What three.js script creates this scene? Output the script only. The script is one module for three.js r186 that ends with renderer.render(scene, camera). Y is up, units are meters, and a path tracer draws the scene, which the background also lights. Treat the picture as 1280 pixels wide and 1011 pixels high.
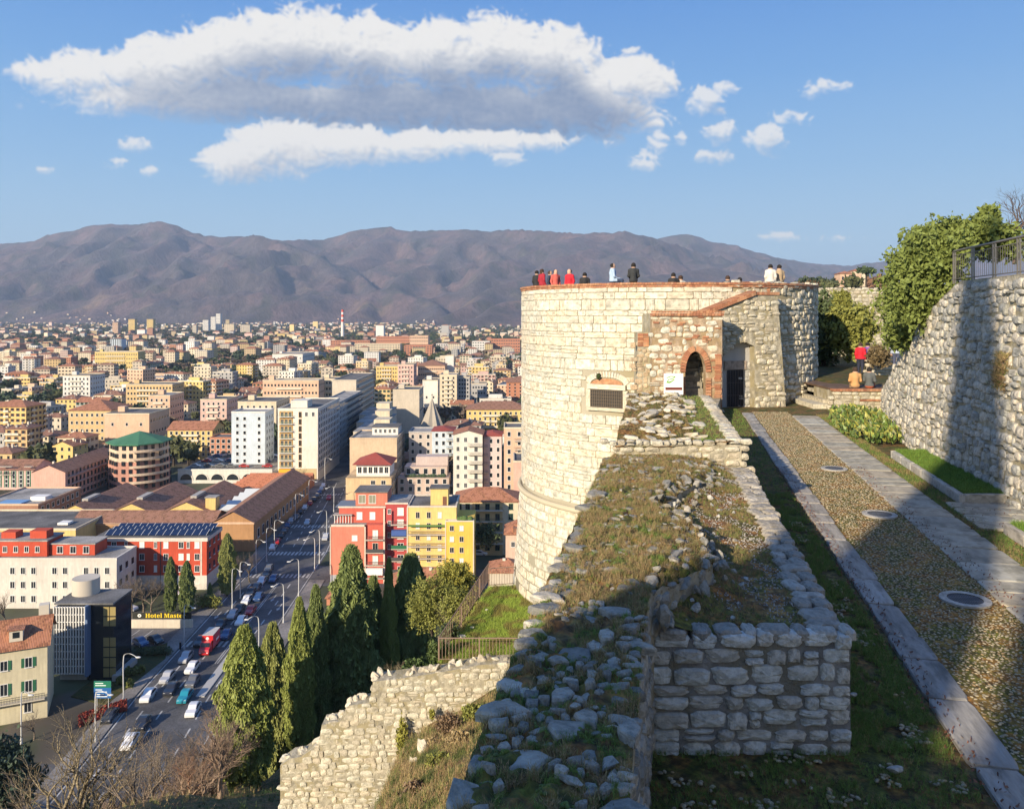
import * as THREE from 'three';
import { MarchingCubes } from 'three/addons/objects/MarchingCubes.js';
import { mergeGeometries } from 'three/addons/utils/BufferGeometryUtils.js';
import { createNoise2D, createNoise3D } from 'simplex-noise';

// ---------------------------------------------------------------- camera, sky, sun, exposure
// world: y up, path surface at y = 0, camera looks along -z; "d" below is the distance ahead (z = -d)
const F = 1000, CX = 640, CY = 392, EYE = 4.4;
const scene = new THREE.Scene();
const camera = new THREE.PerspectiveCamera(2 * Math.atan(505.5 / F) * 180 / Math.PI, 1280 / 1011, 0.3, 60000);
camera.position.set(0, EYE, 0);
camera.lookAt(0, EYE, -100);
camera.setViewOffset(1280, 1011, 0, 505.5 - CY, 1280, 1011);   // rising/falling front: verticals stay upright
const renderer = new THREE.WebGLRenderer({ antialias: true });
renderer.toneMapping = THREE.LinearToneMapping;
const EXPO = 1.6;
renderer.toneMappingExposure = EXPO;
renderer.shadowMap.enabled = true;

const SUN_EL = 21 * Math.PI / 180, SUN_AZ = 36 * Math.PI / 180;      // light travels ahead and to +x
const sunDir = new THREE.Vector3(-Math.sin(SUN_AZ) * Math.cos(SUN_EL), Math.sin(SUN_EL), Math.cos(SUN_AZ) * Math.cos(SUN_EL));
const sun = new THREE.DirectionalLight(new THREE.Color().setRGB(1, 0.835, 0.61), 5);
sun.position.copy(sunDir).multiplyScalar(400);
sun.castShadow = true;
sun.shadow.mapSize.set(4096, 4096);
Object.assign(sun.shadow.camera, { left: -300, right: 300, top: 300, bottom: -300, near: 1, far: 2000 });
scene.add(sun, sun.target);
scene.fog = new THREE.FogExp2(new THREE.Color().setRGB(0.54, 0.72, 1.0), 0.000066);

function rng(seed) { let s = seed | 0; return () => { s = (s + 0x6d2b79f5) | 0; let t = Math.imul(s ^ (s >>> 15), 1 | s); t = (t + Math.imul(t ^ (t >>> 7), 61 | t)) ^ t; return ((t ^ (t >>> 14)) >>> 0) / 4294967296; }; }
const n2 = createNoise2D(rng(11)), n3 = createNoise3D(rng(12));
const lerp = (a, b, t) => a + (b - a) * t, clamp = (x, a = 0, b = 1) => Math.min(b, Math.max(a, x)), sstep = (a, b, x) => { const t = clamp((x - a) / (b - a)); return t * t * (3 - 2 * t); };
const fbm2 = (x, y, o = 5, g = 0.5) => { let s = 0, a = 1, t = 0; for (let i = 0; i < o; i++) { s += a * n2(x + i * 17.3, y - i * 9.1); t += a; a *= g; x *= 2; y *= 2; } return s / t; };
const lin = (c) => (c /= 255, c <= 0.04045 ? c / 12.92 : Math.pow((c + 0.055) / 1.055, 2.4));

// the sky: clear winter air with one broad cumulus bank; same kind of cloud goes on around the horizon
{
  const W = 4096, H = 2048, data = new Float32Array(W * H * 4);
  const ramp = [[-90, 150, 180, 205], [0, 194, 221, 235], [4, 180, 213, 235], [10, 149, 192, 232], [16, 121, 172, 228], [22, 98, 153, 222], [35, 82, 138, 212], [60, 70, 122, 200], [90, 64, 114, 192]].map(([e, r, g, b]) => [e, lin(r), lin(g), lin(b)]);
  const rowColor = (el) => { let i = 0; while (i < ramp.length - 2 && ramp[i + 1][0] < el) i++; const t = clamp((el - ramp[i][0]) / (ramp[i + 1][0] - ramp[i][0])); return [1, 2, 3].map((c) => lerp(ramp[i][c], ramp[i + 1][c], t)); };
  for (let y = 0; y < H; y++) { const c = rowColor(((y + 0.5) / H - 0.5) * 180); for (let x = 0; x < W; x++) { const o = (y * W + x) * 4; data[o] = c[0]; data[o + 1] = c[1]; data[o + 2] = c[2]; data[o + 3] = 1; } }
  { // air is brighter round the low sun
    const cs = new Float32Array(W), sn = new Float32Array(W); for (let x = 0; x < W; x++) { const r = ((x + 0.5) / W - 0.5) * 2 * Math.PI; cs[x] = Math.cos(r); sn[x] = Math.sin(r); }
    for (let y = H / 2; y < H; y++) { const el = ((y + 0.5) / H - 0.5) * Math.PI, ce = Math.cos(el), se = Math.sin(el); for (let x = 0; x < W; x++) { const c = cs[x] * ce * sunDir.x + se * sunDir.y + sn[x] * ce * sunDir.z; if (c < 0) continue; const k = 0.6 * c * c * c * c * c * c, o = (y * W + x) * 4; data[o] += k * 0.75; data[o + 1] += k * 0.66; data[o + 2] += k * 0.5; } }
  }
  // clouds drawn on a grid of directions; unit = 1/1000 of a tangent
  const GW = 1240, GH = 330, layers = [
    [[120, 92, 100, 34, 0.9], [215, 88, 95, 52, 1], [300, 70, 95, 56, 1], [375, 58, 85, 54, 1], [455, 72, 90, 54, 1], [540, 75, 95, 54, 1], [625, 66, 85, 52, 1], [685, 78, 75, 52, 1], [740, 122, 80, 44, 1], [790, 103, 62, 36, 1], [45, 92, 50, 16, 0.6], [300, 128, 240, 28, 1], [520, 138, 260, 38, 1], [660, 148, 190, 36, 1], [170, 122, 90, 18, 0.8]],
    [[292, 204, 52, 28, 1], [350, 188, 80, 40, 1], [430, 184, 90, 30, 0.95], [520, 182, 90, 22, 0.8], [620, 178, 130, 16, 0.7]],
    [[165, 180, 26, 12, 0.62], [140, 203, 22, 9, 0.5], [186, 214, 12, 8, 0.5], [55, 212, 12, 6, 0.42], [880, 128, 34, 22, 0.72], [905, 110, 20, 12, 0.55], [900, 168, 24, 22, 0.7], [892, 196, 30, 13, 0.7], [962, 172, 24, 26, 0.75], [985, 147, 34, 13, 0.62], [806, 200, 24, 15, 0.62], [822, 178, 16, 15, 0.5], [1040, 108, 36, 12, 0.5], [1015, 118, 20, 8, 0.42], [792, 64, 16, 8, 0.42], [975, 297, 34, 8, 0.68], [1040, 298, 36, 5, 0.36], [640, 198, 30, 10, 0.4], [852, 172, 10, 10, 0.4], [938, 175, 14, 12, 0.42]]];
  const made = layers.map((blobs, L) => {
    const raw = new Float32Array(GW * GH).fill(-1), al = new Float32Array(GW * GH), lit = new Float32Array(GW * GH);
    for (let j = 0; j < GH; j++) for (let i = 0; i < GW; i++) {
      let b = -1, sum = 0;
      for (const [cx, cy, rx, ry, s] of blobs) { const ex = (i - 60 - cx) / rx, ey = (j - cy) / ry, q = 1 - ex * ex - ey * ey; if (q > -2) { const v = q > 0 ? s * q : q * 0.7; if (v > b) b = v; if (q > 0) sum += s * q; } }
      if (b < -0.8) continue;
      const x = i / 80, y = j / 64, wx = 0.3 * n2(x * 1.4, y * 1.4 + 40 + L), wy = 0.3 * n2(x * 1.4 + 11, y * 1.4);
      const big = fbm2(x + wx, y + wy, 3, 0.5), puff = 1 - Math.abs(n2(x * 2.1 + wx * 2, y * 2.1 + wy * 2)) * 2, puff2 = 1 - Math.abs(n2(x * 4.6 + wx * 3, y * 4.6 + 8)) * 2, fine = fbm2(x * 7 + 3, y * 7, 4, 0.6), small = L === 2 ? 0.6 : 1;
      raw[j * GW + i] = b * 1.5 + Math.min(sum, 1.6) * 0.25 + (big * 0.62 + puff * 0.3 + puff2 * 0.17 + fine * 0.27) * (L === 2 ? 1.35 : 1) - (L === 2 ? 0.42 : 0.18);
    }
    const R = (i, j) => raw[clamp(j, 0, GH - 1) * GW + clamp(i, 0, GW - 1)], D = (i, j) => clamp(R(i, j) * (1.05 + clamp((R(i, j + 7) - R(i, j - 7)) * 1.1, -0.6, 0.7)));
    const acc = new Float32Array(GW * GH);
    for (let i = 0; i < GW; i++) { let s = 0; for (let j = 0; j < GH; j++) { s = s * 0.985 + D(i, j); acc[j * GW + i] = s; } }
    for (let j = 0; j < GH; j++) for (let i = 0; i < GW; i++) {
      const d = D(i, j); if (d <= 0) continue;
      let a = 0, w = 0; for (let k = -24; k <= 24; k += 3) { const q = 1 - Math.abs(k) / 27; a += q * acc[j * GW + clamp(i + k, 0, GW - 1)]; w += q; }
      const c = (v) => clamp(v, -0.3, 2.4), rel = c(R(i, j)) - c(R(i - 4, j - 5)), rel2 = c(R(i, j)) - c(R(i - 12, j - 15));
      const deep = L === 0 ? sstep(24, 48, a / w) * (0.55 + 0.45 * sstep(120, 480, i)) : L === 1 ? sstep(18, 46, a / w) * 0.35 : sstep(7, 26, a / w) * 0.4;
      lit[j * GW + i] = clamp(0.93 - 0.80 * deep + rel * 0.13 * (1 - deep * 0.8) + rel2 * 0.2 * (1 - deep * 0.6)); al[j * GW + i] = (1 - Math.pow(1 - d, 1.5)) * (L === 2 ? 0.85 : 1);
    }
    return { al, lit };
  });
  const sample = (a, x, y) => { const i = clamp(Math.floor(x), 0, GW - 2), j = clamp(Math.floor(y), 0, GH - 2), u = clamp(x - i), v = clamp(y - j), o = j * GW + i; return lerp(lerp(a[o], a[o + 1], u), lerp(a[o + GW], a[o + GW + 1], u), v); };
  const place = (az, mirror, lift) => {
    for (let y = H / 2; y < H * 0.66; y++) {
      const te = Math.tan(((y + 0.5) / H - 0.5) * Math.PI) - lift;
      for (let x = 0; x < W; x++) {
        let a = ((x + 0.5) / W - 0.5) * 2 * Math.PI + Math.PI / 2 - az; if (a > Math.PI) a -= 2 * Math.PI; if (a < -Math.PI) a += 2 * Math.PI;
        if (Math.abs(a) > 0.64) continue;
        const gx = 60 + CX + (mirror ? -1 : 1) * F * Math.tan(a), gy = CY - F * te / Math.cos(a);
        if (gx < 0 || gx >= GW - 1 || gy < 0 || gy >= GH - 1) continue;
        for (const { al, lit } of made) {
          const v = sample(al, gx, gy); if (v <= 0.002) continue;
          const t = sample(lit, gx, gy), o = (y * W + x) * 4;
          data[o] = lerp(data[o], lerp(0.17, 0.92, t), v); data[o + 1] = lerp(data[o + 1], lerp(0.255, 0.90, t), v); data[o + 2] = lerp(data[o + 2], lerp(0.425, 0.87, t), v);
        }
      }
    }
  };
  place(0, false, 0); place(1.45, true, 0.02); place(-1.5, false, -0.03); place(2.9, false, 0.05);
  for (let i = 0; i < data.length; i += 4) for (let c = 0; c < 3; c++) data[i + c] /= EXPO;
  const skyTex = new THREE.DataTexture(data, W, H, THREE.RGBAFormat, THREE.FloatType);
  skyTex.mapping = THREE.EquirectangularReflectionMapping; skyTex.magFilter = THREE.LinearFilter; skyTex.needsUpdate = true;
  scene.background = skyTex; scene.environment = skyTex;
}
// ---------------------------------------------------------------- helpers
const V = (x, y, d) => new THREE.Vector3(x, y, -d);
const onY = (px, py, y) => { const d = (EYE - y) * F / (py - CY); return V((px - CX) / F * d, y, d); };    // a pixel's point on the level y
const atD = (px, py, d) => V((px - CX) / F * d, EYE + (CY - py) / F * d, d);                               // a pixel's point at a known distance
const polyAt = (pts, t) => { let i = 0; while (i < pts.length - 2 && pts[i + 1][0] < t) i++; const a = pts[i], b = pts[i + 1]; return lerp(a[1], b[1], clamp((t - a[0]) / (b[0] - a[0]))); };
const taken = {};
const numbered = (n) => { const k = taken[n] = (taken[n] ?? -1) + 1; return k ? n + '_' + String(k).padStart(3, '0') : n; };
const shadows = (o) => { o.castShadow = o.receiveShadow = true; return o; };
function tag(o, label, category, group, kind) { if (label) o.userData.label = label; if (category) o.userData.category = category; if (group) o.userData.group = group; if (kind) o.userData.kind = kind; return o; }
function thing(name, label, category, pos, group, turn = 0) { const o = new THREE.Group(); o.name = numbered(name); if (pos) o.position.copy(pos); o.rotation.y = turn; scene.add(o); return tag(o, label, category, group); }
function part(parent, name, geo, mat, kind) { const m = shadows(new THREE.Mesh(geo, mat)); m.name = name; parent.add(m); if (kind) m.userData.kind = kind; return m; }
function single(name, geo, mat, label, category, group, pos) { const m = shadows(new THREE.Mesh(geo, mat)); m.name = numbered(name); if (pos) m.position.copy(pos); scene.add(m); return tag(m, label, category, group); }
function structure(name, geo, mat) { const m = geo ? shadows(new THREE.Mesh(geo, mat)) : new THREE.Group(); m.name = numbered(name); m.userData.kind = 'structure'; scene.add(m); return m; }
function stuff(parent, name, geo, mat, mats, cols, label, category) { // scattered matter nobody could count
  const m = shadows(new THREE.InstancedMesh(geo, mat, mats.length)); m.name = parent ? name : numbered(name);
  mats.forEach((x, i) => { m.setMatrixAt(i, x); if (cols) m.setColorAt(i, cols[i]); });
  m.userData.kind = 'stuff'; if (label) tag(m, label, category); (parent ?? scene).add(m); return m;
}
const C = (r, g, b) => new THREE.Color().setRGB(r, g, b);
const S = (hex) => new THREE.Color(hex);
const TRS = (p, e, s) => new THREE.Matrix4().compose(p, new THREE.Quaternion().setFromEuler(e instanceof THREE.Euler ? e : new THREE.Euler(...e)), s instanceof THREE.Vector3 ? s : new THREE.Vector3(s, s, s));

// geometry builder: quads, boxes, prisms with uv in metres and optional vertex colours
class GB {
  constructor(colored) { this.p = []; this.n = []; this.u = []; this.c = colored ? [] : null; this.m = null; this.col = [1, 1, 1]; }
  tri(a, b, c, ua, ub, uc) {
    const ux = b[0] - a[0], uy = b[1] - a[1], uz = b[2] - a[2], vx = c[0] - a[0], vy = c[1] - a[1], vz = c[2] - a[2];
    let nx = uy * vz - uz * vy, ny = uz * vx - ux * vz, nz = ux * vy - uy * vx; const l = Math.hypot(nx, ny, nz) || 1; nx /= l; ny /= l; nz /= l;
    for (const [q, w] of [[a, ua], [b, ub], [c, uc]]) {
      let x = q[0], y = q[1], z = q[2], X = nx, Y = ny, Z = nz;
      if (this.m) { const e = this.m.elements;[x, y, z] = [e[0] * x + e[4] * y + e[8] * z + e[12], e[1] * x + e[5] * y + e[9] * z + e[13], e[2] * x + e[6] * y + e[10] * z + e[14]];[X, Y, Z] = [e[0] * nx + e[4] * ny + e[8] * nz, e[1] * nx + e[5] * ny + e[9] * nz, e[2] * nx + e[6] * ny + e[10] * nz]; }
      this.p.push(x, y, z); this.n.push(X, Y, Z);
      if (w) this.u.push(w[0], w[1]); else { const ax = Math.abs(nx), ay = Math.abs(ny), az = Math.abs(nz); if (ay > ax && ay > az) this.u.push(q[0], q[2]); else if (ax > az) this.u.push(-q[2] * Math.sign(nx), q[1]); else this.u.push(q[0] * Math.sign(nz), q[1]); }
      if (this.c) this.c.push(...this.col);
    }
  }
  quad(a, b, c, d, ua, ub, uc, ud) { this.tri(a, b, c, ua, ub, uc); this.tri(a, c, d, ua, uc, ud); return this; }
  box(x0, x1, y0, y1, z0, z1, bottom = true) {
    if (z0 > z1) [z0, z1] = [z1, z0]; if (x0 > x1) [x0, x1] = [x1, x0];
    const A = [x0, y0, z1], B = [x1, y0, z1], Cc = [x1, y1, z1], D = [x0, y1, z1], E = [x0, y0, z0], G = [x1, y0, z0], H = [x1, y1, z0], I = [x0, y1, z0];
    this.quad(A, B, Cc, D); this.quad(B, G, H, Cc); this.quad(G, E, I, H); this.quad(E, A, D, I); this.quad(D, Cc, H, I); if (bottom) this.quad(E, G, B, A); return this;
  }
  hip(x0, x1, y, z0, z1, h, o = 0.4, t = 0.15) { // hipped roof, ridge along the long side
    x0 -= o; x1 += o; z0 -= o; z1 += o; const w = x1 - x0, l = z1 - z0, r = Math.min(w, l) / 2, cx = (x0 + x1) / 2, cz = (z0 + z1) / 2;
    this.box(x0, x1, y, y + t, z0, z1);
    const P = w > l ? [[x0 + r, y + h, cz], [x1 - r, y + h, cz]] : [[cx, y + h, z1 - r], [cx, y + h, z0 + r]], a = [x0, y + t, z1], b = [x1, y + t, z1], c = [x1, y + t, z0], d = [x0, y + t, z0];
    const s = (q) => [q, q];
    if (w > l) { this.roofq(a, b, P[1], P[0]); this.roofq(c, d, P[0], P[1]); this.rooft(b, c, P[1]); this.rooft(d, a, P[0]); } else { this.rooft(a, b, P[0]); this.rooft(c, d, P[1]); this.roofq(b, c, P[1], P[0]); this.roofq(d, a, P[0], P[1]); }
    return this;
  }
  ruv(a, b, q) { const ex = b[0] - a[0], ez = b[2] - a[2], l = Math.hypot(ex, ez) || 1, ux = ex / l, uz = ez / l, dx = q[0] - a[0], dz = q[2] - a[2], al = dx * ux + dz * uz, ac = Math.hypot(dx - al * ux, dz - al * uz, q[1] - a[1]); return [al, ac]; }
  roofq(a, b, c, d) { this.quad(a, b, c, d, this.ruv(a, b, a), this.ruv(a, b, b), this.ruv(a, b, c), this.ruv(a, b, d)); }
  rooft(a, b, c) { this.tri(a, b, c, this.ruv(a, b, a), this.ruv(a, b, b), this.ruv(a, b, c)); }
  gable(x0, x1, y, z0, z1, h, alongX = true, o = 0.4) { // two slopes with gable triangles
    if (alongX) { const zc = (z0 + z1) / 2, t = -h * o / ((z1 - z0) / 2); this.roofq([x0 - o, y + t, z1 + o], [x1 + o, y + t, z1 + o], [x1 + o, y + h, zc], [x0 - o, y + h, zc]); this.roofq([x1 + o, y + t, z0 - o], [x0 - o, y + t, z0 - o], [x0 - o, y + h, zc], [x1 + o, y + h, zc]); }
    else { const xc = (x0 + x1) / 2, t = -h * o / ((x1 - x0) / 2); this.roofq([x1 + o, y + t, z1 + o], [x1 + o, y + t, z0 - o], [xc, y + h, z0 - o], [xc, y + h, z1 + o]); this.roofq([x0 - o, y + t, z0 - o], [x0 - o, y + t, z1 + o], [xc, y + h, z1 + o], [xc, y + h, z0 - o]); }
    return this;
  }
  gableEnds(x0, x1, y, z0, z1, h, alongX, e) { if (alongX) { const zc = (z0 + z1) / 2; if (e) this.tri([x1, y, z1], [x1, y, z0], [x1, y + h, zc]); else this.tri([x0, y, z0], [x0, y, z1], [x0, y + h, zc]); } else { const xc = (x0 + x1) / 2; if (e) this.tri([x0, y, z1], [x1, y, z1], [xc, y + h, z1]); else this.tri([x1, y, z0], [x0, y, z0], [xc, y + h, z0]); } return this; }
  poly(pts, y0, y1) { // upright prism over an outline [x, z], counter-clockwise seen from above when z runs to the camera
    const n = pts.length; for (let i = 0; i < n; i++) { const a = pts[i], b = pts[(i + 1) % n]; this.quad([a[0], y0, a[1]], [b[0], y0, b[1]], [b[0], y1, b[1]], [a[0], y1, a[1]]); }
    const t = THREE.ShapeUtils.triangulateShape(pts.map((q) => new THREE.Vector2(q[0], -q[1])), []); for (const [i, j, k] of t) this.tri([pts[i][0], y1, pts[i][1]], [pts[j][0], y1, pts[j][1]], [pts[k][0], y1, pts[k][1]]); return this;
  }
  get empty() { return !this.p.length; }
  build() { const g = new THREE.BufferGeometry(); g.setAttribute('position', new THREE.Float32BufferAttribute(this.p, 3)); g.setAttribute('normal', new THREE.Float32BufferAttribute(this.n, 3)); g.setAttribute('uv', new THREE.Float32BufferAttribute(this.u, 2)); if (this.c) g.setAttribute('color', new THREE.Float32BufferAttribute(this.c, 3)); return g; }
}
// sheet over a grid: f(i, j) -> [x, y, z]; uv in metres along x and z unless given
function sheet(nu, nv, f, uvf, colf) {
  const p = [], u = [], c = [], ix = [];
  for (let j = 0; j <= nv; j++) for (let i = 0; i <= nu; i++) { const q = f(i / nu, j / nv); p.push(...q); u.push(...(uvf ? uvf(i / nu, j / nv, q) : [q[0], q[2]])); if (colf) c.push(...colf(i / nu, j / nv, q)); }
  for (let j = 0; j < nv; j++) for (let i = 0; i < nu; i++) { const a = j * (nu + 1) + i, b = a + 1, e = a + nu + 1, g = e + 1; ix.push(a, b, g, a, g, e); }
  const g = new THREE.BufferGeometry(); g.setAttribute('position', new THREE.Float32BufferAttribute(p, 3)); g.setAttribute('uv', new THREE.Float32BufferAttribute(u, 2)); if (colf) g.setAttribute('color', new THREE.Float32BufferAttribute(c, 3));
  g.setIndex(ix); g.computeVertexNormals(); return g;
}
function tube(pts, r0, r1, seg = 5, rings) { // tapered round bar through points
  const curve = pts.length > 2 ? new THREE.CatmullRomCurve3(pts) : new THREE.LineCurve3(pts[0], pts[1]), n = rings ?? (pts.length > 2 ? pts.length * 3 : 1), fr = curve.computeFrenetFrames(n, false), p = [], nn = [], u = [], ix = [];
  for (let i = 0; i <= n; i++) { const c = curve.getPoint(i / n), r = lerp(r0, r1, i / n); for (let k = 0; k <= seg; k++) { const a = k / seg * 6.28319, q = fr.normals[i].clone().multiplyScalar(Math.cos(a)).addScaledVector(fr.binormals[i], Math.sin(a)); p.push(c.x + q.x * r, c.y + q.y * r, c.z + q.z * r); nn.push(q.x, q.y, q.z); u.push(k / seg * r0 * 6, i / n * 2); } }
  for (let i = 0; i < n; i++) for (let k = 0; k < seg; k++) { const a = i * (seg + 1) + k, b = a + 1, e = a + seg + 1, g = e + 1; ix.push(a, b, g, a, g, e); }
  const g = new THREE.BufferGeometry(); g.setAttribute('position', new THREE.Float32BufferAttribute(p, 3)); g.setAttribute('normal', new THREE.Float32BufferAttribute(nn, 3)); g.setAttribute('uv', new THREE.Float32BufferAttribute(u, 2)); g.setIndex(ix); return g;
}
const moved = (g, m) => { const q = g.clone(); q.applyMatrix4(m); return q; };
const merge = (gs) => mergeGeometries(gs.map((g) => { const q = g.index ? g.toNonIndexed() : g.clone(); for (const k of Object.keys(q.attributes)) if (!['position', 'normal', 'uv'].includes(k)) q.deleteAttribute(k); return q; }));

// ---------------------------------------------------------------- textures (matter only: grain, mottling, lichen)
function pnoise(seed) { // periodic value noise
  const r = rng(seed), T = new Float32Array(4096).map(() => r());
  return (x, y, p) => { const xi = Math.floor(x), yi = Math.floor(y), u = x - xi, v = y - yi, s = u * u * (3 - 2 * u), t = v * v * (3 - 2 * v), h = (i, j) => T[(((i % p) + p) % p * 61 + ((j % p) + p) % p * 131 + seed * 7) & 4095]; return lerp(lerp(h(xi, yi), h(xi + 1, yi), s), lerp(h(xi, yi + 1), h(xi + 1, yi + 1), s), t); };
}
function pf(seed) { const n = pnoise(seed); return (u, v, p, o = 4, g = 0.55) => { let s = 0, a = 1, t = 0; for (let i = 0; i < o; i++) { s += a * n(u * p, v * p, p); t += a; a *= g; p *= 2; } return s / t; }; }
function dataTex(n, fn, srgb, metres) {
  const a = new Uint8Array(n * n * 4); for (let y = 0; y < n; y++) for (let x = 0; x < n; x++) { const c = fn((x + 0.5) / n, (y + 0.5) / n), o = (y * n + x) * 4; a[o] = clamp(c[0]) * 255; a[o + 1] = clamp(c[1]) * 255; a[o + 2] = clamp(c[2]) * 255; a[o + 3] = 255; }
  const t = new THREE.DataTexture(a, n, n); t.wrapS = t.wrapT = THREE.RepeatWrapping; t.magFilter = THREE.LinearFilter; t.minFilter = THREE.LinearMipmapLinearFilter; t.generateMipmaps = true; if (srgb) t.colorSpace = THREE.SRGBColorSpace; t.repeat.set(1 / metres, 1 / metres); t.needsUpdate = true; return t;
}
const g1 = (v) => [v, v, v], mix3 = (a, b, t) => [lerp(a[0], b[0], t), lerp(a[1], b[1], t), lerp(a[2], b[2], t)];
const fA = pf(3), fB = pf(5), fC = pf(9);
const T = {
  stone: dataTex(512, (u, v) => { const a = fA(u, v, 5, 6), b = fB(u, v, 9, 5), c = fC(u, v, 24, 3); let k = 0.93 + (a - 0.5) * 0.34 + (c - 0.5) * 0.2; const lich = sstep(0.58, 0.72, b); return mix3([k, k * 0.99, k * 0.965], [k * 0.74, k * 0.74, k * 0.71], lich * 0.5); }, true, 0.9),
  stoneB: dataTex(512, (u, v) => g1(0.5 + (fA(u, v, 6, 6, 0.6) - 0.5) * 0.9 + (fC(u, v, 30, 3) - 0.5) * 0.35), false, 0.9),
  mortar: dataTex(512, (u, v) => { const a = fA(u, v, 6, 5), b = fB(u, v, 4, 4); return mix3(g1(0.86 + (a - 0.5) * 0.5), [0.80, 0.77, 0.66], sstep(0.5, 0.7, b) * 0.6); }, true, 1.3),
  mortarB: dataTex(512, (u, v) => g1(fB(u, v, 12, 5, 0.65)), false, 0.8),
  plaster: dataTex(512, (u, v) => { const k = 0.93 + (fA(u, v, 3, 5) - 0.5) * 0.10 + (fB(u, v, 16, 3) - 0.5) * 0.07 + (fC(u, v * 0.125, 48, 2) - 0.5) * 0.09; return g1(k); }, true, 13),
  earth: dataTex(1024, (u, v) => { const a = fA(u, v, 5, 6), b = fB(u, v, 8, 5), c = fC(u, v, 40, 3), k = 0.7 + (c - 0.5) * 0.9; let col = mix3([0.46, 0.40, 0.26], [0.33, 0.35, 0.15], sstep(0.42, 0.6, a)); col = mix3(col, [0.50, 0.36, 0.22], sstep(0.55, 0.68, b) * 0.7); return col.map((x) => x * k * 1.9); }, true, 2.2),
  earthB: dataTex(512, (u, v) => g1(fC(u, v, 16, 5, 0.7)), false, 0.8),
  asphalt: dataTex(512, (u, v) => { const k = 0.8 + (fA(u, v, 3, 4) - 0.5) * 0.5 + (fC(u, v, 60, 2) - 0.5) * 0.25; return g1(k); }, true, 14),
  tile: dataTex(512, (u, v) => { const row = Math.floor(v * 16), col = Math.floor(u * 24), r = fB(col / 24 + 0.01, row / 16 + 0.01, 24, 1), k = 0.72 + r * 0.45 + (fA(u, v, 4, 4) - 0.5) * 0.5; return [k, k * (0.95 + r * 0.1), k * 0.95]; }, true, 6),
  tileB: dataTex(512, (u, v) => g1(Math.abs(Math.sin(u * Math.PI * 24)) * 0.8 + 0.2 * ((v * 16) % 1)), false, 6),
  forest: dataTex(1024, (u, v) => { const a = fA(u, v, 6, 5), b = fB(u, v, 60, 3), c = fC(u, v, 14, 4); let col = mix3([0.60, 0.52, 0.50], [0.50, 0.47, 0.46], sstep(0.4, 0.62, a)); col = mix3(col, [0.38, 0.40, 0.33], sstep(0.60, 0.74, c) * 0.6); return col.map((x) => x * (0.8 + b * 0.45)); }, true, 1700),
  forestB: dataTex(512, (u, v) => g1(fB(u, v, 60, 3, 0.7)), false, 1100),
  town: dataTex(1024, (u, v) => { const a = fA(u, v, 12, 5), b = fB(u, v, 40, 3), c = fC(u, v, 90, 2); let col = mix3([0.50, 0.48, 0.44], [0.38, 0.42, 0.28], sstep(0.4, 0.55, a)); col = mix3(col, [0.5, 0.46, 0.4], sstep(0.62, 0.7, b)); return col.map((x) => x * (0.7 + c * 0.6)); }, true, 900),
  bark: dataTex(256, (u, v) => g1(0.6 + (fA(u, v, 8, 4) - 0.5)), true, 0.5),
};
const M = (color, o = {}) => new THREE.MeshStandardMaterial({ color, roughness: 0.9, metalness: 0, ...o });
const stoneMat = (c, bump = 0.012) => M(c, { map: T.stone, bumpMap: T.stoneB, bumpScale: bump, roughness: 0.92 });
// ---------------------------------------------------------------- the land: plain, castle hill, mountains
const GY = -65.6;                                      // level of the town
const cityAt = (px, py) => onY(px, py, GY);
const leftProfile = [[-40, -30], [20, -33], [40, -36], [62, -42.5], [80, -51], [96, -61], [106, -66.4], [140, -67.5], [900, -67.5]];
const hillProfile = [[-40, -8], [8, -9], [20, -11], [34.6, -17.5], [50, -26], [75, -38.5], [100, -53], [118, -62], [130, -66.2], [140, -67.5], [900, -67.5]];
function hillY(x, d) {
  let y = polyAt(hillProfile, d + 0.10 * (x + 20) * sstep(40, 80, d));
  const yl = polyAt(leftProfile, d + 0.05 * (x + 40)), f = sstep(-20, -33, x);
  if (d < 36) { const s = -11.34 + 0.55 * Math.min(x, 2) - 0.24 * (d - 34); y = lerp(s, Math.min(s, -19), sstep(-4.4, -6.2, x)); }
  y = lerp(y, Math.min(y, yl), f);
  const b = sstep(36, 60, d); y += b * (1 - sstep(110, 128, d)) * (1.4 * n2(x / 18, d / 18) + 0.5 * n2(x / 5, d / 5)) + (1 - b) * 0.22 * fbm2(x / 1.6, d / 1.6, 4);
  return y;
}
structure('town_plain', sheet(40, 60, (u, v) => { const d = 70 + 16000 * v * v * v + 300 * v; return [lerp(-1, 1, u) * (400 + d * 1.1), GY, -d]; }), M(C(0.42, 0.42, 0.42), { map: T.town }));
{
  const g = sheet(110, 150, (u, v) => { const d = lerp(4, 142, Math.pow(v, 1.3)), x = lerp(-150, 60, u < 0.5 ? Math.pow(u * 2, 0.55) * 0.66 : 0.66 + (u - 0.5) * 0.68); return [x, hillY(x, d), -d]; });
  structure('hillside', g, M(C(0.34, 0.34, 0.30), { map: T.earth, bumpMap: T.earthB, bumpScale: 0.05 }));
}
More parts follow.
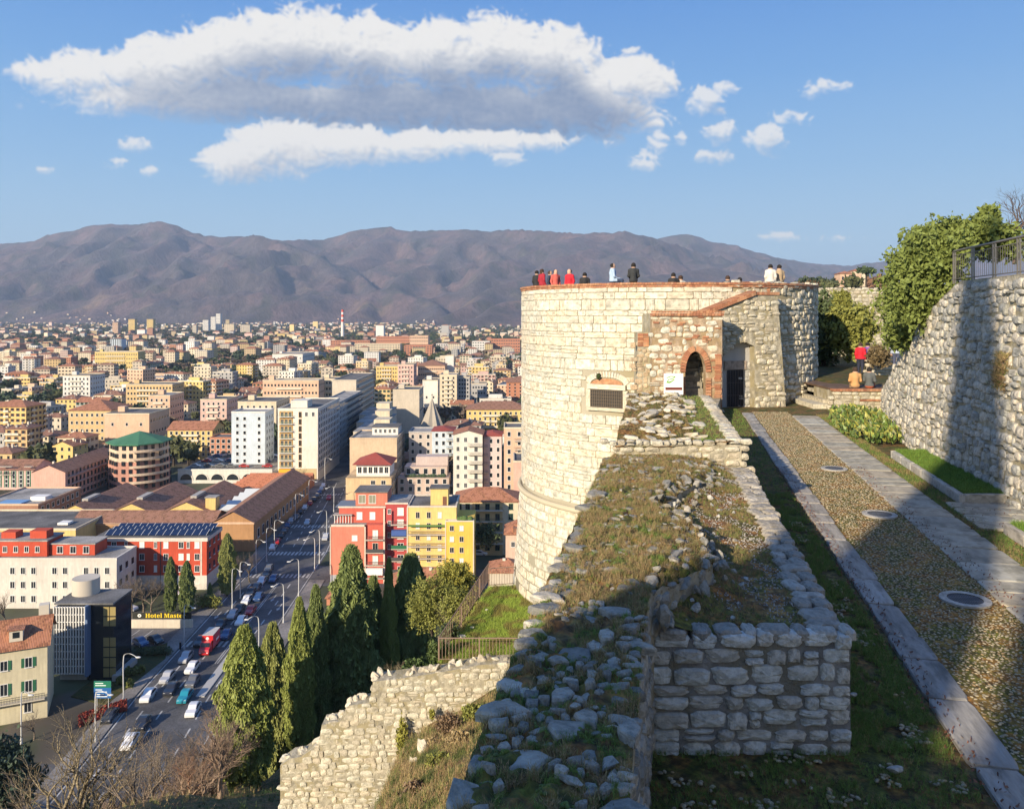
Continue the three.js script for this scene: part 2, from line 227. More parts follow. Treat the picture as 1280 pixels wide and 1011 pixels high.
{ // mountains: ridges joined by their highest slope, cut by gullies
  const R = (pts, s) => ({ s, q: pts.map(([px, py, d]) => [(px - CX) / F * d, EYE + (CY - py) / F * d, d]) });
  const ridges = [
    R([[-330, 330, 9000], [-160, 318, 8600], [0, 303, 8000], [45, 297, 7900], [100, 284, 7800], [150, 277, 7700], [208, 275, 7600], [240, 285, 7600], [275, 293, 7600], [310, 294, 7500], [365, 300, 7700], [400, 296, 7900], [440, 287, 8000], [482, 281, 8000], [512, 286, 7900], [550, 284, 7700], [600, 286, 7500], [650, 284, 7400], [700, 287, 7200], [745, 288, 7000], [782, 284, 6900], [803, 291, 6900], [825, 301, 7200], [860, 330, 6900], [900, 365, 6500]], 0.52),
    R([[800, 305, 8600], [825, 296, 8600], [850, 290, 8600], [885, 296, 8700], [920, 306, 8800], [960, 319, 9000], [1000, 327, 9200], [1060, 330, 9500], [1110, 325, 9800], [1180, 322, 10000], [1300, 316, 10000], [1500, 310, 10200]], 0.45),
    R([[290, 296, 7300], [333, 290, 6900], [300, 315, 6500], [250, 345, 5900], [190, 375, 5300], [140, 392, 4900]], 0.50),
    R([[333, 290, 6900], [370, 305, 6700], [392, 320, 6450], [422, 345, 6100], [380, 366, 5500], [300, 388, 4950]], 0.55),
    R([[150, 277, 7700], [120, 300, 7100], [70, 325, 6500], [10, 345, 6000], [-60, 370, 5400]], 0.5),
    R([[208, 275, 7600], [190, 302, 7100], [215, 318, 6800], [165, 350, 6100], [90, 380, 5300]], 0.55),
    R([[482, 281, 8000], [470, 305, 7300], [430, 325, 6700], [440, 340, 6300], [480, 362, 5700], [430, 384, 5100]], 0.5),
    R([[600, 286, 7500], [560, 312, 6900], [520, 335, 6300], [500, 355, 5800], [545, 380, 5100]], 0.5),
    R([[782, 284, 6900], [740, 305, 6500], [690, 325, 6000], [650, 345, 5500], [590, 372, 4900], [520, 393, 4400]], 0.45),
    R([[745, 288, 7000], [700, 300, 6700], [640, 318, 6300], [590, 345, 5700]], 0.5),
    R([[900, 330, 5600], [780, 345, 5000], [680, 365, 4500], [600, 384, 4150], [540, 397, 3950]], 0.36)];
  const st = 42, x0 = -8600, nx = 372, d0 = 3700, nz = 165;
  const H = (x, d) => {
    let h = 0, away = 1e9;
    const wx = x + 90 * n2(x / 700, d / 700), wd = d + 90 * n2(x / 700 + 9, d / 700 + 4);
    for (const r of ridges) for (let i = 0; i < r.q.length - 1; i++) {
      const a = r.q[i], b = r.q[i + 1], ex = b[0] - a[0], ed = b[2] - a[2], t = clamp(((wx - a[0]) * ex + (wd - a[2]) * ed) / (ex * ex + ed * ed)), di = Math.hypot(wx - a[0] - ex * t, wd - a[2] - ed * t), top = lerp(a[1], b[1], t) - GY;
      const v = top - r.s * di * (0.75 + 0.35 * Math.exp(-di / 500)); if (v > h) { h = v; away = di; }
    }
    const gx = x + 160 * n2(d / 900 + 7, x / 1300), gul = Math.abs(n2(gx / 700, d / 1700)) * 0.62 + Math.abs(n2(gx / 250 + 5, d / 800)) * 0.27 + Math.abs(n2(gx / 110, d / 300)) * 0.11;
    h += clamp(h / 260) * (0.10 + 0.90 * sstep(0, 600, away)) * (245 * (0.28 - gul) + 3 * n2(x / 60, d / 60));
    return GY - 12 + Math.max(0, h) * sstep(0, 220, h + 60);
  };
  const g = sheet(nx, nz, (u, v) => { const x = x0 + u * nx * st, d = d0 + v * nz * st; return [x, H(x, d), -d]; }, null, (u, v, q) => {
    const h = q[1] - GY, k = 0.9 + 0.14 * n2(q[0] / 260, q[2] / 260); const meadow = sstep(0.52, 0.66, n2(q[0] / 380 + 31, q[2] / 300)) * (1 - sstep(260, 420, h)) ;
    return mix3([k, k, k], [1.5, 1.55, 1.0], meadow * 0.65);
  });
  const mt = structure('mountains', g, M(C(0.36, 0.325, 0.335), { map: T.forest, bumpMap: T.forestB, bumpScale: 5, vertexColors: true }));
  mt.userData.heightAt = null;
  var mountainY = H;
}
// ---------------------------------------------------------------- the town
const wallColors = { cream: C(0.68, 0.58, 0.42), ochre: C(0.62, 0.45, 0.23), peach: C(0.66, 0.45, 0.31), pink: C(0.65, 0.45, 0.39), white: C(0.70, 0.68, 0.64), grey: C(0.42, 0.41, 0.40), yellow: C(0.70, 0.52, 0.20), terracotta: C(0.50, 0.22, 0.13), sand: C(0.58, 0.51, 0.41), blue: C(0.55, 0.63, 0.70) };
const PW = {}; for (const k in wallColors) PW[k] = M(wallColors[k], { map: T.plaster });
const PM = (c, o) => M(c, { map: T.plaster, ...o });
const RT = { tile: M(C(0.40, 0.175, 0.10), { map: T.tile, bumpMap: T.tileB, bumpScale: 0.05 }), brown: M(C(0.30, 0.155, 0.105), { map: T.tile, bumpMap: T.tileB, bumpScale: 0.05 }), grey: M(C(0.20, 0.19, 0.18), { map: T.asphalt }), light: M(C(0.45, 0.43, 0.40), { map: T.asphalt }), green: M(C(0.06, 0.20, 0.11), { map: T.plaster }), red: M(C(0.34, 0.07, 0.05), { map: T.plaster }) };
const glassDark = new THREE.MeshStandardMaterial({ color: C(0.02, 0.026, 0.033), roughness: 0.08, metalness: 0 });
const glassBlue = new THREE.MeshStandardMaterial({ color: C(0.03, 0.05, 0.08), roughness: 0.06 });
const paintWhite = M(C(0.72, 0.71, 0.68)), paintCream = M(C(0.60, 0.55, 0.45)), shutterGreen = M(C(0.02, 0.12, 0.06)), shutterBrown = M(C(0.16, 0.07, 0.04)), railDark = M(C(0.06, 0.06, 0.06)), concrete = M(C(0.40, 0.38, 0.35), { map: T.plaster });

class House { // coordinates given as X, y, d; stored relative to the base point
  constructor(name, label, category, X, d, group, base = GY) { this.o = thing(name, label, category, V(X, base, d), group); this.X = X; this.d = d; this.b = base; }
  box(name, mat, X0, X1, y0, y1, d0, d1) { const g = new GB(); g.box(X0 - this.X, X1 - this.X, y0 - this.b, y1 - this.b, this.d - d1, this.d - d0); return part(this.o, name, g.build(), mat); }
  gb(name, mat, fn, kind, parent) { const g = new GB(); fn(g, (X) => X - this.X, (y) => y - this.b, (d) => this.d - d); return g.empty ? null : part(parent ?? this.o, name, g.build(), mat, kind); }
  hip(mat, X0, X1, y, d0, d1, h, o) { return this.gb('roof', mat, (g, x, Y, z) => g.hip(x(X0), x(X1), Y(y), z(d1), z(d0), h, o)); }
  gable(mat, X0, X1, y, d0, d1, h, alongX, o, wall) { if (wall) for (const e of [0, 1]) this.gb('gable_wall', wall, (g, x, Y, z) => g.gableEnds(x(X0), x(X1), Y(y), z(d1), z(d0), h, alongX, e)); return this.gb('roof', mat, (g, x, Y, z) => g.gable(x(X0), x(X1), Y(y), z(d1), z(d0), h, alongX, o)); }
  flat(X0, X1, y, d0, d1, mat = RT.grey, edge = paintCream, h = 0.6) { this.box('roof', mat, X0 + 0.3, X1 - 0.3, y, y + 0.12, d0 + 0.3, d1 - 0.3); this.gb('parapet', edge, (g, x, Y, z) => { g.box(x(X0 - 0.1), x(X1 + 0.1), Y(y), Y(y + h), z(d0 + 0.3), z(d0 - 0.1)); g.box(x(X0 - 0.1), x(X1 + 0.1), Y(y), Y(y + h), z(d1 + 0.1), z(d1 - 0.3)); g.box(x(X0 - 0.1), x(X0 + 0.3), Y(y), Y(y + h), z(d1 - 0.3), z(d0 + 0.3)); g.box(x(X1 - 0.3), x(X1 + 0.1), Y(y), Y(y + h), z(d1 - 0.3), z(d0 + 0.3)); }); }
  // windows on a face: 'front' (toward the castle), 'right' (+x) or 'left' (-x); a0..a1 = X range or d range, pl = plane coordinate
  windows(face, pl, a0, a1, y0, y1, rows, cols, w, h, o = {}) {
    const spots = []; for (let r = 0; r < rows; r++) for (let c = 0; c < cols; c++) { if (o.skip?.(r, c)) continue; spots.push([a0 + (a1 - a0) * (c + 0.5) / cols, y0 + (y1 - y0) * (r + 0.5) / rows, r, c]); }
    const turn = face === 'front' ? 0 : face === 'right' ? Math.PI / 2 : -Math.PI / 2;
    const posOf = (a, y) => face === 'front' ? new THREE.Vector3(a - this.X, y - this.b, this.d - pl) : new THREE.Vector3(pl - this.X, y - this.b, this.d - a);
    const fr = o.frame ?? paintWhite, gl = o.glass ?? glassDark;
    if (o.each) {
      const key = w + 'x' + h, fg = House.fg[key] ??= (() => { const g = new GB(), t = 0.09; g.box(-w / 2 - t, w / 2 + t, h / 2, h / 2 + t, 0, 0.09); g.box(-w / 2 - t, -w / 2, -h / 2, h / 2, 0, 0.09); g.box(w / 2, w / 2 + t, -h / 2, h / 2, 0, 0.09); g.box(-w / 2 - 0.14, w / 2 + 0.14, -h / 2 - 0.12, -h / 2, 0, 0.2); g.box(-0.03, 0.03, -h / 2, h / 2, 0.02, 0.06); return g.build(); })(), pg = House.pg[key] ??= new GB().box(-w / 2, w / 2, -h / 2, h / 2, -0.02, 0.025).build(), sg = House.sg[key] ??= new GB().box(-w / 4, w / 4, -h / 2, h / 2, 0, 0.07).build();
      for (const [a, y, r, c] of spots) { const win = part(this.o, 'window', fg, fr); win.position.copy(posOf(a, y)); win.rotation.y = turn; part(win, 'pane', pg, (o.blind?.(r, c)) ? paintWhite : gl); if (o.shutter && !(o.noShut?.(r, c))) for (const s of [-1, 1]) { const k = part(win, 'shutter', sg, o.shutter); k.position.set(s * (w * 0.75 + 0.1), 0, 0); } }
    } else {
      const G = new GB(), P = new GB(), Sh = new GB();
      for (const [a, y, r, c] of spots) { const m = new THREE.Matrix4().makeRotationY(turn).setPosition(posOf(a, y)); G.m = P.m = Sh.m = m; P.box(-w / 2, w / 2, -h / 2, h / 2, -0.02, 0.04, false); G.box(-w / 2 - 0.1, w / 2 + 0.1, -h / 2 - 0.15, -h / 2, 0, 0.18, false); if (o.frames) { G.box(-w / 2 - 0.1, -w / 2, -h / 2, h / 2, 0, 0.08, false); G.box(w / 2, w / 2 + 0.1, -h / 2, h / 2, 0, 0.08, false); G.box(-w / 2 - 0.1, w / 2 + 0.1, h / 2, h / 2 + 0.1, 0, 0.08, false); } if (o.shutter) for (const s of [-1, 1]) Sh.box(s * (w / 2 + 0.05), s * (w / 2 + 0.05 + w * 0.45), -h / 2, h / 2, 0, 0.06, false); }
      if (!P.empty) { part(this.o, 'window_panes', P.build(), gl, 'stuff'); part(this.o, 'window_sills', G.build(), fr, 'stuff'); if (!Sh.empty) part(this.o, 'shutters', Sh.build(), o.shutter, 'stuff'); }
    }
  }
  balcony(face, pl, a0, a1, y, dep = 1.1, rail = railDark, slab = paintCream, solid) {
    const s = face === 'front' ? null : face === 'right' ? 1 : -1;
    const bx = (g, A0, A1, Y0, Y1, o0, o1) => s === null ? g.box(A0 - this.X, A1 - this.X, Y0 - this.b, Y1 - this.b, this.d - pl + o0, this.d - pl + o1) : g.box(pl - this.X + s * o0, pl - this.X + s * o1, Y0 - this.b, Y1 - this.b, this.d - A1, this.d - A0);
    const g = new GB(); bx(g, a0, a1, y - 0.16, y, 0, dep); const b = part(this.o, 'balcony', g.build(), slab);
    const r = new GB(); if (solid) { bx(r, a0, a1, y, y + 0.95, dep - 0.12, dep); } else { bx(r, a0, a1, y + 0.95, y + 1.02, dep - 0.06, dep); const n = Math.min(60, Math.max(3, Math.round((a1 - a0) / 0.22))); for (let i = 0; i <= n; i++) { const a = lerp(a0, a1 - 0.04, i / n); bx(r, a, a + 0.04, y, y + 0.95, dep - 0.05, dep - 0.01); } }
    part(b, 'railing', r.build(), rail);
  }
  chimney(X, y, d, w = 0.7, h = 1.4) { const c = this.box('chimney', paintCream, X, X + w, y, y + h, d, d + w); }
}
House.fg = {}; House.pg = {}; House.sg = {};

// --- roads
const roadMat = M(C(0.125, 0.125, 0.13), { map: T.asphalt, roughness: 0.85 }), paveMat = M(C(0.30, 0.28, 0.26), { map: T.asphalt }), kerbMat = M(C(0.42, 0.41, 0.39)), lineMat = M(C(0.62, 0.62, 0.60), { map: T.asphalt });
const streetX = [[60, -54], [90, -56], [125, -58], [146, -60], [235, -63], [300, -69.5], [330, -73], [454, -92], [700, -134], [1400, -250]];   // centre line of the main street
const street = structure('street');
const hwid = (d) => lerp(9, 5.2, sstep(265, 310, d));
const ribbon = (c, off0, off1, da, db, y, n = 40) => sheet(1, n, (u, v) => { const d = lerp(da, db, v); return [c(d) + lerp(off0, off1, u) * hwid(d) / 9, y, -d]; });
const sc = (d) => polyAt(streetX, d);
part(street, 'roadway', ribbon(sc, -9, 9, 60, 560, GY + 0.012, 90), roadMat);
for (const [o0, o1] of [[-12.5, -9], [9, 13]]) { const g = new GB(); for (let i = 0; i < 120; i++) { const a = lerp(100, 700, i / 120), b = lerp(100, 700, (i + 1) / 120); if (a > 205 && a < 232 && o1 > 0) continue; const k0 = hwid(a) - 9, s0 = o0 < 0 ? -1 : 1, A = sc(a) + s0 * k0, B = sc(b) + s0 * (hwid(b) - 9); g.quad([A + o0, GY + 0.14, -a], [A + o1, GY + 0.14, -a], [B + o1, GY + 0.14, -b], [B + o0, GY + 0.14, -b]); const e = o0 < 0 ? o1 : o0; g.quad([A + e, GY, -a], [B + e, GY, -b], [B + e, GY + 0.14, -b], [A + e, GY + 0.14, -a]); } part(street, 'pavement', g.build(), paveMat); }
{ // side street crossing to the right and forecourts
  part(street, 'side_roadway', new GB().quad([-54, GY + 0.008, -206], [60, GY + 0.008, -200], [60, GY + 0.008, -214], [-54, GY + 0.008, -222]).build(), roadMat);
  part(street, 'side_roadway', new GB().quad([-160, GY + 0.008, -118], [-66, GY + 0.008, -114], [-66, GY + 0.008, -124], [-160, GY + 0.008, -128]).build(), roadMat);
  const lm = (name, fn) => { const g = new GB(); fn(g); part(street, name, g.build(), lineMat); };
  const yl = GY + 0.018, seg = (g, o, a, b, w = 0.14) => { const A = sc(a) + o, B = sc(b) + o; g.quad([A - w, yl, -a], [A + w, yl, -a], [B + w, yl, -b], [B - w, yl, -b]); };
  for (const o of [-8.6, 8.4]) lm('edge_line', (g) => { for (let a = 100; a < 330; a += 5) seg(g, o, a, a + 5, 0.1); });
  lm('centre_line', (g) => { for (let a = 160; a < 208; a += 4) { seg(g, 1.0, a, a + 4, 0.1); seg(g, 1.45, a, a + 4, 0.1); } for (let a = 235; a < 330; a += 4) seg(g, 0.5, a, a + 4, 0.12); });
  for (const o of [-5.6, -2.2, 4.6]) lm('lane_line', (g) => { for (let a = 108; a < 205; a += 6) seg(g, o, a, a + 3); for (let a = 240; a < 330; a += 7) seg(g, o, a, a + 3); });
  for (const [dd, x0, x1] of [[168, -8, 0.5], [212, -8, 8], [232, -8, 8], [262, -8, 8], [308, -8, 8]]) for (let x = x0; x < x1; x += 1.1) lm('crossing_stripe', (g) => { const A = sc(dd) + x; g.quad([A, yl, -dd], [A + 0.55, yl, -dd], [A + 0.55, yl, -(dd + 3)], [A, yl, -(dd + 3)]); });
  for (const [o, a] of [[-7, 150], [-4, 150], [-1, 150], [-7, 185], [-4, 185], [6, 190], [3, 196]]) lm('arrow_marking', (g) => { const A = sc(a) + o; g.quad([A - 0.12, yl, -a], [A + 0.12, yl, -a], [A + 0.12, yl, -(a + 3)], [A - 0.12, yl, -(a + 3)]); g.tri([A - 0.5, yl, -a], [A, yl, -(a - 1.6)], [A + 0.5, yl, -a]); });
  // median island with kerb
  const mg = new GB(); for (let a = 146; a < 168; a += 2) { const A = sc(a) + 2.2, B = sc(a + 2) + 2.2; mg.poly([[A, -a], [A + 1.6, -a], [B + 1.6, -a - 2], [B, -a - 2]], GY, GY + 0.18); } part(street, 'median_island', mg.build(), kerbMat);
}
// --- generic building used for the many blocks of the town
const rb = rng(77);
const pick = (a, r = rb) => a[Math.floor(r() * a.length)];
function townHouse(spec) {
  const { X, d, w, l, h, color, roof, turn = 0, floors, label, group, name, detail, balc } = spec;
  const o = thing(name, label, 'building', V(X, GY, d), group, turn);
  const wm = PW[color], hw = w / 2, hl = l / 2;
  part(o, 'wall', new GB().box(-hw, hw, 0, h, -hl, hl, false).build(), wm);
  if (roof === 'hip') part(o, 'roof', new GB().hip(-hw, hw, h, -hl, hl, Math.min(w, l) * 0.19, 0.6).build(), spec.roofMat);
  else if (roof === 'gable') { for (const e of [0, 1]) part(o, 'gable_wall', new GB().gableEnds(-hw, hw, h, -hl, hl, Math.min(w, l) * 0.2, w > l, e).build(), wm); part(o, 'roof', new GB().gable(-hw, hw, h, -hl, hl, Math.min(w, l) * 0.2, w > l, 0.6).build(), spec.roofMat); }
  else { const g = new GB(); g.box(-hw - 0.15, hw + 0.15, h, h + 0.7, hl - 0.3, hl + 0.15); g.box(-hw - 0.15, hw + 0.15, h, h + 0.7, -hl - 0.15, -hl + 0.3); g.box(-hw - 0.15, -hw + 0.3, h, h + 0.7, -hl + 0.3, hl - 0.3); g.box(hw - 0.3, hw + 0.15, h, h + 0.7, -hl + 0.3, hl - 0.3); part(o, 'parapet', g.build(), paintCream); part(o, 'roof', new GB().box(-hw + 0.3, hw - 0.3, h, h + 0.1, -hl + 0.3, hl - 0.3).build(), spec.roofMat); const bw = w * 0.22; part(o, 'stair_head', new GB().box(-bw, bw, h + 0.1, h + 2.8, -hl * 0.6, -hl * 0.6 + 3.4, false).build(), wm); }
  const P = new GB(), G = new GB(), B = new GB(), fh = h / floors;
  const faces = [[0, w, hl], [Math.PI / 2, l, hw], [-Math.PI / 2, l, hw]];
  for (const [t, len, off] of faces) {
    const n = Math.max(2, Math.round(len / 3.2)); const bands = balc ? [Math.floor(rb() * n), Math.floor(rb() * n)] : [];
    for (let f = 0; f < floors; f++) for (let c = 0; c < n; c++) {
      const a = -len / 2 + len * (c + 0.5) / n, y = fh * (f + 0.55); P.m = G.m = B.m = new THREE.Matrix4().makeRotationY(t).multiply(new THREE.Matrix4().makeTranslation(a, y, off));
      if (bands.includes(c) && f > 0) { P.box(-0.8, 0.8, -fh * 0.4, 0.75, -0.02, 0.04, false); B.box(-len / n * 0.48, len / n * 0.48, -fh * 0.47, -fh * 0.42, 0, 1.1); B.box(-len / n * 0.48, len / n * 0.48, -fh * 0.42, -fh * 0.42 + 0.9, 1.02, 1.1); }
      else { P.box(-0.55, 0.55, -0.75, 0.75, -0.02, 0.04, false); if (detail) G.box(-0.68, 0.68, -0.9, -0.75, 0, 0.16, false); }
    }
  }
  part(o, 'window_panes', P.build(), glassDark, 'stuff'); if (!G.empty) part(o, 'window_sills', G.build(), paintCream, 'stuff'); if (!B.empty) part(o, 'balconies', B.build(), paintCream, 'stuff');
  if (balc === undefined || rb() < 0.45) { const s = new GB(), sm = pick([shutterGreen, shutterBrown, paintCream, shutterBrown]); for (const [t, len, off] of faces) { const n = Math.max(2, Math.round(len / 3.2)); for (let f = 0; f < floors; f++) for (let c = 0; c < n; c++) { s.m = new THREE.Matrix4().makeRotationY(t).multiply(new THREE.Matrix4().makeTranslation(-len / 2 + len * (c + 0.5) / n, fh * (f + 0.55), off)); for (const q of [-1, 1]) s.box(q * 0.6, q * 1.05, -0.75, 0.75, 0.02, 0.07, false); } } part(o, 'shutters', s.build(), sm, 'stuff'); }
  { const v = new GB(); for (let k = 0; k < 5; k++) { const x = (rb() - 0.5) * w * 0.8, z = (rb() - 0.5) * l * 0.8, q = 0.3 + rb() * 0.7, top = roof === 'flat' ? h + 0.8 + rb() * 0.9 : h + Math.min(w, l) * 0.19 * (1 - Math.max(Math.abs(x) / hw, Math.abs(z) / hl)) + 0.5 + rb(); v.box(x - q / 2, x + q / 2, h, top, z - q / 2, z + q / 2, false); } part(o, 'roof_vents', v.build(), rb() < 0.5 ? paintCream : concrete, 'stuff'); }
  if (roof !== 'flat') { const c = new GB(); c.box(hw * 0.3, hw * 0.3 + 0.7, h, h + Math.min(w, l) * 0.19 + 0.8, -0.4, 0.4); part(o, 'chimney', c.build(), paintCream); }
  return o;
}
// ---------------------------------------------------------------- buildings one can tell apart
const keep = [];                                          // footprints already used: X0, X1, d0, d1
const XA = (px, d) => (px - CX) / F * d, YA = (py, d) => EYE + (CY - py) / F * d;
const claim = (X0, X1, d0, d1) => keep.push([X0 - 2, X1 + 2, d0 - 2, d1 + 2]);
function house(name, label, px0, px1, d, len, topPy, wall, o = {}) { // a plain block: front at d between two pixel columns
  const X0 = XA(px0, d), X1 = XA(px1, d), y1 = YA(topPy, d), h = new House(name, label, o.cat ?? 'building', (X0 + X1) / 2, d);
  h.box('wall', wall, X0, X1, GY, y1, d, d + len); claim(X0, X1, d, d + len); h.X0 = X0; h.X1 = X1; h.y1 = y1; h.d1 = d + len; return h;
}
{ // cream house with green shutters at the corner
  const h = house('corner_house', 'cream house with green shutters and red tiled roof by the crossing', -40, 62, 136, 9.5, 812, PM(C(0.66, 0.60, 0.42)), { cat: 'house' });
  h.gable(RT.tile, h.X0, h.X1, h.y1, 136, 145.5, 3.4, true, 0.5, PM(C(0.62, 0.56, 0.40)));
  h.windows('front', 136, -90.5, -79.6, -57.6, -53.6, 1, 3, 1.0, 1.6, { each: true, shutter: shutterGreen });
  h.windows('front', 136, -90.5, -79.6, -61.6, -57.8, 1, 3, 1.0, 1.9, { each: true, shutter: shutterGreen });
  h.windows('front', 136, -83.5, -79.6, -65, -61.6, 1, 1, 1.0, 1.6, { each: true });
  h.box('door', shutterGreen, -87.6, -86, GY, GY + 2.3, 135.92, 136.02); h.balcony('front', 136, h.X0, h.X1 - 0.3, -61.9, 1.0);
  h.gb('dormer', paintCream, (g, x, Y, z) => g.box(x(-84.4), x(-82.4), Y(-52), Y(-50.1), z(138.6), z(136.8))); h.box('dormer_roof', RT.tile, -84.7, -82.1, -50.1, -49.95, 136.6, 139); h.chimney(-80.6, -50.4, 142, 1.6, 2.4); h.chimney(-90, -50.4, 141);
  h.o.rotation.y = 0.42; h.o.position.x -= 1.5; h.gb('dormer_window', glassDark, (g, x, Y, z) => g.box(x(-83.9), x(-82.9), Y(-51.4), Y(-50.4), z(136.81), z(136.75)));
}
{ // office block of dark glass behind a white lattice
  const d = 152, h = new House('glass_office', 'black glass office block with white lattice front and round roof drum', 'building', -82, d); claim(-88, -75, 150, 168);
  const wh = M(C(0.62, 0.62, 0.60)), bl = new THREE.MeshStandardMaterial({ color: C(0.012, 0.015, 0.02), roughness: 0.12 });
  h.box('wall', bl, -87, -81, -64, -51.3, d, 160); h.box('glass_wing', bl, -80.9, -76.2, -65.6, -51.0, d + 0.8, 160); h.box('plinth', concrete, -86.5, -81.4, GY, -64.02, d + 1, 159);
  for (let i = 0; i <= 11; i++) h.box('lattice_bar', wh, -87.1 + i * 0.53, -86.92 + i * 0.53, -64, -51.2, d - 0.35, d - 0.02);
  for (let j = 0; j <= 9; j++) h.gb('lattice_bar', wh, (g, x, Y, z) => g.box(x(-87.1), x(-81.1), Y(-64 + j * 1.4), Y(-63.86 + j * 1.4), z(d - 0.01), z(d - 0.25)));
  h.box('corner_fin', M(C(0.12, 0.18, 0.30)), -81.02, -80.5, -64.4, -51, d - 0.5, d + 0.9);
  const gold = M(C(0.30, 0.24, 0.10), { roughness: 0.15 }); for (let j = 0; j < 7; j++) for (let i = 0; i < 2; i++) if (j !== 4) h.box('window', gold, -78.1 + i * 1.25, -77 + i * 1.25, -65 + j * 1.95, -63.3 + j * 1.95, d + 0.72, d + 0.81);
  h.box('roof', M(C(0.22, 0.22, 0.22), { map: T.asphalt }), -87.2, -76.0, -51, -50.7, d + 0.2, 160.2);
  const c = part(h.o, 'roof_drum', new THREE.CylinderGeometry(2.5, 2.5, 3, 24, 1, false).translate(-84.2 + 82, -49.2 - GY, -6), PM(C(0.55, 0.50, 0.42)));
  h.box('side_ramp', concrete, -76.1, -75, GY, GY + 1.2, d, d + 8);
}
const hotelRed = PM(C(0.52, 0.075, 0.035)), hotelWhite = PM(C(0.64, 0.60, 0.54));
{ // white hotel wing with red upper storey
  const h = new House('hotel_annex', 'long white hotel wing with a red set-back top storey', 'building', -108, 190); claim(-128, -94, 189, 202);
  h.box('wall', hotelWhite, -124, -94, GY, -54.2, 190, 200); h.flat(-124, -94, -54.2, 190, 200, RT.light, hotelWhite);
  h.box('upper_storey', hotelRed, -130, -112, -54.0, -50.4, 192.5, 199.5); h.box('upper_roof', RT.light, -130.2, -111.8, -50.4, -50.1, 192.3, 199.7); h.box('upper_storey', hotelRed, -111.8, -101, -54.0, -51.4, 193.5, 199.4); h.box('upper_roof', RT.light, -111.8, -100.8, -51.4, -51.1, 193.3, 199.6);
  h.box('roof_room', hotelRed, -124, -120.5, -50.1, -48.6, 194, 197); h.box('roof_room', hotelRed, -117, -113, -50.1, -48.3, 194, 197);
  h.windows('front', 190, -120, -95, -65, -55, 3, 10, 1.0, 1.5, { each: true, frame: paintWhite, skip: (r, c) => (c === 3 || c === 6) }); h.windows('front', 192.5, -126, -113, -54, -50.6, 1, 5, 0.9, 1.3, { each: true }); h.windows('front', 193.5, -111, -101.5, -53.8, -51.6, 1, 3, 1.3, 1.6, { each: true });
  h.windows('right', -94, 190.5, 199.5, -65, -55, 3, 3, 1.2, 1.5, {});
}
{ // red hotel with solar panels
  const d = 203, h = house('red_hotel', 'red hotel block with rows of solar panels on its roof', 118, 258, d, 10, 672, hotelRed);
  h.box('base_storey', hotelWhite, h.X0 - 0.06, h.X1 + 0.06, GY, -62.0, d - 0.08, d + 10.05); h.box('cornice', hotelWhite, h.X0 - 0.3, h.X1 + 0.3, h.y1 - 0.9, h.y1, d - 0.25, d + 10.25); h.box('roof', RT.grey, h.X0 - 0.2, h.X1 + 0.2, h.y1, h.y1 + 0.12, d - 0.2, d + 10.2);
  h.box('corner_strip', hotelWhite, h.X1 - 1.6, h.X1 - 1.2, -62, h.y1 - 0.9, d - 0.06, d + 0.02);
  const sol = new THREE.MeshStandardMaterial({ color: C(0.012, 0.022, 0.06), roughness: 0.15 }), fr = M(C(0.6, 0.6, 0.62));
  for (let r = 0; r < 3; r++) for (let c = 0; c < 14; c++) { const x = h.X0 + 2 + c * 1.85, dd = d + 1 + r * 3; h.gb('solar_panel', sol, (g, X, Y, z) => g.quad([X(x), Y(h.y1 + 0.35), z(dd)], [X(x + 1.75), Y(h.y1 + 0.35), z(dd)], [X(x + 1.75), Y(h.y1 + 1.25), z(dd + 2.5)], [X(x), Y(h.y1 + 1.25), z(dd + 2.5)])); }
  h.gb('panel_frame', fr, (g, X, Y, z) => { for (let r = 0; r < 3; r++) for (let c = 0; c <= 14; c++) { const x = h.X0 + 1.93 + c * 1.85, dd = d + 1 + r * 3; g.quad([X(x), Y(h.y1 + 0.37), z(dd)], [X(x + 0.09), Y(h.y1 + 0.37), z(dd)], [X(x + 0.09), Y(h.y1 + 1.27), z(dd + 2.5)], [X(x), Y(h.y1 + 1.27), z(dd + 2.5)]); } }, 'stuff');
  const cols = [142, 157, 177, 194, 207, 226, 235, 246]; cols.forEach((p) => h.windows('front', d, XA(p, d) - 1, XA(p, d) + 1, -64.8, -52.8, 4, 1, p === 157 || p === 194 || p === 235 ? 0.6 : 1.1, 1.5, { each: true, blind: (r) => (p + r) % 3 === 0 }));
  h.windows('right', h.X1, d + 0.5, d + 9.5, -64.8, -52.8, 4, 3, 1.0, 1.5, {});
  h.gb('downpipe', railDark, (g, x, Y, z) => g.box(x(XA(200, d)), x(XA(200, d) + 0.15), Y(GY), Y(h.y1), z(d), z(d - 0.12)));
}
{ const d = 225, h = house('yellow_hall', 'low yellow building with a broad grey roof behind the hotel', -70, 94, d, 22, 663, PW.yellow); h.flat(h.X0, h.X1, h.y1, d, d + 22, RT.grey, PW.cream); h.windows('front', d, h.X0 + 20, h.X1, -64.8, -57.4, 2, 9, 1.2, 2.0, { each: true, frame: paintCream }); h.box('roof_light', paintWhite, h.X1 - 8, h.X1 - 5, h.y1 + 0.2, h.y1 + 0.8, d + 5, d + 8); }
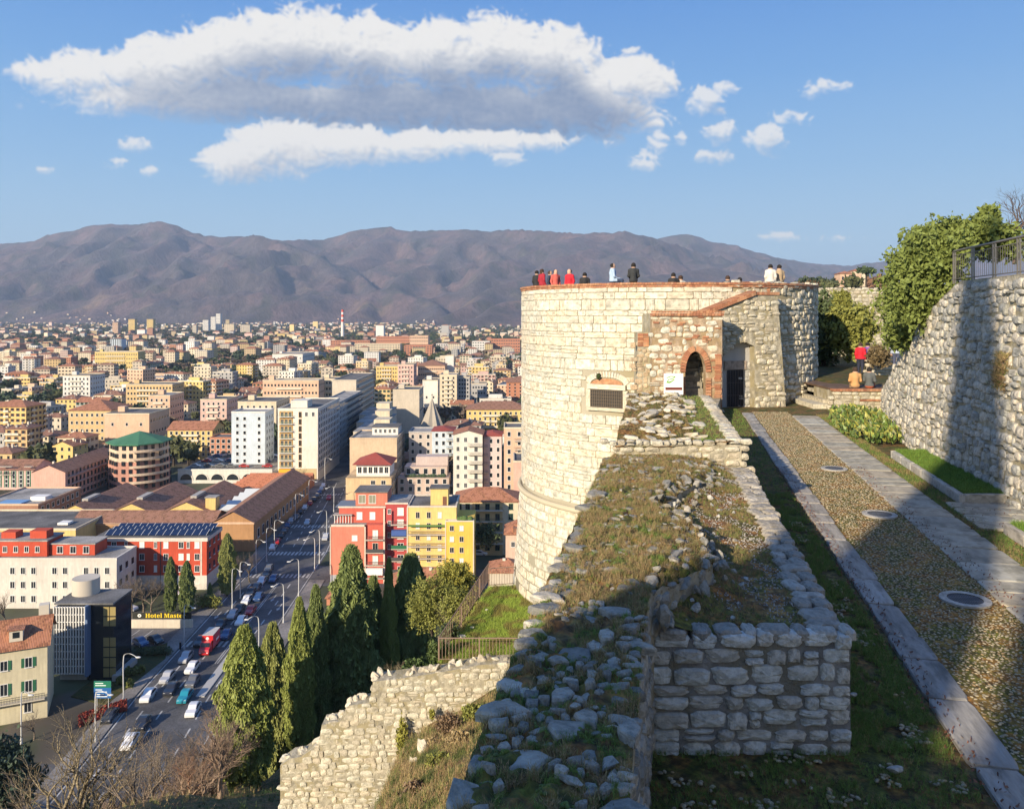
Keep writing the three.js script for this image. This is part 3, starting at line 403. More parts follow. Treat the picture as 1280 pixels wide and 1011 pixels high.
{ // long brick works with tiled roof beside the street
  const d = 236, br = PM(C(0.42, 0.235, 0.11)), h = new House('brick_works', 'long brown brick works with tiled roof turning the street corner', 'building', -100, d); claim(-132, -76, 234, 305);
  h.box('wall', br, -130, -89, GY, -57.3, d, d + 12); h.gable(RT.brown, -130, -88.4, -57.3, d, d + 12, 2.3, true, 0.5, br);
  h.box('wing_wall', br, -88.4, -76.2, GY, -57.0, d - 0.3, 300); h.gable(RT.brown, -88.4, -76.2, -57.0, d - 0.3, 300, 3.2, false, 0.5, br);
  h.gb('cornice', PW.peach, (g, x, Y, z) => { g.box(x(-130), x(-88.4), Y(-57.9), Y(-57.3), z(d), z(d - 0.2)); g.box(x(-88.4), x(-76.0), Y(-57.6), Y(-57.0), z(d - 0.3), z(d - 0.5)); });
  h.windows('front', d, -128, -89, -64, -59, 1, 8, 2.6, 2.2, { each: true, glass: PM(C(0.50, 0.22, 0.12)), frame: PW.peach }); h.windows('right', -76.2, 238, 299, -64.5, -58, 1, 14, 1.8, 2.6, { frames: true });
}
for (let i = 0; i < 3; i++) { const X0 = -148 + i * 17, d = 256 + i * 2, h = new House('workshop_shed', ['workshop shed with brown roof nearest the pink flats', 'middle workshop shed with brown roof and yellow front', 'workshop shed with brown roof beside the glass roofed hall'][i], 'shed', X0 + 8, d); claim(X0, X0 + 16, d, d + 34); h.box('wall', PW.yellow, X0, X0 + 16, GY, -60.2, d, d + 34); h.gable(RT.brown, X0, X0 + 16, -60.2, d, d + 34, 3.4, false, 0.4, PW.yellow); h.box('ridge_vent', concrete, X0 + 7, X0 + 9, -57, -56.2, d + 6, d + 14); }
{ const h = new House('glass_roofed_hall', 'hall with pale glazed roof lights between brick sheds', 'building', -96, 306); claim(-104, -89, 262, 300); h.box('wall', PW.sand, -97, -89.2, GY, -60.5, 262, 296); h.box('roof', RT.light, -97.2, -89, -60.5, -60.2, 262, 296); for (let i = 0; i < 5; i++) h.gb('roof_light', M(C(0.55, 0.58, 0.58), { roughness: 0.3 }), (g, x, Y, z) => g.gable(x(-96.5), x(-89.6), Y(-60.2), z(268 + i * 6), z(263 + i * 6), 1.3, true, 0)); h.box('stair_tower', PW.yellow, -100.5, -97.2, GY, -56, 262, 265.5); h.box('tower_roof', RT.light, -100.8, -97, -56, -55.7, 261.8, 265.7); }
{ const h = new House('ribbed_market_hall', 'low hall with parallel ridged terracotta roofs along the street', 'building', -92, 303); claim(-108, -80, 301, 326); const tr = M(C(0.42, 0.16, 0.09), { map: T.tile }); h.box('wall', PW.terracotta, -106, -80.5, GY, -61.5, 302, 325.5); for (let i = 0; i < 6; i++) h.gable(tr, -106, -80.5, -61.5, 302.3 + i * 3.9, 306 + i * 3.9, 1.5, true, 0.05, PW.terracotta); }
{ // white arcaded car park with cars on its deck
  const d = 330, h = new House('arcaded_car_park', 'low white car park with round arches and a parking deck', 'building', -117, d); claim(-140, -98, 328, 375);
  const wm = PM(C(0.66, 0.64, 0.58)); h.box('wall', wm, -138, -99, GY, -60.6, d, 372); h.box('deck', M(C(0.30, 0.28, 0.25), { map: T.asphalt }), -137.6, -99.4, -60.6, -60.5, d + 0.4, 371.6); h.box('parapet', wm, -138, -99, -60.6, -59.7, d - 0.1, d + 0.3);
  for (let i = 0; i < 6; i++) { const x = -134.5 + i * 6.4; h.gb('arch_shade_face', glassDark, (g, X, Y, z) => { for (let k = 0; k < 10; k++) { const a = k / 10 * Math.PI, b = (k + 1) / 10 * Math.PI; g.tri([X(x), Y(-64.2), z(d - 0.05)], [X(x + 2.5 * Math.cos(a)), Y(-64.2 + 2.5 * Math.sin(a)), z(d - 0.05)], [X(x + 2.5 * Math.cos(b)), Y(-64.2 + 2.5 * Math.sin(b)), z(d - 0.05)]); } }); h.gb('arch_rim', wm, (g, X, Y, z) => { for (let k = 0; k < 10; k++) { const a = k / 10 * Math.PI, b = (k + 1) / 10 * Math.PI, P = (r, t) => [X(x + r * Math.cos(t)), Y(-64.2 + r * Math.sin(t)), z(d - 0.22)]; g.quad(P(2.5, a), P(2.9, a), P(2.9, b), P(2.5, b)); const Q = (r, t) => [X(x + r * Math.cos(t)), Y(-64.2 + r * Math.sin(t)), z(d - 0.02)]; g.quad(Q(2.5, a), P(2.5, a), P(2.5, b), Q(2.5, b)); } }); }  // flat dark half-discs on the solid wall paint the shade of open arches
}
{ // the tall white slab at the street corner
  const d = 333, wm = PM(C(0.72, 0.68, 0.60)), h = house('white_tower_block', 'tall white tower block with ochre balcony bays at the street corner', 347, 397, d, 42, 512, wm);
  h.flat(h.X0, h.X1, h.y1, d, d + 42, RT.grey, wm); h.box('roof_house', wm, h.X0 + 4, h.X0 + 11, h.y1 + 0.15, h.y1 + 3.2, d + 5, d + 13);
  h.box('base_storey', M(C(0.45, 0.36, 0.20)), h.X0 + 0.5, h.X1 - 0.5, GY, GY + 5.5, d - 0.08, d + 1); h.box('awning', M(C(0.75, 0.36, 0.03)), h.X0 + 0.6, h.X0 + 5.6, GY + 4, GY + 5.5, d - 1.0, d - 0.1);
  const oc = PM(C(0.42, 0.25, 0.07)); h.box('balcony_bay', oc, h.X0 + 0.7, h.X0 + 6.3, GY + 5.5, h.y1 - 0.6, d - 0.06, d + 0.6);
  for (let f = 0; f < 8; f++) h.balcony('front', d, h.X0 + 0.6, h.X0 + 6.4, GY + 6 + f * 3.02, 1.2, M(C(0.30, 0.40, 0.30)), paintWhite);
  h.windows('front', d - 0.06, h.X0 + 1, h.X0 + 6, GY + 5.8, h.y1 - 0.6, 8, 3, 1.0, 1.9, { each: true, frame: paintCream }); h.windows('front', d, h.X0 + 8.4, h.X0 + 10.2, GY + 5.8, h.y1 - 0.6, 8, 1, 1.1, 2.2, { each: true, frame: oc, blind: () => false }); h.windows('front', d, h.X0 + 10.5, h.X1 - 0.5, h.y1 - 3.2, h.y1 - 0.6, 1, 2, 1.0, 1.7, { each: true });
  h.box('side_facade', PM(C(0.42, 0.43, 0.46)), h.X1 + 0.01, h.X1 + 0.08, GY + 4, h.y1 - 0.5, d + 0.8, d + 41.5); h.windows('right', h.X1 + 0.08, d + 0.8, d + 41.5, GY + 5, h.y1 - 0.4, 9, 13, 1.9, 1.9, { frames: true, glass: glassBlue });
}
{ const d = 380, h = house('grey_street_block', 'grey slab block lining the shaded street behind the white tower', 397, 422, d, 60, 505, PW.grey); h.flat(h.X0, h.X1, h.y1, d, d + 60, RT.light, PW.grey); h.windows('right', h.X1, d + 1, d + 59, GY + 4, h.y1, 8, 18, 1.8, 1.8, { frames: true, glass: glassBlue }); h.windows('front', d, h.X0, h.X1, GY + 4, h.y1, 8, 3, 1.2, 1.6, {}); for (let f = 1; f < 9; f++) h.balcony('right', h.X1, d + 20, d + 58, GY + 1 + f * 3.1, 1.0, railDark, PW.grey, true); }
{ const d = 446, h = house('dark_street_block', 'dark flats with stacked balconies deep in the shaded street', 415, 445, d, 55, 476, PW.sand); h.flat(h.X0, h.X1, h.y1, d, d + 55, RT.grey, PW.sand); h.windows('right', h.X1, d + 1, d + 54, GY + 4, h.y1, 9, 16, 1.5, 1.7, {}); for (let f = 1; f < 10; f++) h.balcony('right', h.X1, d + 2, d + 52, GY + 0.6 + f * 3.1, 1.3, paintCream, PW.sand, true); }
{ const d = 345, h = house('pale_blue_block', 'pale blue square block next to the white tower', 289, 331, d, 13, 516, PW.blue); h.flat(h.X0, h.X1, h.y1, d, d + 13, RT.light, PW.white); h.windows('front', d, h.X0 + 1, h.X1 - 1, GY + 2, h.y1 - 1, 8, 4, 1.1, 1.4, { frames: true, skip: (r, c) => c === 2 }); h.windows('right', h.X1, d + 1, d + 12, GY + 2, h.y1 - 1, 8, 3, 1.1, 1.4, {}); }
{ const d = 352, h = house('red_shop_row', 'low brick red building beside the parking deck', 262, 330, d + 24, 12, 548, PW.terracotta); h.flat(h.X0, h.X1, h.y1, d + 24, d + 36, RT.grey, PW.terracotta); h.windows('front', d + 24, h.X0, h.X1, GY + 1, h.y1, 4, 10, 1.4, 1.6, { frames: true }); }
{ // many-sided block with green roof
  const d = 314, cx = XA(174, d + 11), R = 11.5, h = new House('green_roofed_block', 'many sided pink block with green roof and curved balconies', 'building', cx, d + 11); claim(cx - 13, cx + 13, d - 2, d + 24);
  const out = (r) => { const a = []; for (let i = 0; i < 8; i++) { const t = (i + 0.5) / 8 * 2 * Math.PI; a.push([r * Math.cos(t), -r * Math.sin(t)]); } return a; };
  const pk = PM(C(0.50, 0.26, 0.20)), cr = PM(C(0.66, 0.52, 0.38)); part(h.o, 'wall', new GB().poly(out(R), 0, 11.4).build(), pk); part(h.o, 'upper_wall', new GB().poly(out(R - 0.4), 11.4, 18.6).build(), cr);
  const rf = new GB(), o = out(R + 1); for (let i = 0; i < 8; i++) { const a = o[i], b = o[(i + 1) % 8]; rf.tri([a[0], 18.6, a[1]], [b[0], 18.6, b[1]], [0, 22.4, 0]); rf.quad([a[0], 18.2, a[1]], [b[0], 18.2, b[1]], [b[0], 18.6, b[1]], [a[0], 18.6, a[1]]); } part(h.o, 'roof', rf.build(), RT.green);
  const P = new GB(); for (let f = 0; f < 6; f++) for (let k = 0; k < 24; k++) { const t = k / 24 * 2 * Math.PI + 0.13, r = (f > 3 ? R - 0.4 : R) * 0.925 / Math.cos(((t / (Math.PI / 4) % 1 + 1) % 1 - 0.5 + 0.5 - Math.round((t / (Math.PI / 4) % 1 + 1) % 1)) * Math.PI / 4) ; P.m = new THREE.Matrix4().makeRotationY(t + Math.PI / 2 - 0.0).setPosition(r * Math.cos(t), 1.8 + f * 3.05, -r * Math.sin(t)); P.box(-0.6, 0.6, -0.8, 0.9, 0, 0.42, false); } part(h.o, 'window_panes', P.build(), glassDark, 'stuff');
  for (let f = 1; f < 6; f++) { const bg = new GB(), r0 = R - 0.6, r1 = R + 1.2; for (let k = 0; k < 12; k++) { const a = -1.42 + k * 0.11, b = a + 0.11, q = (r, t, y) => [r * Math.cos(t), y, -r * Math.sin(t)], y = f * 3.05 + 0.2; bg.quad(q(r1, a, y), q(r1, b, y), q(r1, b, y + 1), q(r1, a, y + 1)); bg.quad(q(r0, a, y + 0.1), q(r1, a, y + 0.1), q(r1, b, y + 0.1), q(r0, b, y + 0.1)); } part(h.o, 'balcony', bg.build(), cr); }
}
{ const d = 297, h = house('pink_flats', 'pink gabled flats with a long shaded side of planted balconies', 39, 81, d, 40, 590, PM(C(0.68, 0.40, 0.32))); h.gable(RT.brown, h.X0, h.X1, h.y1, d, d + 40, 2.6, false, 0.5, PM(C(0.68, 0.40, 0.32))); h.windows('right', h.X1, d + 1, d + 39, GY + 0.5, h.y1, 4, 14, 1.3, 1.9, {}); for (let f = 1; f < 4; f++) h.balcony('right', h.X1, d + 2, d + 38, GY + f * 3.1, 1.3, railDark, PW.pink); h.chimney(h.X0 + 3, h.y1 + 1, d + 8); h.chimney(h.X0 + 3, h.y1 + 1, d + 24); }
{ const d = 318, h = house('rose_flats', 'rose coloured flats with iron balconies beside the gabled pink flats', -25, 41, d, 14, 587, PW.pink); h.gable(RT.brown, h.X0, h.X1, h.y1, d, d + 14, 3, true, 0.5, PW.pink); h.windows('front', d, h.X0 + 6, h.X1 - 0.5, GY + 1, h.y1 - 0.5, 4, 5, 1.0, 1.6, { frames: true, shutter: shutterGreen }); h.balcony('front', d, h.X0 + 8, h.X0 + 13, GY + 6.2); h.balcony('front', d, h.X0 + 8, h.X0 + 13, GY + 9.4); h.balcony('front', d, h.X1 - 3, h.X1, GY + 9.4); }
{ const d = 262, h = house('brick_side_block', 'brick building with flat cluttered roof in front of the rose flats', -30, 47, d, 26, 632, PM(C(0.36, 0.19, 0.12))); h.flat(h.X0, h.X1, h.y1, d, d + 26, RT.light, PW.peach); h.windows('right', h.X1, d + 1, d + 25, GY + 1, h.y1, 2, 8, 1.2, 1.6, { frames: true }); h.box('roof_tank', paintWhite, h.X0 + 14, h.X0 + 19, h.y1 + 0.15, h.y1 + 1.5, d + 6, d + 10); h.box('blue_awning', M(C(0.16, 0.32, 0.55)), h.X0 + 6, h.X0 + 14, h.y1 + 0.2, h.y1 + 0.6, d + 1, d + 6); }
{ // red apartment house by the junction
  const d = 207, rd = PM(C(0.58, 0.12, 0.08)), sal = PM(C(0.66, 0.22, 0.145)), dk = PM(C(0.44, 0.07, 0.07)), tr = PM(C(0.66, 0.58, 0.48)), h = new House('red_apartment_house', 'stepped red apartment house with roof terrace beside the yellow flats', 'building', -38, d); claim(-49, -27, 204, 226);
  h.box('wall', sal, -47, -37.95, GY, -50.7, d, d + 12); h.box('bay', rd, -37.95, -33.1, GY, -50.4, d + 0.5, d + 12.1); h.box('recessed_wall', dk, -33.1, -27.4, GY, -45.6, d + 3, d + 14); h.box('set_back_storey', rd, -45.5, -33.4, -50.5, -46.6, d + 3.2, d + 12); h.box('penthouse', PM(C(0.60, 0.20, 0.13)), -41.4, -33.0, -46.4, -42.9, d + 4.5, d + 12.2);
  h.gb('trim', tr, (g, x, Y, z) => { g.box(x(-47.15), x(-46.9), Y(GY + 2.6), Y(-50.2), z(d), z(d - 0.1)); g.box(x(-38.2), x(-37.9), Y(GY + 2.6), Y(-50.2), z(d), z(d - 0.1)); g.box(x(-47.15), x(-37.9), Y(-50.7), Y(-50.2), z(d + 0.3), z(d - 0.1)); g.box(x(-33.4), x(-33.0), Y(GY), Y(-46.2), z(d + 0.5), z(d + 0.35)); g.box(x(-45.7), x(-33.2), Y(-46.6), Y(-46.2), z(d + 3.4), z(d + 3.0)); g.box(x(-33.3), x(-27.3), Y(-45.6), Y(-45.2), z(d + 3.2), z(d + 2.8)); });
  h.box('base_storey', PM(C(0.42, 0.42, 0.44)), -47.05, -37.9, GY, GY + 2.4, d - 0.05, d + 1); h.box('roof', RT.grey, -41.7, -32.8, -42.9, -42.6, d + 4.2, d + 12.4); h.box('roof', RT.light, -33.1, -27.4, -45.55, -45.45, d + 3.4, d + 13.8); h.box('terrace_floor', RT.light, -46.8, -38.1, -50.65, -50.55, d + 0.3, d + 3.2);
  h.windows('front', d, -42.5, -39, -58.6, -52, 2, 1, 1.25, 1.25, { each: true, blind: () => true }); h.windows('front', d + 0.5, -37, -34, -64.5, -51.2, 4, 1, 1.3, 2.1, { each: true, frame: tr, blind: (r) => r !== 2 }); h.windows('front', d + 3.2, -41.8, -35, -50, -47.4, 1, 2, 1.3, 1.8, { each: true, blind: () => true }); h.windows('front', d + 4.5, -41, -35.6, -46, -43.3, 1, 2, 1.7, 2.1, { each: true, glass: M(C(0.25, 0.25, 0.18), { roughness: 0.2 }) }); h.windows('front', d + 3, -31, -27.6, -64.5, -46, 6, 1, 1.5, 1.9, { each: true, blind: (r) => r > 2 }); h.windows('front', d + 3, -33, -31.4, -64.5, -46, 6, 1, 0.7, 1.2, { each: true });
  for (let f = 0; f < 4; f++) h.balcony('front', d + 0.5, -37.8, -33.3, GY + 1.6 + f * 3.3, 0.9, railDark, tr, f === 2); for (let f = 0; f < 5; f++) h.balcony('front', d + 3, -31.6, -27.5, GY + 2.2 + f * 3.15, 1.1, f === 2 ? shutterGreen : railDark, tr, f < 4);
  h.box('awning', M(C(0.05, 0.10, 0.30)), -31.5, -27.6, -53.6, -52.2, d + 1.6, d + 2.9); h.box('awning', paintWhite, -37.7, -33.4, -63, -61.4, d - 0.9, d + 0.3);
  for (let i = 0; i < 7; i++) h.box('pergola_post', paintWhite, -46.6 + i * 0.72, -46.45 + i * 0.72, -50.5, -48.4, d + 2.6, d + 2.75); h.box('pergola_roof', concrete, -46.9, -41.9, -48.4, -48.2, d + 2.2, d + 4.6); h.box('skylight_roof', M(C(0.12, 0.14, 0.18), { roughness: 0.3 }), -46.6, -41.6, -46.7, -46.5, d + 4, d + 11);
}
{ // yellow apartment house
  const d = 207, ye = PM(C(0.74, 0.50, 0.09)), ye2 = PM(C(0.74, 0.54, 0.20)), tr = PM(C(0.66, 0.58, 0.48)), h = new House('yellow_apartment_house', 'bright yellow apartment house with a lower wing beside red flats', 'building', -18, d); claim(-27, -9, 203, 222);
  h.box('wall', ye2, -27.2, -14.5, GY, -46.0, d + 1.2, d + 14); h.box('wing', ye, -17.2, -9.9, GY, -49.3, d - 0.5, d + 12); h.box('stair_head', ye2, -21.4, -16.8, -45.9, -41.6, d + 3, d + 7); h.box('stair_head_roof', RT.grey, -21.7, -16.5, -41.6, -41.3, d + 2.7, d + 7.3);
  h.flat(-27.2, -14.5, -46.0, d + 1.2, d + 14, RT.grey, tr, 0.4); h.flat(-17.2, -9.9, -49.3, d - 0.5, d + 0.9, RT.light, tr, 0.3);
  h.gb('trim', tr, (g, x, Y, z) => { g.box(x(-27.4), x(-27.1), Y(GY), Y(-46), z(d + 1.3), z(d + 1.05)); g.box(x(-10.1), x(-9.8), Y(GY), Y(-49.3), z(d), z(d - 0.6)); g.box(x(-17.3), x(-17.05), Y(GY), Y(-49.3), z(d), z(d - 0.6)); });
  h.windows('front', d + 1.2, -26, -17.4, GY + 2, -46.6, 6, 3, 0.9, 1.5, { each: true, frame: tr, blind: (r, c) => (r + c) % 3 === 1 }); h.windows('front', d - 0.5, -16.8, -11.8, GY + 2, -49.6, 5, 2, 0.95, 1.25, { each: true, frame: tr, blind: (r, c) => (r * 2 + c) % 3 === 0 }); h.box('stair_door', shutterBrown, -18.2, -17.2, -45.9, -43.6, d + 2.9, d + 3.05);
  for (let f = 0; f < 4; f++) h.balcony('front', d + 1.2, -27, -17.3, GY + 3.4 + f * 3.1, 1.15, railDark, tr);
  h.box('balcony_awning', M(C(0.10, 0.22, 0.06)), -27, -17.3, -50.7, -50.5, d - 0.1, d + 1.1);
  for (let i = 0; i < 5; i++) part(h.o, 'terrace_plant', new THREE.IcosahedronGeometry(0.55 + (i % 3) * 0.2, 1).translate(-13.8 + 18 + i * 0.75, -48.8 - GY, -2.0 + 1.6), M(C(0.07, 0.12, 0.03)));
}
{ const d = 290, tn = PM(C(0.66, 0.48, 0.28)), h = house('tan_terrace_house', 'tan block with glazed roof terrace under a red pitched roof', 432, 489, d, 16, 597, tn); h.box('penthouse', paintWhite, h.X0 + 3.4, h.X1 - 1, h.y1, h.y1 + 4.4, d + 2.5, d + 14); h.hip(RT.red, h.X0 + 2.8, h.X1 - 0.6, h.y1 + 4.4, d + 1.5, d + 15, 3.4, 0.6); h.windows('front', d + 2.5, h.X0 + 3.6, h.X1 - 1.2, h.y1 + 0.4, h.y1 + 4.2, 1, 6, 1.3, 2.2, { each: true }); h.balcony('front', d, h.X0, h.X1, h.y1 + 0.05, 0.3, railDark, tn); h.windows('front', d, h.X0 + 8, h.X1 - 1, GY, h.y1, 3, 2, 1.5, 1.4, { each: true, frame: paintWhite }); h.windows('right', h.X1, d + 1, d + 15, GY, h.y1, 3, 4, 1.2, 1.6, {}); }
{ const d = 312, tn = PM(C(0.60, 0.46, 0.31)), h = house('tan_street_block', 'plain tan block rising behind the red pitched roof', 437, 496, d, 22, 549, tn); h.flat(h.X0, h.X1, h.y1, d, d + 22, RT.light, tn); h.box('roof_house', PW.white, h.X0 + 7, h.X1 - 1, h.y1 + 0.15, h.y1 + 3.2, d + 10, d + 20); h.windows('front', d + 10, h.X0 + 7.5, h.X1 - 1.5, h.y1 + 0.3, h.y1 + 3.2, 1, 5, 0.9, 1.4, { each: true }); h.box('roof_house_roof', RT.grey, h.X0 + 6.6, h.X1 - 0.6, h.y1 + 3.2, h.y1 + 3.5, d + 9.6, d + 20.4); h.windows('right', h.X1, d + 1, d + 21, GY, h.y1, 6, 5, 1.1, 1.5, {}); }
{ const h = new House('long_grey_hall', 'long pale roofed hall running down the shaded street', 'building', -68, 340); claim(-80, -58, 338, 445); const c = PW.sand; const g = new GB(); for (const [a, b] of [[340, 372], [372, 405], [405, 440]]) { const X0 = polyAt(streetX, a) + 7; h.box('wall', c, X0, X0 + 14, GY, -46 - (a - 340) * 0.015, a, b - 0.2); h.box('roof', RT.light, X0 - 0.2, X0 + 14.2, -46 - (a - 340) * 0.015, -45.7 - (a - 340) * 0.015, a, b - 0.2); h.box('roof_house', PW.cream, X0 + 6, X0 + 13, -45.7, -42.8, a + 16, a + 26); } }
{ const d = 300, dk = PM(C(0.56, 0.44, 0.37)), h = house('terraced_flats', 'rose brown flats with planted roof terraces before the pyramid', 497, 561, d, 10, 597, dk); h.box('middle_storey', dk, h.X0 + 2, h.X1 - 1, h.y1, h.y1 + 3.4, d + 3.5, d + 12); h.box('upper_storey', PM(C(0.52, 0.43, 0.40)), h.X0 + 6, h.X1 - 1, h.y1 + 3.4, h.y1 + 6.6, d + 7, d + 13); h.windows('front', d, h.X0, h.X1, GY, h.y1, 3, 6, 1.3, 1.7, { frames: true }); h.windows('front', d + 3.5, h.X0 + 2, h.X1 - 1, h.y1, h.y1 + 3.4, 1, 5, 1.5, 2, { frames: true }); for (let i = 0; i < 16; i++) { part(h.o, 'terrace_plant', new THREE.IcosahedronGeometry(0.5 + (i % 4) * 0.14, 1).translate(h.X0 + 3 + i * 0.95 - h.X, h.y1 + 0.4 - GY, -1.2), M(C(0.05, 0.085, 0.035))); } h.balcony('front', d, h.X0, h.X1, h.y1, 0.2, railDark, dk); }
{ const d = 326, h = house('grey_brown_flats', 'grey brown flats standing before the concrete pyramid', 511, 540, d, 13, 541, PM(C(0.52, 0.45, 0.39))); h.flat(h.X0, h.X1, h.y1, d, d + 13, RT.light, PW.grey); h.windows('front', d, h.X0, h.X1, GY, h.y1, 7, 3, 1.1, 1.6, { frames: true }); const h2 = house('ice_blue_flats', 'ice blue flats with a red edged roof beside white balcony flats', 540, 567, d - 2, 13, 539, PW.blue); h2.hip(RT.red, h2.X0, h2.X1, h2.y1, d - 2, d + 11, 1.2, 0.4); h2.windows('front', d - 2, h2.X0 + 0.5, h2.X1, GY, h2.y1, 7, 3, 1.1, 1.6, { frames: true }); for (let f = 1; f < 8; f++) h2.balcony('front', d - 2, h2.X1 - 3, h2.X1 - 0.2, GY + f * 3.1, 1, railDark); }
{ const d = 298, wm = PM(C(0.70, 0.66, 0.58)), h = house('white_balcony_flats', 'white seven storey flats with balconies under a low red gable', 566.5, 603, d, 13, 543, wm); h.gable(RT.tile, h.X0, h.X1, h.y1, d, d + 13, 1.5, false, 0.5, wm); h.windows('front', d, h.X0 + 0.3, h.X0 + 6, GY + 1, h.y1 - 0.3, 7, 2, 1.0, 1.6, { each: true, skip: (r, c) => false }); h.windows('front', d, h.X1 - 4.4, h.X1 - 0.4, GY + 1, h.y1 - 0.3, 7, 1, 1.2, 2.1, { each: true }); for (let f = 0; f < 7; f++) h.balcony('front', d, h.X1 - 5.4, h.X1 - 0.1, GY + 1.0 + f * 3.3, 1.2, f === 1 ? M(C(0.35, 0.03, 0.15)) : railDark); }
{ const d = 302, h = house('lilac_flats', 'lilac grey flats between the white and the salmon flats', 604.5, 627, d, 12, 545, PM(C(0.58, 0.48, 0.47))); h.hip(RT.red, h.X0, h.X1, h.y1, d, d + 12, 1.2, 0.4); h.windows('front', d, h.X0 + 1.5, h.X1, GY + 1, h.y1 - 0.3, 7, 2, 1.0, 1.6, { frames: true }); for (let f = 1; f < 8; f++) h.balcony('front', d, h.X0, h.X0 + 1.6, GY + 0.4 + f * 3.2, 1, railDark); const d2 = 296, h2 = house('salmon_flats', 'salmon flats with small balconies beside the round tower', 630, 668, d2, 14, 536, PW.peach); h2.flat(h2.X0, h2.X1, h2.y1, d2, d2 + 14, RT.grey, PW.cream); h2.windows('front', d2, h2.X0, h2.X1, GY + 1, h2.y1 - 0.3, 8, 3, 1.1, 1.6, { frames: true }); for (let f = 2; f < 8; f++) h2.balcony('front', d2, h2.X0 + 3.6, h2.X0 + 7.2, GY + 0.5 + f * 3.2, 1); const d3 = 262, h3 = house('blank_pink_gable', 'blank pink house end standing against the round tower', 642, 690, d3, 16, 578, PM(C(0.66, 0.42, 0.33))); h3.flat(h3.X0, h3.X1, h3.y1, d3, d3 + 16, RT.grey, PW.cream); h3.windows('right', h3.X1, d3, d3 + 16, GY, h3.y1, 4, 4, 1, 1.5, {}); }
{ const d = 232, h = house('orange_roofed_flats', 'cream flats with orange tiled roof and long balconies behind yellow house', 569, 648, d, 12, 627, PW.cream); h.hip(RT.tile, h.X0, h.X1, h.y1, d, d + 12, 3.0, 0.7); h.box('centre_bay', PW.ochre, h.X0 + 5, h.X1 - 4.6, GY, h.y1 - 0.01, d - 0.4, d); h.windows('front', d - 0.4, h.X0 + 5, h.X1 - 4.6, GY + 1, h.y1, 5, 3, 1.1, 1.7, { each: true, frame: shutterGreen }); h.windows('front', d, h.X1 - 4.4, h.X1, GY + 1, h.y1, 5, 1, 1.1, 1.6, { each: true, frame: shutterGreen }); h.windows('front', d, h.X0, h.X0 + 4.8, GY + 1, h.y1, 5, 2, 1.1, 1.6, { each: true, frame: shutterGreen }); for (let f = 1; f < 5; f++) h.balcony('front', d - 0.4, h.X0 + 4.6, h.X1 - 4.4, GY + 0.4 + f * 3.2, 1.2); }
{ const d = 212, h = house('small_pink_house', 'small pink house with red roof at the foot of the tower', 632, 662, d, 9, 668, PM(C(0.64, 0.46, 0.36)), { cat: 'house' }); h.hip(RT.tile, h.X0, h.X1, h.y1, d, d + 9, 2.6, 0.5); h.windows('front', d, h.X0 + 0.5, h.X1, GY + 1, h.y1, 2, 2, 0.9, 1.3, { each: true }); h.box('dormer', RT.brown, h.X0 + 2, h.X0 + 3.5, h.y1 + 0.6, h.y1 + 1.6, d, d + 2); const d2 = 188, h2 = house('low_tiled_house', 'low house with orange roof just below the fenced lawn', 612, 655, d2, 8, 716, PW.sand, { cat: 'house' }); h2.hip(RT.tile, h2.X0, h2.X1, h2.y1, d2, d2 + 8, 2.4, 0.4); h2.chimney(h2.X0 + 3, h2.y1 + 1, d2 + 3); }
{ const d = 187, h = house('brick_roofed_house', 'low house with brick red roof in front of the yellow flats', 486, 568, d, 10, 735, PW.terracotta, { cat: 'house' }); h.hip(RT.tile, h.X0, h.X1, h.y1, d, d + 10, 3.4, 0.5); h.chimney(h.X0 + 9, h.y1 + 2, d + 4); const d2 = 192, h2 = house('red_tiled_shed', 'small red tiled shed beside the side street', 408, 425, d2, 6, 748, PW.terracotta, { cat: 'shed' }); h2.hip(RT.tile, h2.X0, h2.X1, h2.y1, d2, d2 + 6, 1.4, 0.4); }
{ // concrete pyramid
  const d = 420, X = XA(540, d), h = new House('concrete_pyramid', 'pointed grey concrete pyramid roof of a modern church', 'church', X, d); claim(X - 12, X + 12, d - 12, d + 12);
  const fold = M(C(0.40, 0.36, 0.30), { map: T.plaster }), ap = 25.9, q = (a, r) => [r * Math.sin(a), 0, r * Math.cos(a)]; const n = 8;
  for (let i = 0; i < n; i++) { const a = i / n * 6.2832 - 0.25, g = new GB(), r = 11.2; const A = q(a, r), M1 = q(a + 3.1416 / n, r * 0.78), B = q(a + 6.2832 / n, r), P = [0, ap, 0]; g.tri(A, M1, P); g.tri(M1, B, P); part(h.o, 'roof_fold', g.build(), fold); }
  part(h.o, 'cross', merge([new THREE.BoxGeometry(0.2, 2.4, 0.2).translate(0, ap + 1, 0), new THREE.BoxGeometry(1.2, 0.2, 0.2).translate(0, ap + 1.4, 0)]), railDark);
}
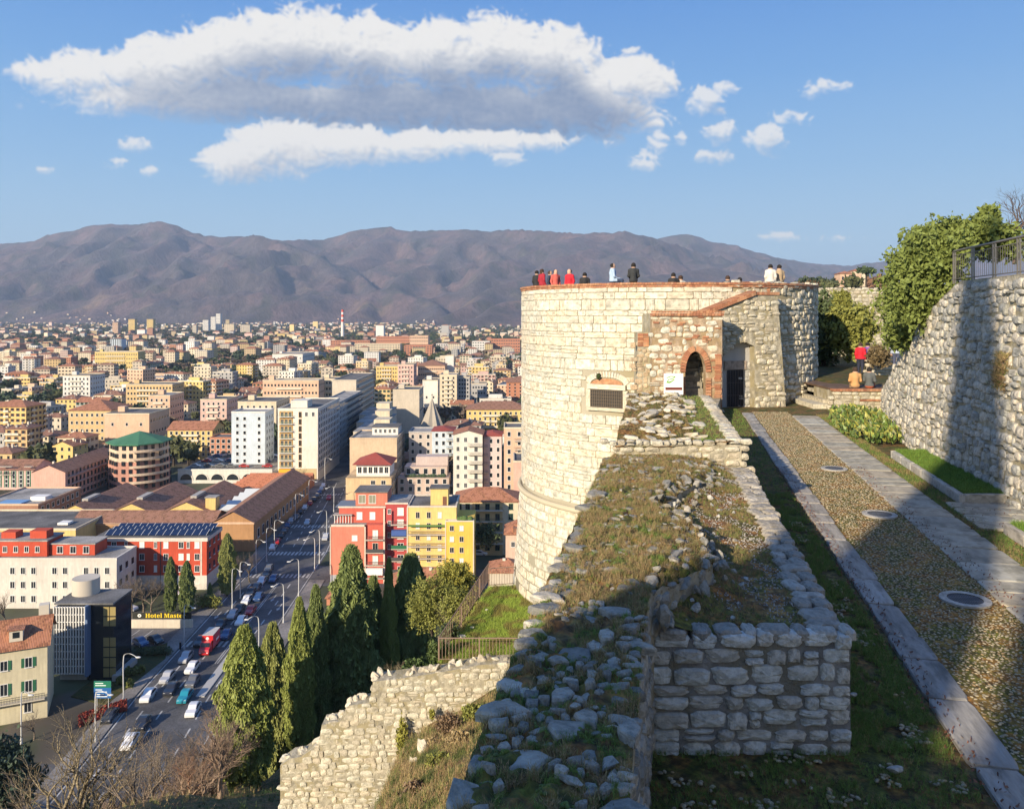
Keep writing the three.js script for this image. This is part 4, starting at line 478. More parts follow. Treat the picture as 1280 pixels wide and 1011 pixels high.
const mid = [ // name, label, px0, px1, d, len, topPy, colour, roof, rows, cols, balconies
  ['cream_blank_block', 'cream block with blank sunlit end wall behind the pyramid', 491, 524, 468, 22, 488, 'sand', 'flat', 0, 0, 0],
  ['white_narrow_block', 'narrow white block with dark flat roof beyond the pyramid', 528, 547, 555, 20, 476, 'white', 'flat', 1, 2, 0],
  ['cream_balcony_tower', 'cream tower of stacked balconies beyond the pyramid', 549.5, 571, 540, 18, 469, 'cream', 'flat', 9, 3, 1],
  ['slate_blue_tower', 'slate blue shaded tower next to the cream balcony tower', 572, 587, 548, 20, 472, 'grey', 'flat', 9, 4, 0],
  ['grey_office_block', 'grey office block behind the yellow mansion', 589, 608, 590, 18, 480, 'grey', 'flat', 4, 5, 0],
  ['yellow_mansion', 'broad yellow mansion with brown hipped roof near the tower', 583, 662, 462, 20, 512, 'yellow', 'hip', 4, 12, 1],
  ['white_lift_tower', 'plain white tower rising among red roofs', 556.5, 567, 760, 9, 445, 'white', 'flat', 0, 0, 0],
  ['red_roofed_school', 'long red roofed building with striped storeys by the white lift tower', 522, 556, 730, 26, 457, 'peach', 'hip', 4, 12, 1],
  ['coral_flats', 'coral pink flats with shaded side beyond the pyramid', 497, 517, 700, 22, 456, 'pink', 'flat', 6, 5, 1],
  ['straw_flats', 'straw yellow flats with balconies next to the coral flats', 470, 497, 720, 20, 458, 'yellow', 'flat', 6, 8, 1],
  ['brick_corner_block', 'brick red block close to the round tower', 633, 668, 640, 24, 478, 'terracotta', 'hip', 5, 5, 0],
  ['long_peach_row', 'long peach row of flats behind the white tower block', 328, 398, 520, 16, 476, 'peach', 'flat', 5, 16, 1],
  ['cream_row_end', 'cream end of the long row of flats near the street', 398, 430, 540, 18, 474, 'cream', 'flat', 6, 8, 1],
  ['pale_workshop', 'large pale workshop with grey roof and shaded long side', 340, 378, 1010, 60, 443, 'white', 'flat', 2, 8, 0],
  ['tan_roof_block', 'tan block with roof house between tower block and peach row', 297, 345, 430, 26, 503, 'cream', 'flat', 5, 6, 0],
  ['orange_cube_house', 'orange cube shaped house with blank sunlit front', 130, 186, 400, 24, 518, 'peach', 'flat', 2, 3, 0],
  ['ochre_villa_block', 'ochre block under a broad grey hipped roof', 85, 138, 430, 24, 513, 'ochre', 'hip', 4, 8, 0],
  ['straw_house', 'straw coloured flats with green trim facing the parking deck', 209, 265, 385, 16, 537, 'yellow', 'gable', 5, 8, 1],
  ['long_ochre_block', 'long ochre block with grey roof and continuous balconies', 157, 215, 560, 20, 481, 'ochre', 'flat', 5, 14, 1],
  ['white_villa', 'white stepped villa with flat roofs among brown roofs', 78, 112, 600, 22, 470, 'white', 'flat', 6, 7, 1],
  ['yellow_long_flats', 'long yellow flats with many balconies in the far quarter', 118, 172, 920, 18, 440, 'yellow', 'flat', 5, 18, 1],
  ['salmon_tall_house', 'tall salmon house among brown roofs', 185, 212, 470, 20, 495, 'peach', 'flat', 5, 4, 1],
  ['pink_balcony_house', 'pink house with two balcony stacks among tiled roofs', 250, 283, 470, 20, 500, 'pink', 'flat', 5, 5, 1]];
for (const [name, label, a, b, d, len, top, col, roof, rows, cols, bal] of mid) {
  const h = house(name, label, a, b, d, len, top, PW[col]); if (roof === 'flat') { h.flat(h.X0, h.X1, h.y1, d, h.d1, rb() < 0.5 ? RT.grey : RT.light, PW.cream); if (h.X1 - h.X0 > 8) h.box('roof_house', PW[col], h.X0 + 2, h.X0 + 5.5, h.y1 + 0.2, h.y1 + 2.8, d + len * 0.4, d + len * 0.4 + 4); } else if (roof === 'hip') h.hip(rb() < 0.5 ? RT.tile : RT.brown, h.X0, h.X1, h.y1, d, h.d1, Math.min(len, h.X1 - h.X0) * 0.2, 0.7); else h.gable(RT.tile, h.X0, h.X1, h.y1, d, h.d1, len * 0.2, true, 0.6, PW[col]);
  if (rows) h.windows('front', d, h.X0 + 0.5, h.X1 - 0.5, GY + 1, h.y1 - 0.4, rows, cols, 1.1, 1.5, { frames: d < 500 }); h.windows('right', h.X1, d + 0.5, h.d1 - 0.5, GY + 1, h.y1 - 0.4, Math.max(3, rows), Math.max(3, Math.round(len / 3.4)), 1.1, 1.5, {});
  if (bal) for (let f = 1; f < rows; f++) h.balcony('front', d, h.X0 + (h.X1 - h.X0) * 0.25, h.X0 + (h.X1 - h.X0) * 0.7, GY + 0.9 + f * (h.y1 - GY - 1.4) / rows, 1.2, paintCream, PW[col], true);
}
{ // far landmarks
  const X = XA(428, 2120), h = new House('striped_chimney', 'tall factory chimney with red and white bands', 'chimney', X, 2120), red = M(C(0.55, 0.08, 0.05)), wh = M(C(0.66, 0.64, 0.62)), H = YA(387, 2120) - GY; claim(X - 10, X + 10, 2110, 2130);
  const r = (y) => lerp(4.6, 3.0, y / H); part(h.o, 'shaft', new THREE.CylinderGeometry(r(H * 0.52), r(0), H * 0.52, 14).translate(0, H * 0.26, 0), wh); for (let i = 0; i < 6; i++) { const a = H * (0.52 + i * 0.08), b = a + H * 0.08; part(h.o, 'band', new THREE.CylinderGeometry(r(b), r(a), H * 0.08, 14).translate(0, (a + b) / 2, 0), i % 2 ? red : wh); }
  const towers = [[263, 269, 3000, 396, 'white', 'paired white tower, the lower one'], [269.5, 275, 2950, 392, 'white', 'tallest white tower block far out on the plain'], [160, 168, 2600, 399, 'yellow', 'olive yellow tower block far out on the plain'], [183, 191, 2700, 399, 'yellow', 'olive yellow tower block standing next to a park'], [140, 147, 2500, 403, 'peach', 'orange tower block far out on the plain'], [253, 260, 2900, 400, 'white', 'white tower block beside the tallest far tower'], [160, 172, 1500, 427, 'cream', 'cream flats rising over the far park'], [137, 151, 1350, 424, 'blue', 'blue glass block rising over the far park'], [280, 292, 2600, 405, 'cream', 'cream slab block near the paired white towers'], [300, 312, 2600, 406, 'sand', 'sand coloured slab block near the paired white towers']];
  for (const [a, b, d, top, col, label] of towers) { const t = house('tower_block', label, a, b, d, 18, top, PW[col]); t.box('roof', RT.grey, t.X0, t.X1, t.y1, t.y1 + 1, d, d + 18); t.windows('front', d, t.X0, t.X1, GY + 3, t.y1, 12, 5, 1.6, 1.6, {}); }
  const br = [[413, 462, 1500, 426, 22, 'terracotta'], [470, 512, 1580, 421, 30, 'terracotta'], [512, 535, 1500, 420, 30, 'peach'], [545, 580, 1480, 430, 24, 'white'], [590, 612, 1420, 427, 22, 'white'], [614, 650, 1450, 424, 26, 'terracotta'], [443, 500, 1380, 430, 24, 'cream'], [505, 540, 1330, 432, 24, 'terracotta']];
  br.forEach(([a, b, d, top, len, col], i) => { const t = house('works_building', ['long brick works near the striped chimney', 'brick red works hall beyond the striped chimney', 'salmon works hall beside the brick red one', 'white works office in front of the brick halls', 'white works office with brick ends', 'brick works with blue glass front by the tower', 'cream works with red roof in front of the chimney', 'brick works with dark glazed front'][i], a, b, d, len, top, PW[col]); t.flat(t.X0, t.X1, t.y1, d, d + len, i % 2 ? RT.red : RT.grey, PW[col]); t.windows('front', d, t.X0, t.X1, GY + 2, t.y1, 4, Math.round((t.X1 - t.X0) / 4.5), 2.4, 1.8, {}); });
}
// ---------------------------------------------------------------- the rest of the town: single houses first, then the far roofs as one mass
const treeSpots = [];
{
  const r = rng(501), cand = [], th = -0.07, cs = Math.cos(th), sn = Math.sin(th);
  const put = (X, d, w, l, h, far) => cand.push({ X, d, w, l, h, far });
  const blocked = (X, d, w, l) => { if (Math.abs(X - sc(d)) < 6 + hwid(d) + w / 2 && d < 560) return true; if (d < 330 && X > -128) return true; if (d < 232) return true; return keep.some(([a, b, c, e]) => X + w / 2 > a && X - w / 2 < b && d + l / 2 > c && d - l / 2 < e); };
  for (let row = 0; row < 300; row++) {
    let d0 = 236 + row * 23 * (1 + row * 0.006); if (d0 > 6200) break;
    const step = 25 + d0 * 0.004;
    for (let X0 = -0.67 * d0 - 30; X0 < 0.045 * d0 + 20; X0 += step) {
      const X = X0 * cs + (r() - 0.5) * 6 + (row % 2) * step * 0.4, d = d0 - X0 * sn + (r() - 0.5) * 7; const green = n2(X / 260 + 3, d / 320), dense = n2(X / 500, d / 500 + 20);
      const hall = r() < 0.035, w = hall ? lerp(34, 52, r()) : lerp(9, 22, r()), l = hall ? lerp(24, 40, r()) : lerp(9, 17, r()); let h = hall ? lerp(6, 9, r()) : (r() < 0.33 + dense * 0.4 ? lerp(13, 21, r()) : lerp(6, 11, r())) * (d > 1500 ? 0.85 : 1); if (d > 1800 && r() < 0.03) h *= 2.2;
      const skip = r(); if (skip < 0.24 + Math.max(0, green) * 0.85 + sstep(700, 3000, d) * 0.3) { if (!blocked(X, d, 8, 8)) for (let k = 0; k < 4; k++) treeSpots.push([X + (r() - 0.5) * 20, d + (r() - 0.5) * 20, lerp(7, 15, r())]); continue; }
      if (blocked(X, d, w + 2, l + 2)) continue;
      if (r() < 0.45) treeSpots.push([X + w / 2 + 3 + r() * 3, d - l / 2 - 3, lerp(4, 9, r())]);
      put(X, d, w, l, h); if (hall) cand[cand.length - 1].hall = true;
    }
  }
  cand.sort((a, b) => a.d - b.d);
  const cols = ['cream', 'ochre', 'peach', 'pink', 'white', 'sand', 'yellow', 'terracotta', 'cream', 'cream', 'sand', 'grey', 'white', 'ochre'], FW = new GB(true), near = [];
  cand.forEach((c, i) => {
    const color = pick(cols, r), rk = c.hall ? 0.9 : r(), roof = rk < 0.5 ? 'hip' : rk < 0.68 ? 'gable' : 'flat', rm = roof === 'flat' ? (r() < 0.5 ? 'grey' : 'light') : (r() < 0.5 ? 'tile' : 'brown'), floors = Math.max(2, Math.round(c.h / 3.1)), turn = th + (r() - 0.5) * (c.d > 480 ? 0.5 : 0.12);
    const px = CX + c.X / c.d * F; if (px < -14 || px > 672) { return; }
    if (near.length < 235) {
      near.push(c); const big = floors >= 4, words = { tile: 'red tiled', brown: 'brown tiled', grey: 'dark flat', light: 'pale flat' }[rm] + (roof === 'flat' ? ' roof' : roof === 'hip' ? ' hipped roof' : ' gabled roof');
      const name = (big ? 'apartment_block' : 'town_house'), label = `${color} ${big ? 'apartment block' : 'low house'} with ${words} in the packed town`;
      townHouse({ ...c, color, roof, roofMat: RT[rm], floors, turn, label, group: `${color} ${big ? 'blocks' : 'low houses'}, ${words}`, name, detail: c.d < 600, balc: big && r() < 0.6 });
      return;
    }
    const gk = 0.05 + r() * 0.35, wq = wallColors[color], gl = (wq.r + wq.g + wq.b) / 3, wc = { r: lerp(wq.r, gl, gk), g: lerp(wq.g, gl, gk), b: lerp(wq.b, gl * 0.95, gk) }, rc = RT[rm].color, m = new THREE.Matrix4().makeRotationY(turn).setPosition(c.X, GY, -c.d), hw = c.w / 2, hl = c.l / 2; FW.m = m; const k = 0.72 + r() * 0.33;
    FW.col = [wc.r * k, wc.g * k, wc.b * k]; FW.box(-hw, hw, 0, c.h, -hl, hl, false);
    FW.col = [rc.r * k, rc.g * k, rc.b * k]; const hh = Math.min(c.w, c.l) * 0.2;
    if (roof === 'flat') FW.box(-hw + 0.3, hw - 0.3, c.h, c.h + 0.5, -hl + 0.3, hl - 0.3, false); else { const o = 0.6, a = [-hw - o, c.h, hl + o], b = [hw + o, c.h, hl + o], e = [hw + o, c.h, -hl - o], f = [-hw - o, c.h, -hl - o], p = [-hw * 0.35, c.h + hh, 0], q = [hw * 0.35, c.h + hh, 0]; FW.quad(a, b, q, p); FW.tri(b, e, q); FW.quad(e, f, p, q); FW.tri(f, a, p); }
    if (c.d < 1900) { FW.col = [0.05, 0.05, 0.055]; for (const [t, len, off] of [[0, c.w, hl], [Math.PI / 2, c.l, hw]]) { const n = Math.round(len / 3.4); FW.m = m.clone().multiply(new THREE.Matrix4().makeRotationY(t)); for (let fl = 0; fl < floors; fl++) for (let q = 0; q < n; q++) { const a = -len / 2 + len * (q + 0.5) / n, y = c.h / floors * (fl + 0.55), z = off + 0.05; FW.quad([a - 0.6, y - 0.8, z], [a + 0.6, y - 0.8, z], [a + 0.6, y + 0.8, z], [a - 0.6, y + 0.8, z]); } } }
  });
  const fm = M(C(1, 1, 1), { vertexColors: true }); const o = shadows(new THREE.Mesh(FW.build(), fm)); o.name = 'distant_town_houses'; scene.add(o); tag(o, 'mass of distant house roofs spreading to the foot of the mountains', 'town houses', null, 'stuff');
  // villas scattered on the lowest slopes
  const HV = new GB(true); for (let i = 0; i < 2200; i++) { const px = -10 + r() * 690, d = 4300 + r() * 1500, X = XA(px, d), y = mountainY(X, d); if (y > GY + (px < 240 ? 130 : 55) * r() * r() + 6 || y < GY - 11.5 && r() < 0.5 || n2(X / 500, d / 500) < -0.1) continue; const wc = wallColors[pick(['white', 'cream', 'white', 'sand', 'peach'], r)]; HV.m = new THREE.Matrix4().makeTranslation(X, Math.max(y, GY), -d); const w = lerp(3, 6, r()), h = lerp(4, 7, r()); HV.col = [wc.r, wc.g, wc.b]; HV.box(-w, w, -4, h, -5, 5, false); HV.col = [0.26, 0.12, 0.08]; HV.hip(-w, w, h, -5, 5, 2.4, 0.5); }
  const hv = shadows(new THREE.Mesh(HV.build(), fm)); hv.name = 'hillside_villas'; scene.add(hv); tag(hv, 'pale villas scattered over the lowest mountain slopes', 'villas', null, 'stuff');
}
// leaf-clump crowns for town trees: many small faces spread through an uneven volume
function clumpCrown(seed, n, rx, ry, rz, leaf, shape) {
  const r = rng(seed), g = new GB();
  for (let i = 0; i < n; i++) {
    const a = r() * 6.2832, z = r() * 2 - 1, s = Math.sqrt(1 - z * z), rad = Math.pow(r(), 0.45); let x = s * Math.cos(a), y = z, w = s * Math.sin(a);
    const lump = 0.75 + 0.35 * n3(x * 1.7 + seed, y * 1.7, w * 1.7) + 0.12 * n3(x * 5, y * 5 + seed, w * 5), k = shape ? shape(y) : 1;
    g.m = new THREE.Matrix4().compose(new THREE.Vector3(x * rx * rad * lump * k, y * ry * lump * (shape ? 1 : rad), w * rz * rad * lump * k), new THREE.Quaternion().setFromEuler(new THREE.Euler(r() * 6.3, r() * 6.3, r() * 6.3)), new THREE.Vector3(1, 1, 1).multiplyScalar(leaf * (0.6 + r() * 0.8)));
    g.quad([-0.5, -0.35, 0], [0.5, -0.35, 0.1], [0.5, 0.35, 0], [-0.5, 0.35, -0.12]);
  }
  return g.build();
}
const leafMat = (r, g, b) => new THREE.MeshPhysicalMaterial({ color: C(r, g, b), roughness: 0.75, side: THREE.DoubleSide });
const barkMat = M(C(0.16, 0.12, 0.09), { map: T.bark });
{
  const r = rng(88), gs = [clumpCrown(1, 420, 1, 0.9, 1, 0.34), clumpCrown(2, 420, 0.85, 1.15, 0.85, 0.32), clumpCrown(3, 380, 1.1, 0.8, 1, 0.36)], sets = [[], [], []], cols = [[], [], []], trunks = [];
  const names = [['round_tree', leafMat(0.075, 0.085, 0.03)], ['dark_tree', leafMat(0.035, 0.06, 0.028)], ['bare_brown_tree', leafMat(0.14, 0.105, 0.075)]]; const lab = { round_tree: 'round olive green tree between the town houses', dark_tree: 'dark evergreen tree between the town houses', bare_brown_tree: 'leafless brown tree between the town houses' };
  treeSpots.sort((a, b) => a[1] - b[1]); let near = 0; const tg = new THREE.CylinderGeometry(0.05, 0.08, 1, 6).translate(0, 0.5, 0);
  for (const [X, d, h] of treeSpots) {
    const px = CX + X / d * F; if (px < -10 || px > 670) continue; const k = Math.floor(r() * 3), s = h * 0.42;
    if (near < 90) { near++; const t = thing(names[k][0], lab[names[k][0]], 'tree', V(X, GY, d), names[k][0].replace(/_/g, ' ') + 's of the town'); const c = part(t, 'crown', gs[k], names[k][1]); c.position.y = h * 0.62; c.scale.setScalar(s); c.rotation.y = r() * 6; const q = part(t, 'trunk', tg, barkMat); q.scale.set(h * 0.5, h * 0.5, h * 0.5); }
    else { sets[k].push(TRS(V(X, GY + h * 0.5, d), [0, r() * 6, 0], new THREE.Vector3(s * 1.25, s, s * 1.25))); const v = 0.7 + r() * 0.6; cols[k].push(C(v, v, v)); }
  }
  ['olive_town_trees', 'dark_town_trees', 'bare_town_trees'].forEach((n, k) => stuff(null, n, gs[k], names[k][1], sets[k], cols[k], ['mass of olive green trees among distant houses', 'mass of dark evergreen trees among distant houses', 'mass of bare brown trees among distant houses'][k], 'trees'));
}
// ---------------------------------------------------------------- vehicles, lamps and signs of the street
const tyreM = M(C(0.02, 0.02, 0.02)), carGlass = new THREE.MeshStandardMaterial({ color: C(0.015, 0.02, 0.028), roughness: 0.05 }), lampM = M(C(0.7, 0.7, 0.66), { roughness: 0.15 }), tailM = M(C(0.4, 0.01, 0.01), { roughness: 0.2 });
const carGeo = (() => { // length along z, front at +z
  const ext = (pts, w, bev) => { const s = new THREE.Shape(pts.map(([z, y]) => new THREE.Vector2(z, y))), g = new THREE.ExtrudeGeometry(s, { depth: w - 2 * bev, bevelEnabled: true, bevelSize: bev, bevelThickness: bev, bevelSegments: 2, curveSegments: 3 }); g.translate(0, 0, -(w - 2 * bev) / 2); g.rotateY(-Math.PI / 2); return g; };
  const body = ext([[-2.05, 0.32], [-2.1, 0.8], [-1.95, 0.98], [-1.5, 1.03], [0.95, 1.0], [1.85, 0.86], [2.08, 0.62], [2.08, 0.34]], 1.72, 0.08);
  const roof = ext([[-1.75, 1.0], [-1.15, 1.43], [-0.4, 1.5], [0.25, 1.45], [1.05, 0.98]], 1.5, 0.1);
  const glass = ext([[-1.62, 1.05], [-1.2, 1.36], [-0.4, 1.42], [0.2, 1.38], [0.95, 1.02]], 1.72, 0.02);
  const wheel = new THREE.CylinderGeometry(0.32, 0.32, 0.2, 14).rotateZ(Math.PI / 2), rim = new THREE.CylinderGeometry(0.2, 0.2, 0.22, 10).rotateZ(Math.PI / 2), light = new THREE.BoxGeometry(0.34, 0.14, 0.1);
  return { body, roof, glass, wheel, rim, light };
})();
const paint = (c) => new THREE.MeshPhysicalMaterial({ color: c, roughness: 0.35, clearcoat: 1, clearcoatRoughness: 0.08, metalness: 0.1 });
const carPaint = { white: paint(C(0.72, 0.72, 0.72)), silver: paint(C(0.42, 0.43, 0.45)), black: paint(C(0.02, 0.022, 0.028)), blue: paint(C(0.03, 0.07, 0.18)), red: paint(C(0.36, 0.02, 0.02)), teal: paint(C(0.02, 0.25, 0.34)), grey: paint(C(0.12, 0.125, 0.13)) }, rimM = M(C(0.45, 0.45, 0.46), { metalness: 0.8, roughness: 0.3 });
function car(color, p, turn, label, group, van) {
  const t = thing(van ? 'delivery_van' : 'car', label, van ? 'van' : 'car', p, group, turn);
  const body = part(t, 'body', carGeo.body, carPaint[color]), gl = part(t, 'windows', carGeo.glass, carGlass), rf = part(t, 'roof', carGeo.roof, carPaint[color]); rf.scale.set(0.97, 1.012, 0.9); rf.position.y = 0.02;
  if (van) { gl.scale.set(1, 1.3, 1.1); gl.position.y = -0.3; rf.scale.set(1.08, 1.34, 1.12); rf.position.y = -0.34; }
  for (const x of [-0.78, 0.78]) for (const z of [-1.3, 1.3]) { const w = part(t, 'wheel', carGeo.wheel, tyreM); w.position.set(x, 0.32, z); part(w, 'rim', carGeo.rim, rimM); }
  for (const x of [-0.6, 0.6]) { part(t, 'headlight', carGeo.light, lampM).position.set(x, 0.7, 2.04); part(t, 'tail_light', carGeo.light, tailM).position.set(x, 0.82, -2.08); }
  return t;
}
const roadY = GY + 0.012, stTurn = (d) => -Math.atan2(sc(d + 5) - sc(d - 5), 10);
const onRoad = (px, py) => { const p = onY(px, py, roadY); return p; };
const moving = [[185, 873, 'white'], [214, 865, 'black'], [231, 874, 'teal'], [241, 891, 'white'], [209, 850, 'silver'], [240, 838, 'white'], [232, 825, 'silver'], [241, 855, 'grey'], [178, 908, 'black'], [162, 931, 'white'], [137, 899, 'black'], [250, 805, 'black'], [283, 796, 'blue'], [276, 783, 'black'], [301, 779, 'white'], [291, 771, 'silver'], [313, 766, 'red'], [299, 764, 'black'], [308, 753, 'white'], [323, 749, 'blue'], [314, 743, 'black'], [320, 737, 'grey'], [327, 729, 'white'], [333, 720, 'black'], [342, 726, 'blue'], [336, 713, 'grey'], [411, 624, 'red'], [370, 648, 'grey'], [384, 655, 'silver']];
for (const [px, py, c] of moving) { const p = onRoad(px, py); car(c, p, stTurn(-p.z), `${c === 'black' ? 'black' : c} car queuing in the traffic on the main street`, `${c} cars in the street traffic`); }
for (let i = 0; i < 15; i++) { const d = 238 + i * 6.1, c = ['white', 'red', 'black', 'grey', 'blue', 'silver', 'white', 'black'][i % 8]; if (i === 6) continue; car(c, V(sc(d) - hwid(d) + 1.2, roadY, d), stTurn(d) + Math.PI, `${c} car parked along the brick works pavement`, `${c} cars parked along the brick works`); }
car('blue', onY(175, 806, GY + 0.2), 0.9, 'blue car parked in the forecourt beside the glass office', null); car('black', onY(194, 803, GY + 0.2), 0.9, 'black car parked in the forecourt beside the glass office', null);
car('white', onY(600, 694, GY + 0.05), 1.4, 'white car parked in the yard behind the yellow house'); car('silver', onRoad(407, 674), stTurn(230), 'silver van waiting at the side street mouth', null, true); car('white', onY(218, 745, GY + 0.05), 1.5, 'white car parked behind the hotel sign wall'); car('white', onY(160, 763, GY + 0.05), 1.3, 'white car parked beneath bare trees at the hotel', null);
{ const r = rng(9), cs = ['white', 'silver', 'black', 'blue', 'grey', 'red']; for (let i = 0; i < 20; i++) { const row = Math.floor(i / 7), c = cs[Math.floor(r() * 6)]; if (r() < 0.12) continue; car(c, V(-134 + (i % 7) * 5 + r(), -60.48, 338 + row * 12), 1.57 + (r() - 0.5) * 0.1 + (r() < 0.5 ? Math.PI : 0), `${c} car parked on the deck of the arcaded car park`, `${c} cars on the parking deck`); } }
{ // red box truck
  const p = onRoad(261, 813), t = thing('box_truck', 'red box truck with white emblem in the street traffic', 'truck', p, null, stTurn(-p.z)), rd = paint(C(0.55, 0.015, 0.02));
  part(t, 'cargo_box', new GB().box(-1.15, 1.15, 0.75, 3.5, -3.4, 1.0).build(), rd); part(t, 'box_roof', new GB().box(-1.17, 1.17, 3.5, 3.56, -3.42, 1.02).build(), M(C(0.5, 0.48, 0.45))); const cab = part(t, 'cab', (() => { const s = new THREE.Shape([[1.1, 0.5], [1.1, 2.5], [1.9, 2.45], [2.5, 1.6], [3.1, 1.35], [3.25, 0.9], [3.2, 0.5]].map(([a, b]) => new THREE.Vector2(a, b))); const g = new THREE.ExtrudeGeometry(s, { depth: 1.9, bevelEnabled: true, bevelSize: 0.06, bevelThickness: 0.06, bevelSegments: 2 }); g.translate(0, 0, -0.95); g.rotateY(-Math.PI / 2); return g; })(), rd);
  part(cab, 'windscreen', new GB().quad([-0.9, 1.68, 2.52], [0.9, 1.68, 2.52], [0.85, 2.4, 2.0], [-0.85, 2.4, 2.0]).build(), carGlass).position.set(0, 0.06, 0.09); for (const x of [-0.9, 0.9]) { part(t, 'headlight', carGeo.light, lampM).position.set(x * 0.8, 0.85, 3.28); for (const z of [-2.3, 2.4]) { const w = part(t, 'wheel', carGeo.wheel, tyreM); w.scale.setScalar(1.2); w.position.set(x, 0.39, z); } }
  part(t, 'emblem', new THREE.CircleGeometry(0.32, 20).translate(0, 2.9, 1.03), paintWhite); part(t, 'side_lettering', new GB().box(1.15, 1.17, 1.7, 2.1, -2.6, -0.8).build(), paintWhite);
}
const lampPole = M(C(0.55, 0.56, 0.56), { roughness: 0.5 });
function streetLamp(p, h, arm, label, group) { const t = thing('street_lamp', label, 'street lamp', p, group); const s = Math.sign(arm); part(t, 'pole', tube([new THREE.Vector3(0, 0, 0), new THREE.Vector3(0, h * 0.9, 0), new THREE.Vector3(arm * 0.08, h * 0.98, 0), new THREE.Vector3(arm * 0.45, h * 1.0, 0), new THREE.Vector3(arm, h * 0.93, 0)], 0.11, 0.055, 7, 18), lampPole); const hd = part(t, 'lamp_head', new THREE.SphereGeometry(0.35, 10, 6).scale(1.5, 0.45, 0.7).translate(arm * 1.1, h * 0.925, 0), lampPole); part(t, 'foot', new THREE.CylinderGeometry(0.16, 0.2, 0.9, 8).translate(0, 0.45, 0), lampPole); return t; }
[[154, 878, 8.8, 2.4], [119, 928, 8.4, 2.2], [26, 930, 8.6, 1.4], [323, 826, 9, -2.2], [230, 811, 9.2, 1.8], [290, 760, 9.4, 1.8], [354, 779, 9, -2.2], [373, 745, 9.2, -2.2], [393, 713, 9, -2.4], [399, 704, 9.4, -2.2], [408, 674, 9, -2.4], [333, 702, 9.6, 2.2], [369, 650, 9, 2.2], [386, 632, 9.4, 2.4], [417, 640, 9, -2.4], [320, 716, 9, 2], [406, 602, 10, 2.4], [411, 590, 10, 2.4], [300, 748, 9, 2], [343, 688, 9, 2.2]].forEach(([px, py, h, arm]) => streetLamp(cityAt(px, py), h, arm, arm > 0 ? 'pale street lamp with curved arm on the brick works side' : 'pale street lamp with curved arm on the cypress side', arm > 0 ? 'lamps on the works side of the street' : 'lamps on the cypress side of the street'));
{ // low sign wall of the hotel with gilt letters
  const d = 178, X0 = XA(163, d), X1 = XA(240, d), t = thing('hotel_sign_wall', 'low pale wall carrying gilt letters reading Hotel Master', 'sign', V(X0, GY, d)); claim(X0, X1, 172, 184);
  part(t, 'wall', new GB().box(0, X1 - X0, 0, 1.9, -0.4, 0).build(), PM(C(0.60, 0.54, 0.44))); part(t, 'sign_board', new GB().box(0.2, X1 - X0 - 0.3, 2.2, 3.3, -0.35, -0.2).build(), M(C(0.10, 0.11, 0.10)));
  const cv = document.createElement('canvas'); cv.width = 512; cv.height = 64; const x = cv.getContext('2d'); x.fillStyle = '#23251f'; x.fillRect(0, 0, 512, 64); x.fillStyle = '#f2f2ea'; x.beginPath(); x.arc(60, 32, 16, 0, 7); x.fill(); x.fillStyle = '#23251f'; x.beginPath(); x.arc(60, 32, 7, 0, 7); x.fill(); x.fillStyle = '#e8c81c'; x.font = 'bold 54px serif'; x.fillText('Hotel Master', 110, 51);
  const tx = new THREE.CanvasTexture(cv); tx.colorSpace = THREE.SRGBColorSpace; const pl = part(t, 'lettering', new THREE.PlaneGeometry(X1 - X0 - 0.6, 1.5), M(C(1, 1, 1), { map: tx, roughness: 0.5 })); pl.position.set((X1 - X0) / 2, 2.75, -0.18);
  for (const x2 of [1, (X1 - X0) / 2, X1 - X0 - 1]) part(t, 'post', new GB().box(x2 - 0.06, x2 + 0.06, 1.9, 2.2, -0.32, -0.22).build(), railDark);
  structure('forecourt', new GB().quad([-104, GY + 0.02, -170], [-72, GY + 0.02, -168], [-72, GY + 0.02, -188], [-104, GY + 0.02, -188]).build(), M(C(0.17, 0.165, 0.17), { map: T.asphalt }));
  const bays = structure('parking_bay_lines'); for (let i = 0; i < 7; i++) part(bays, 'bay_line', new GB().quad([-98 + i * 3, GY + 0.026, -172], [-97.86 + i * 3, GY + 0.026, -172], [-97.36 + i * 3, GY + 0.026, -177], [-97.5 + i * 3, GY + 0.026, -177]).build(), lineMat);
}
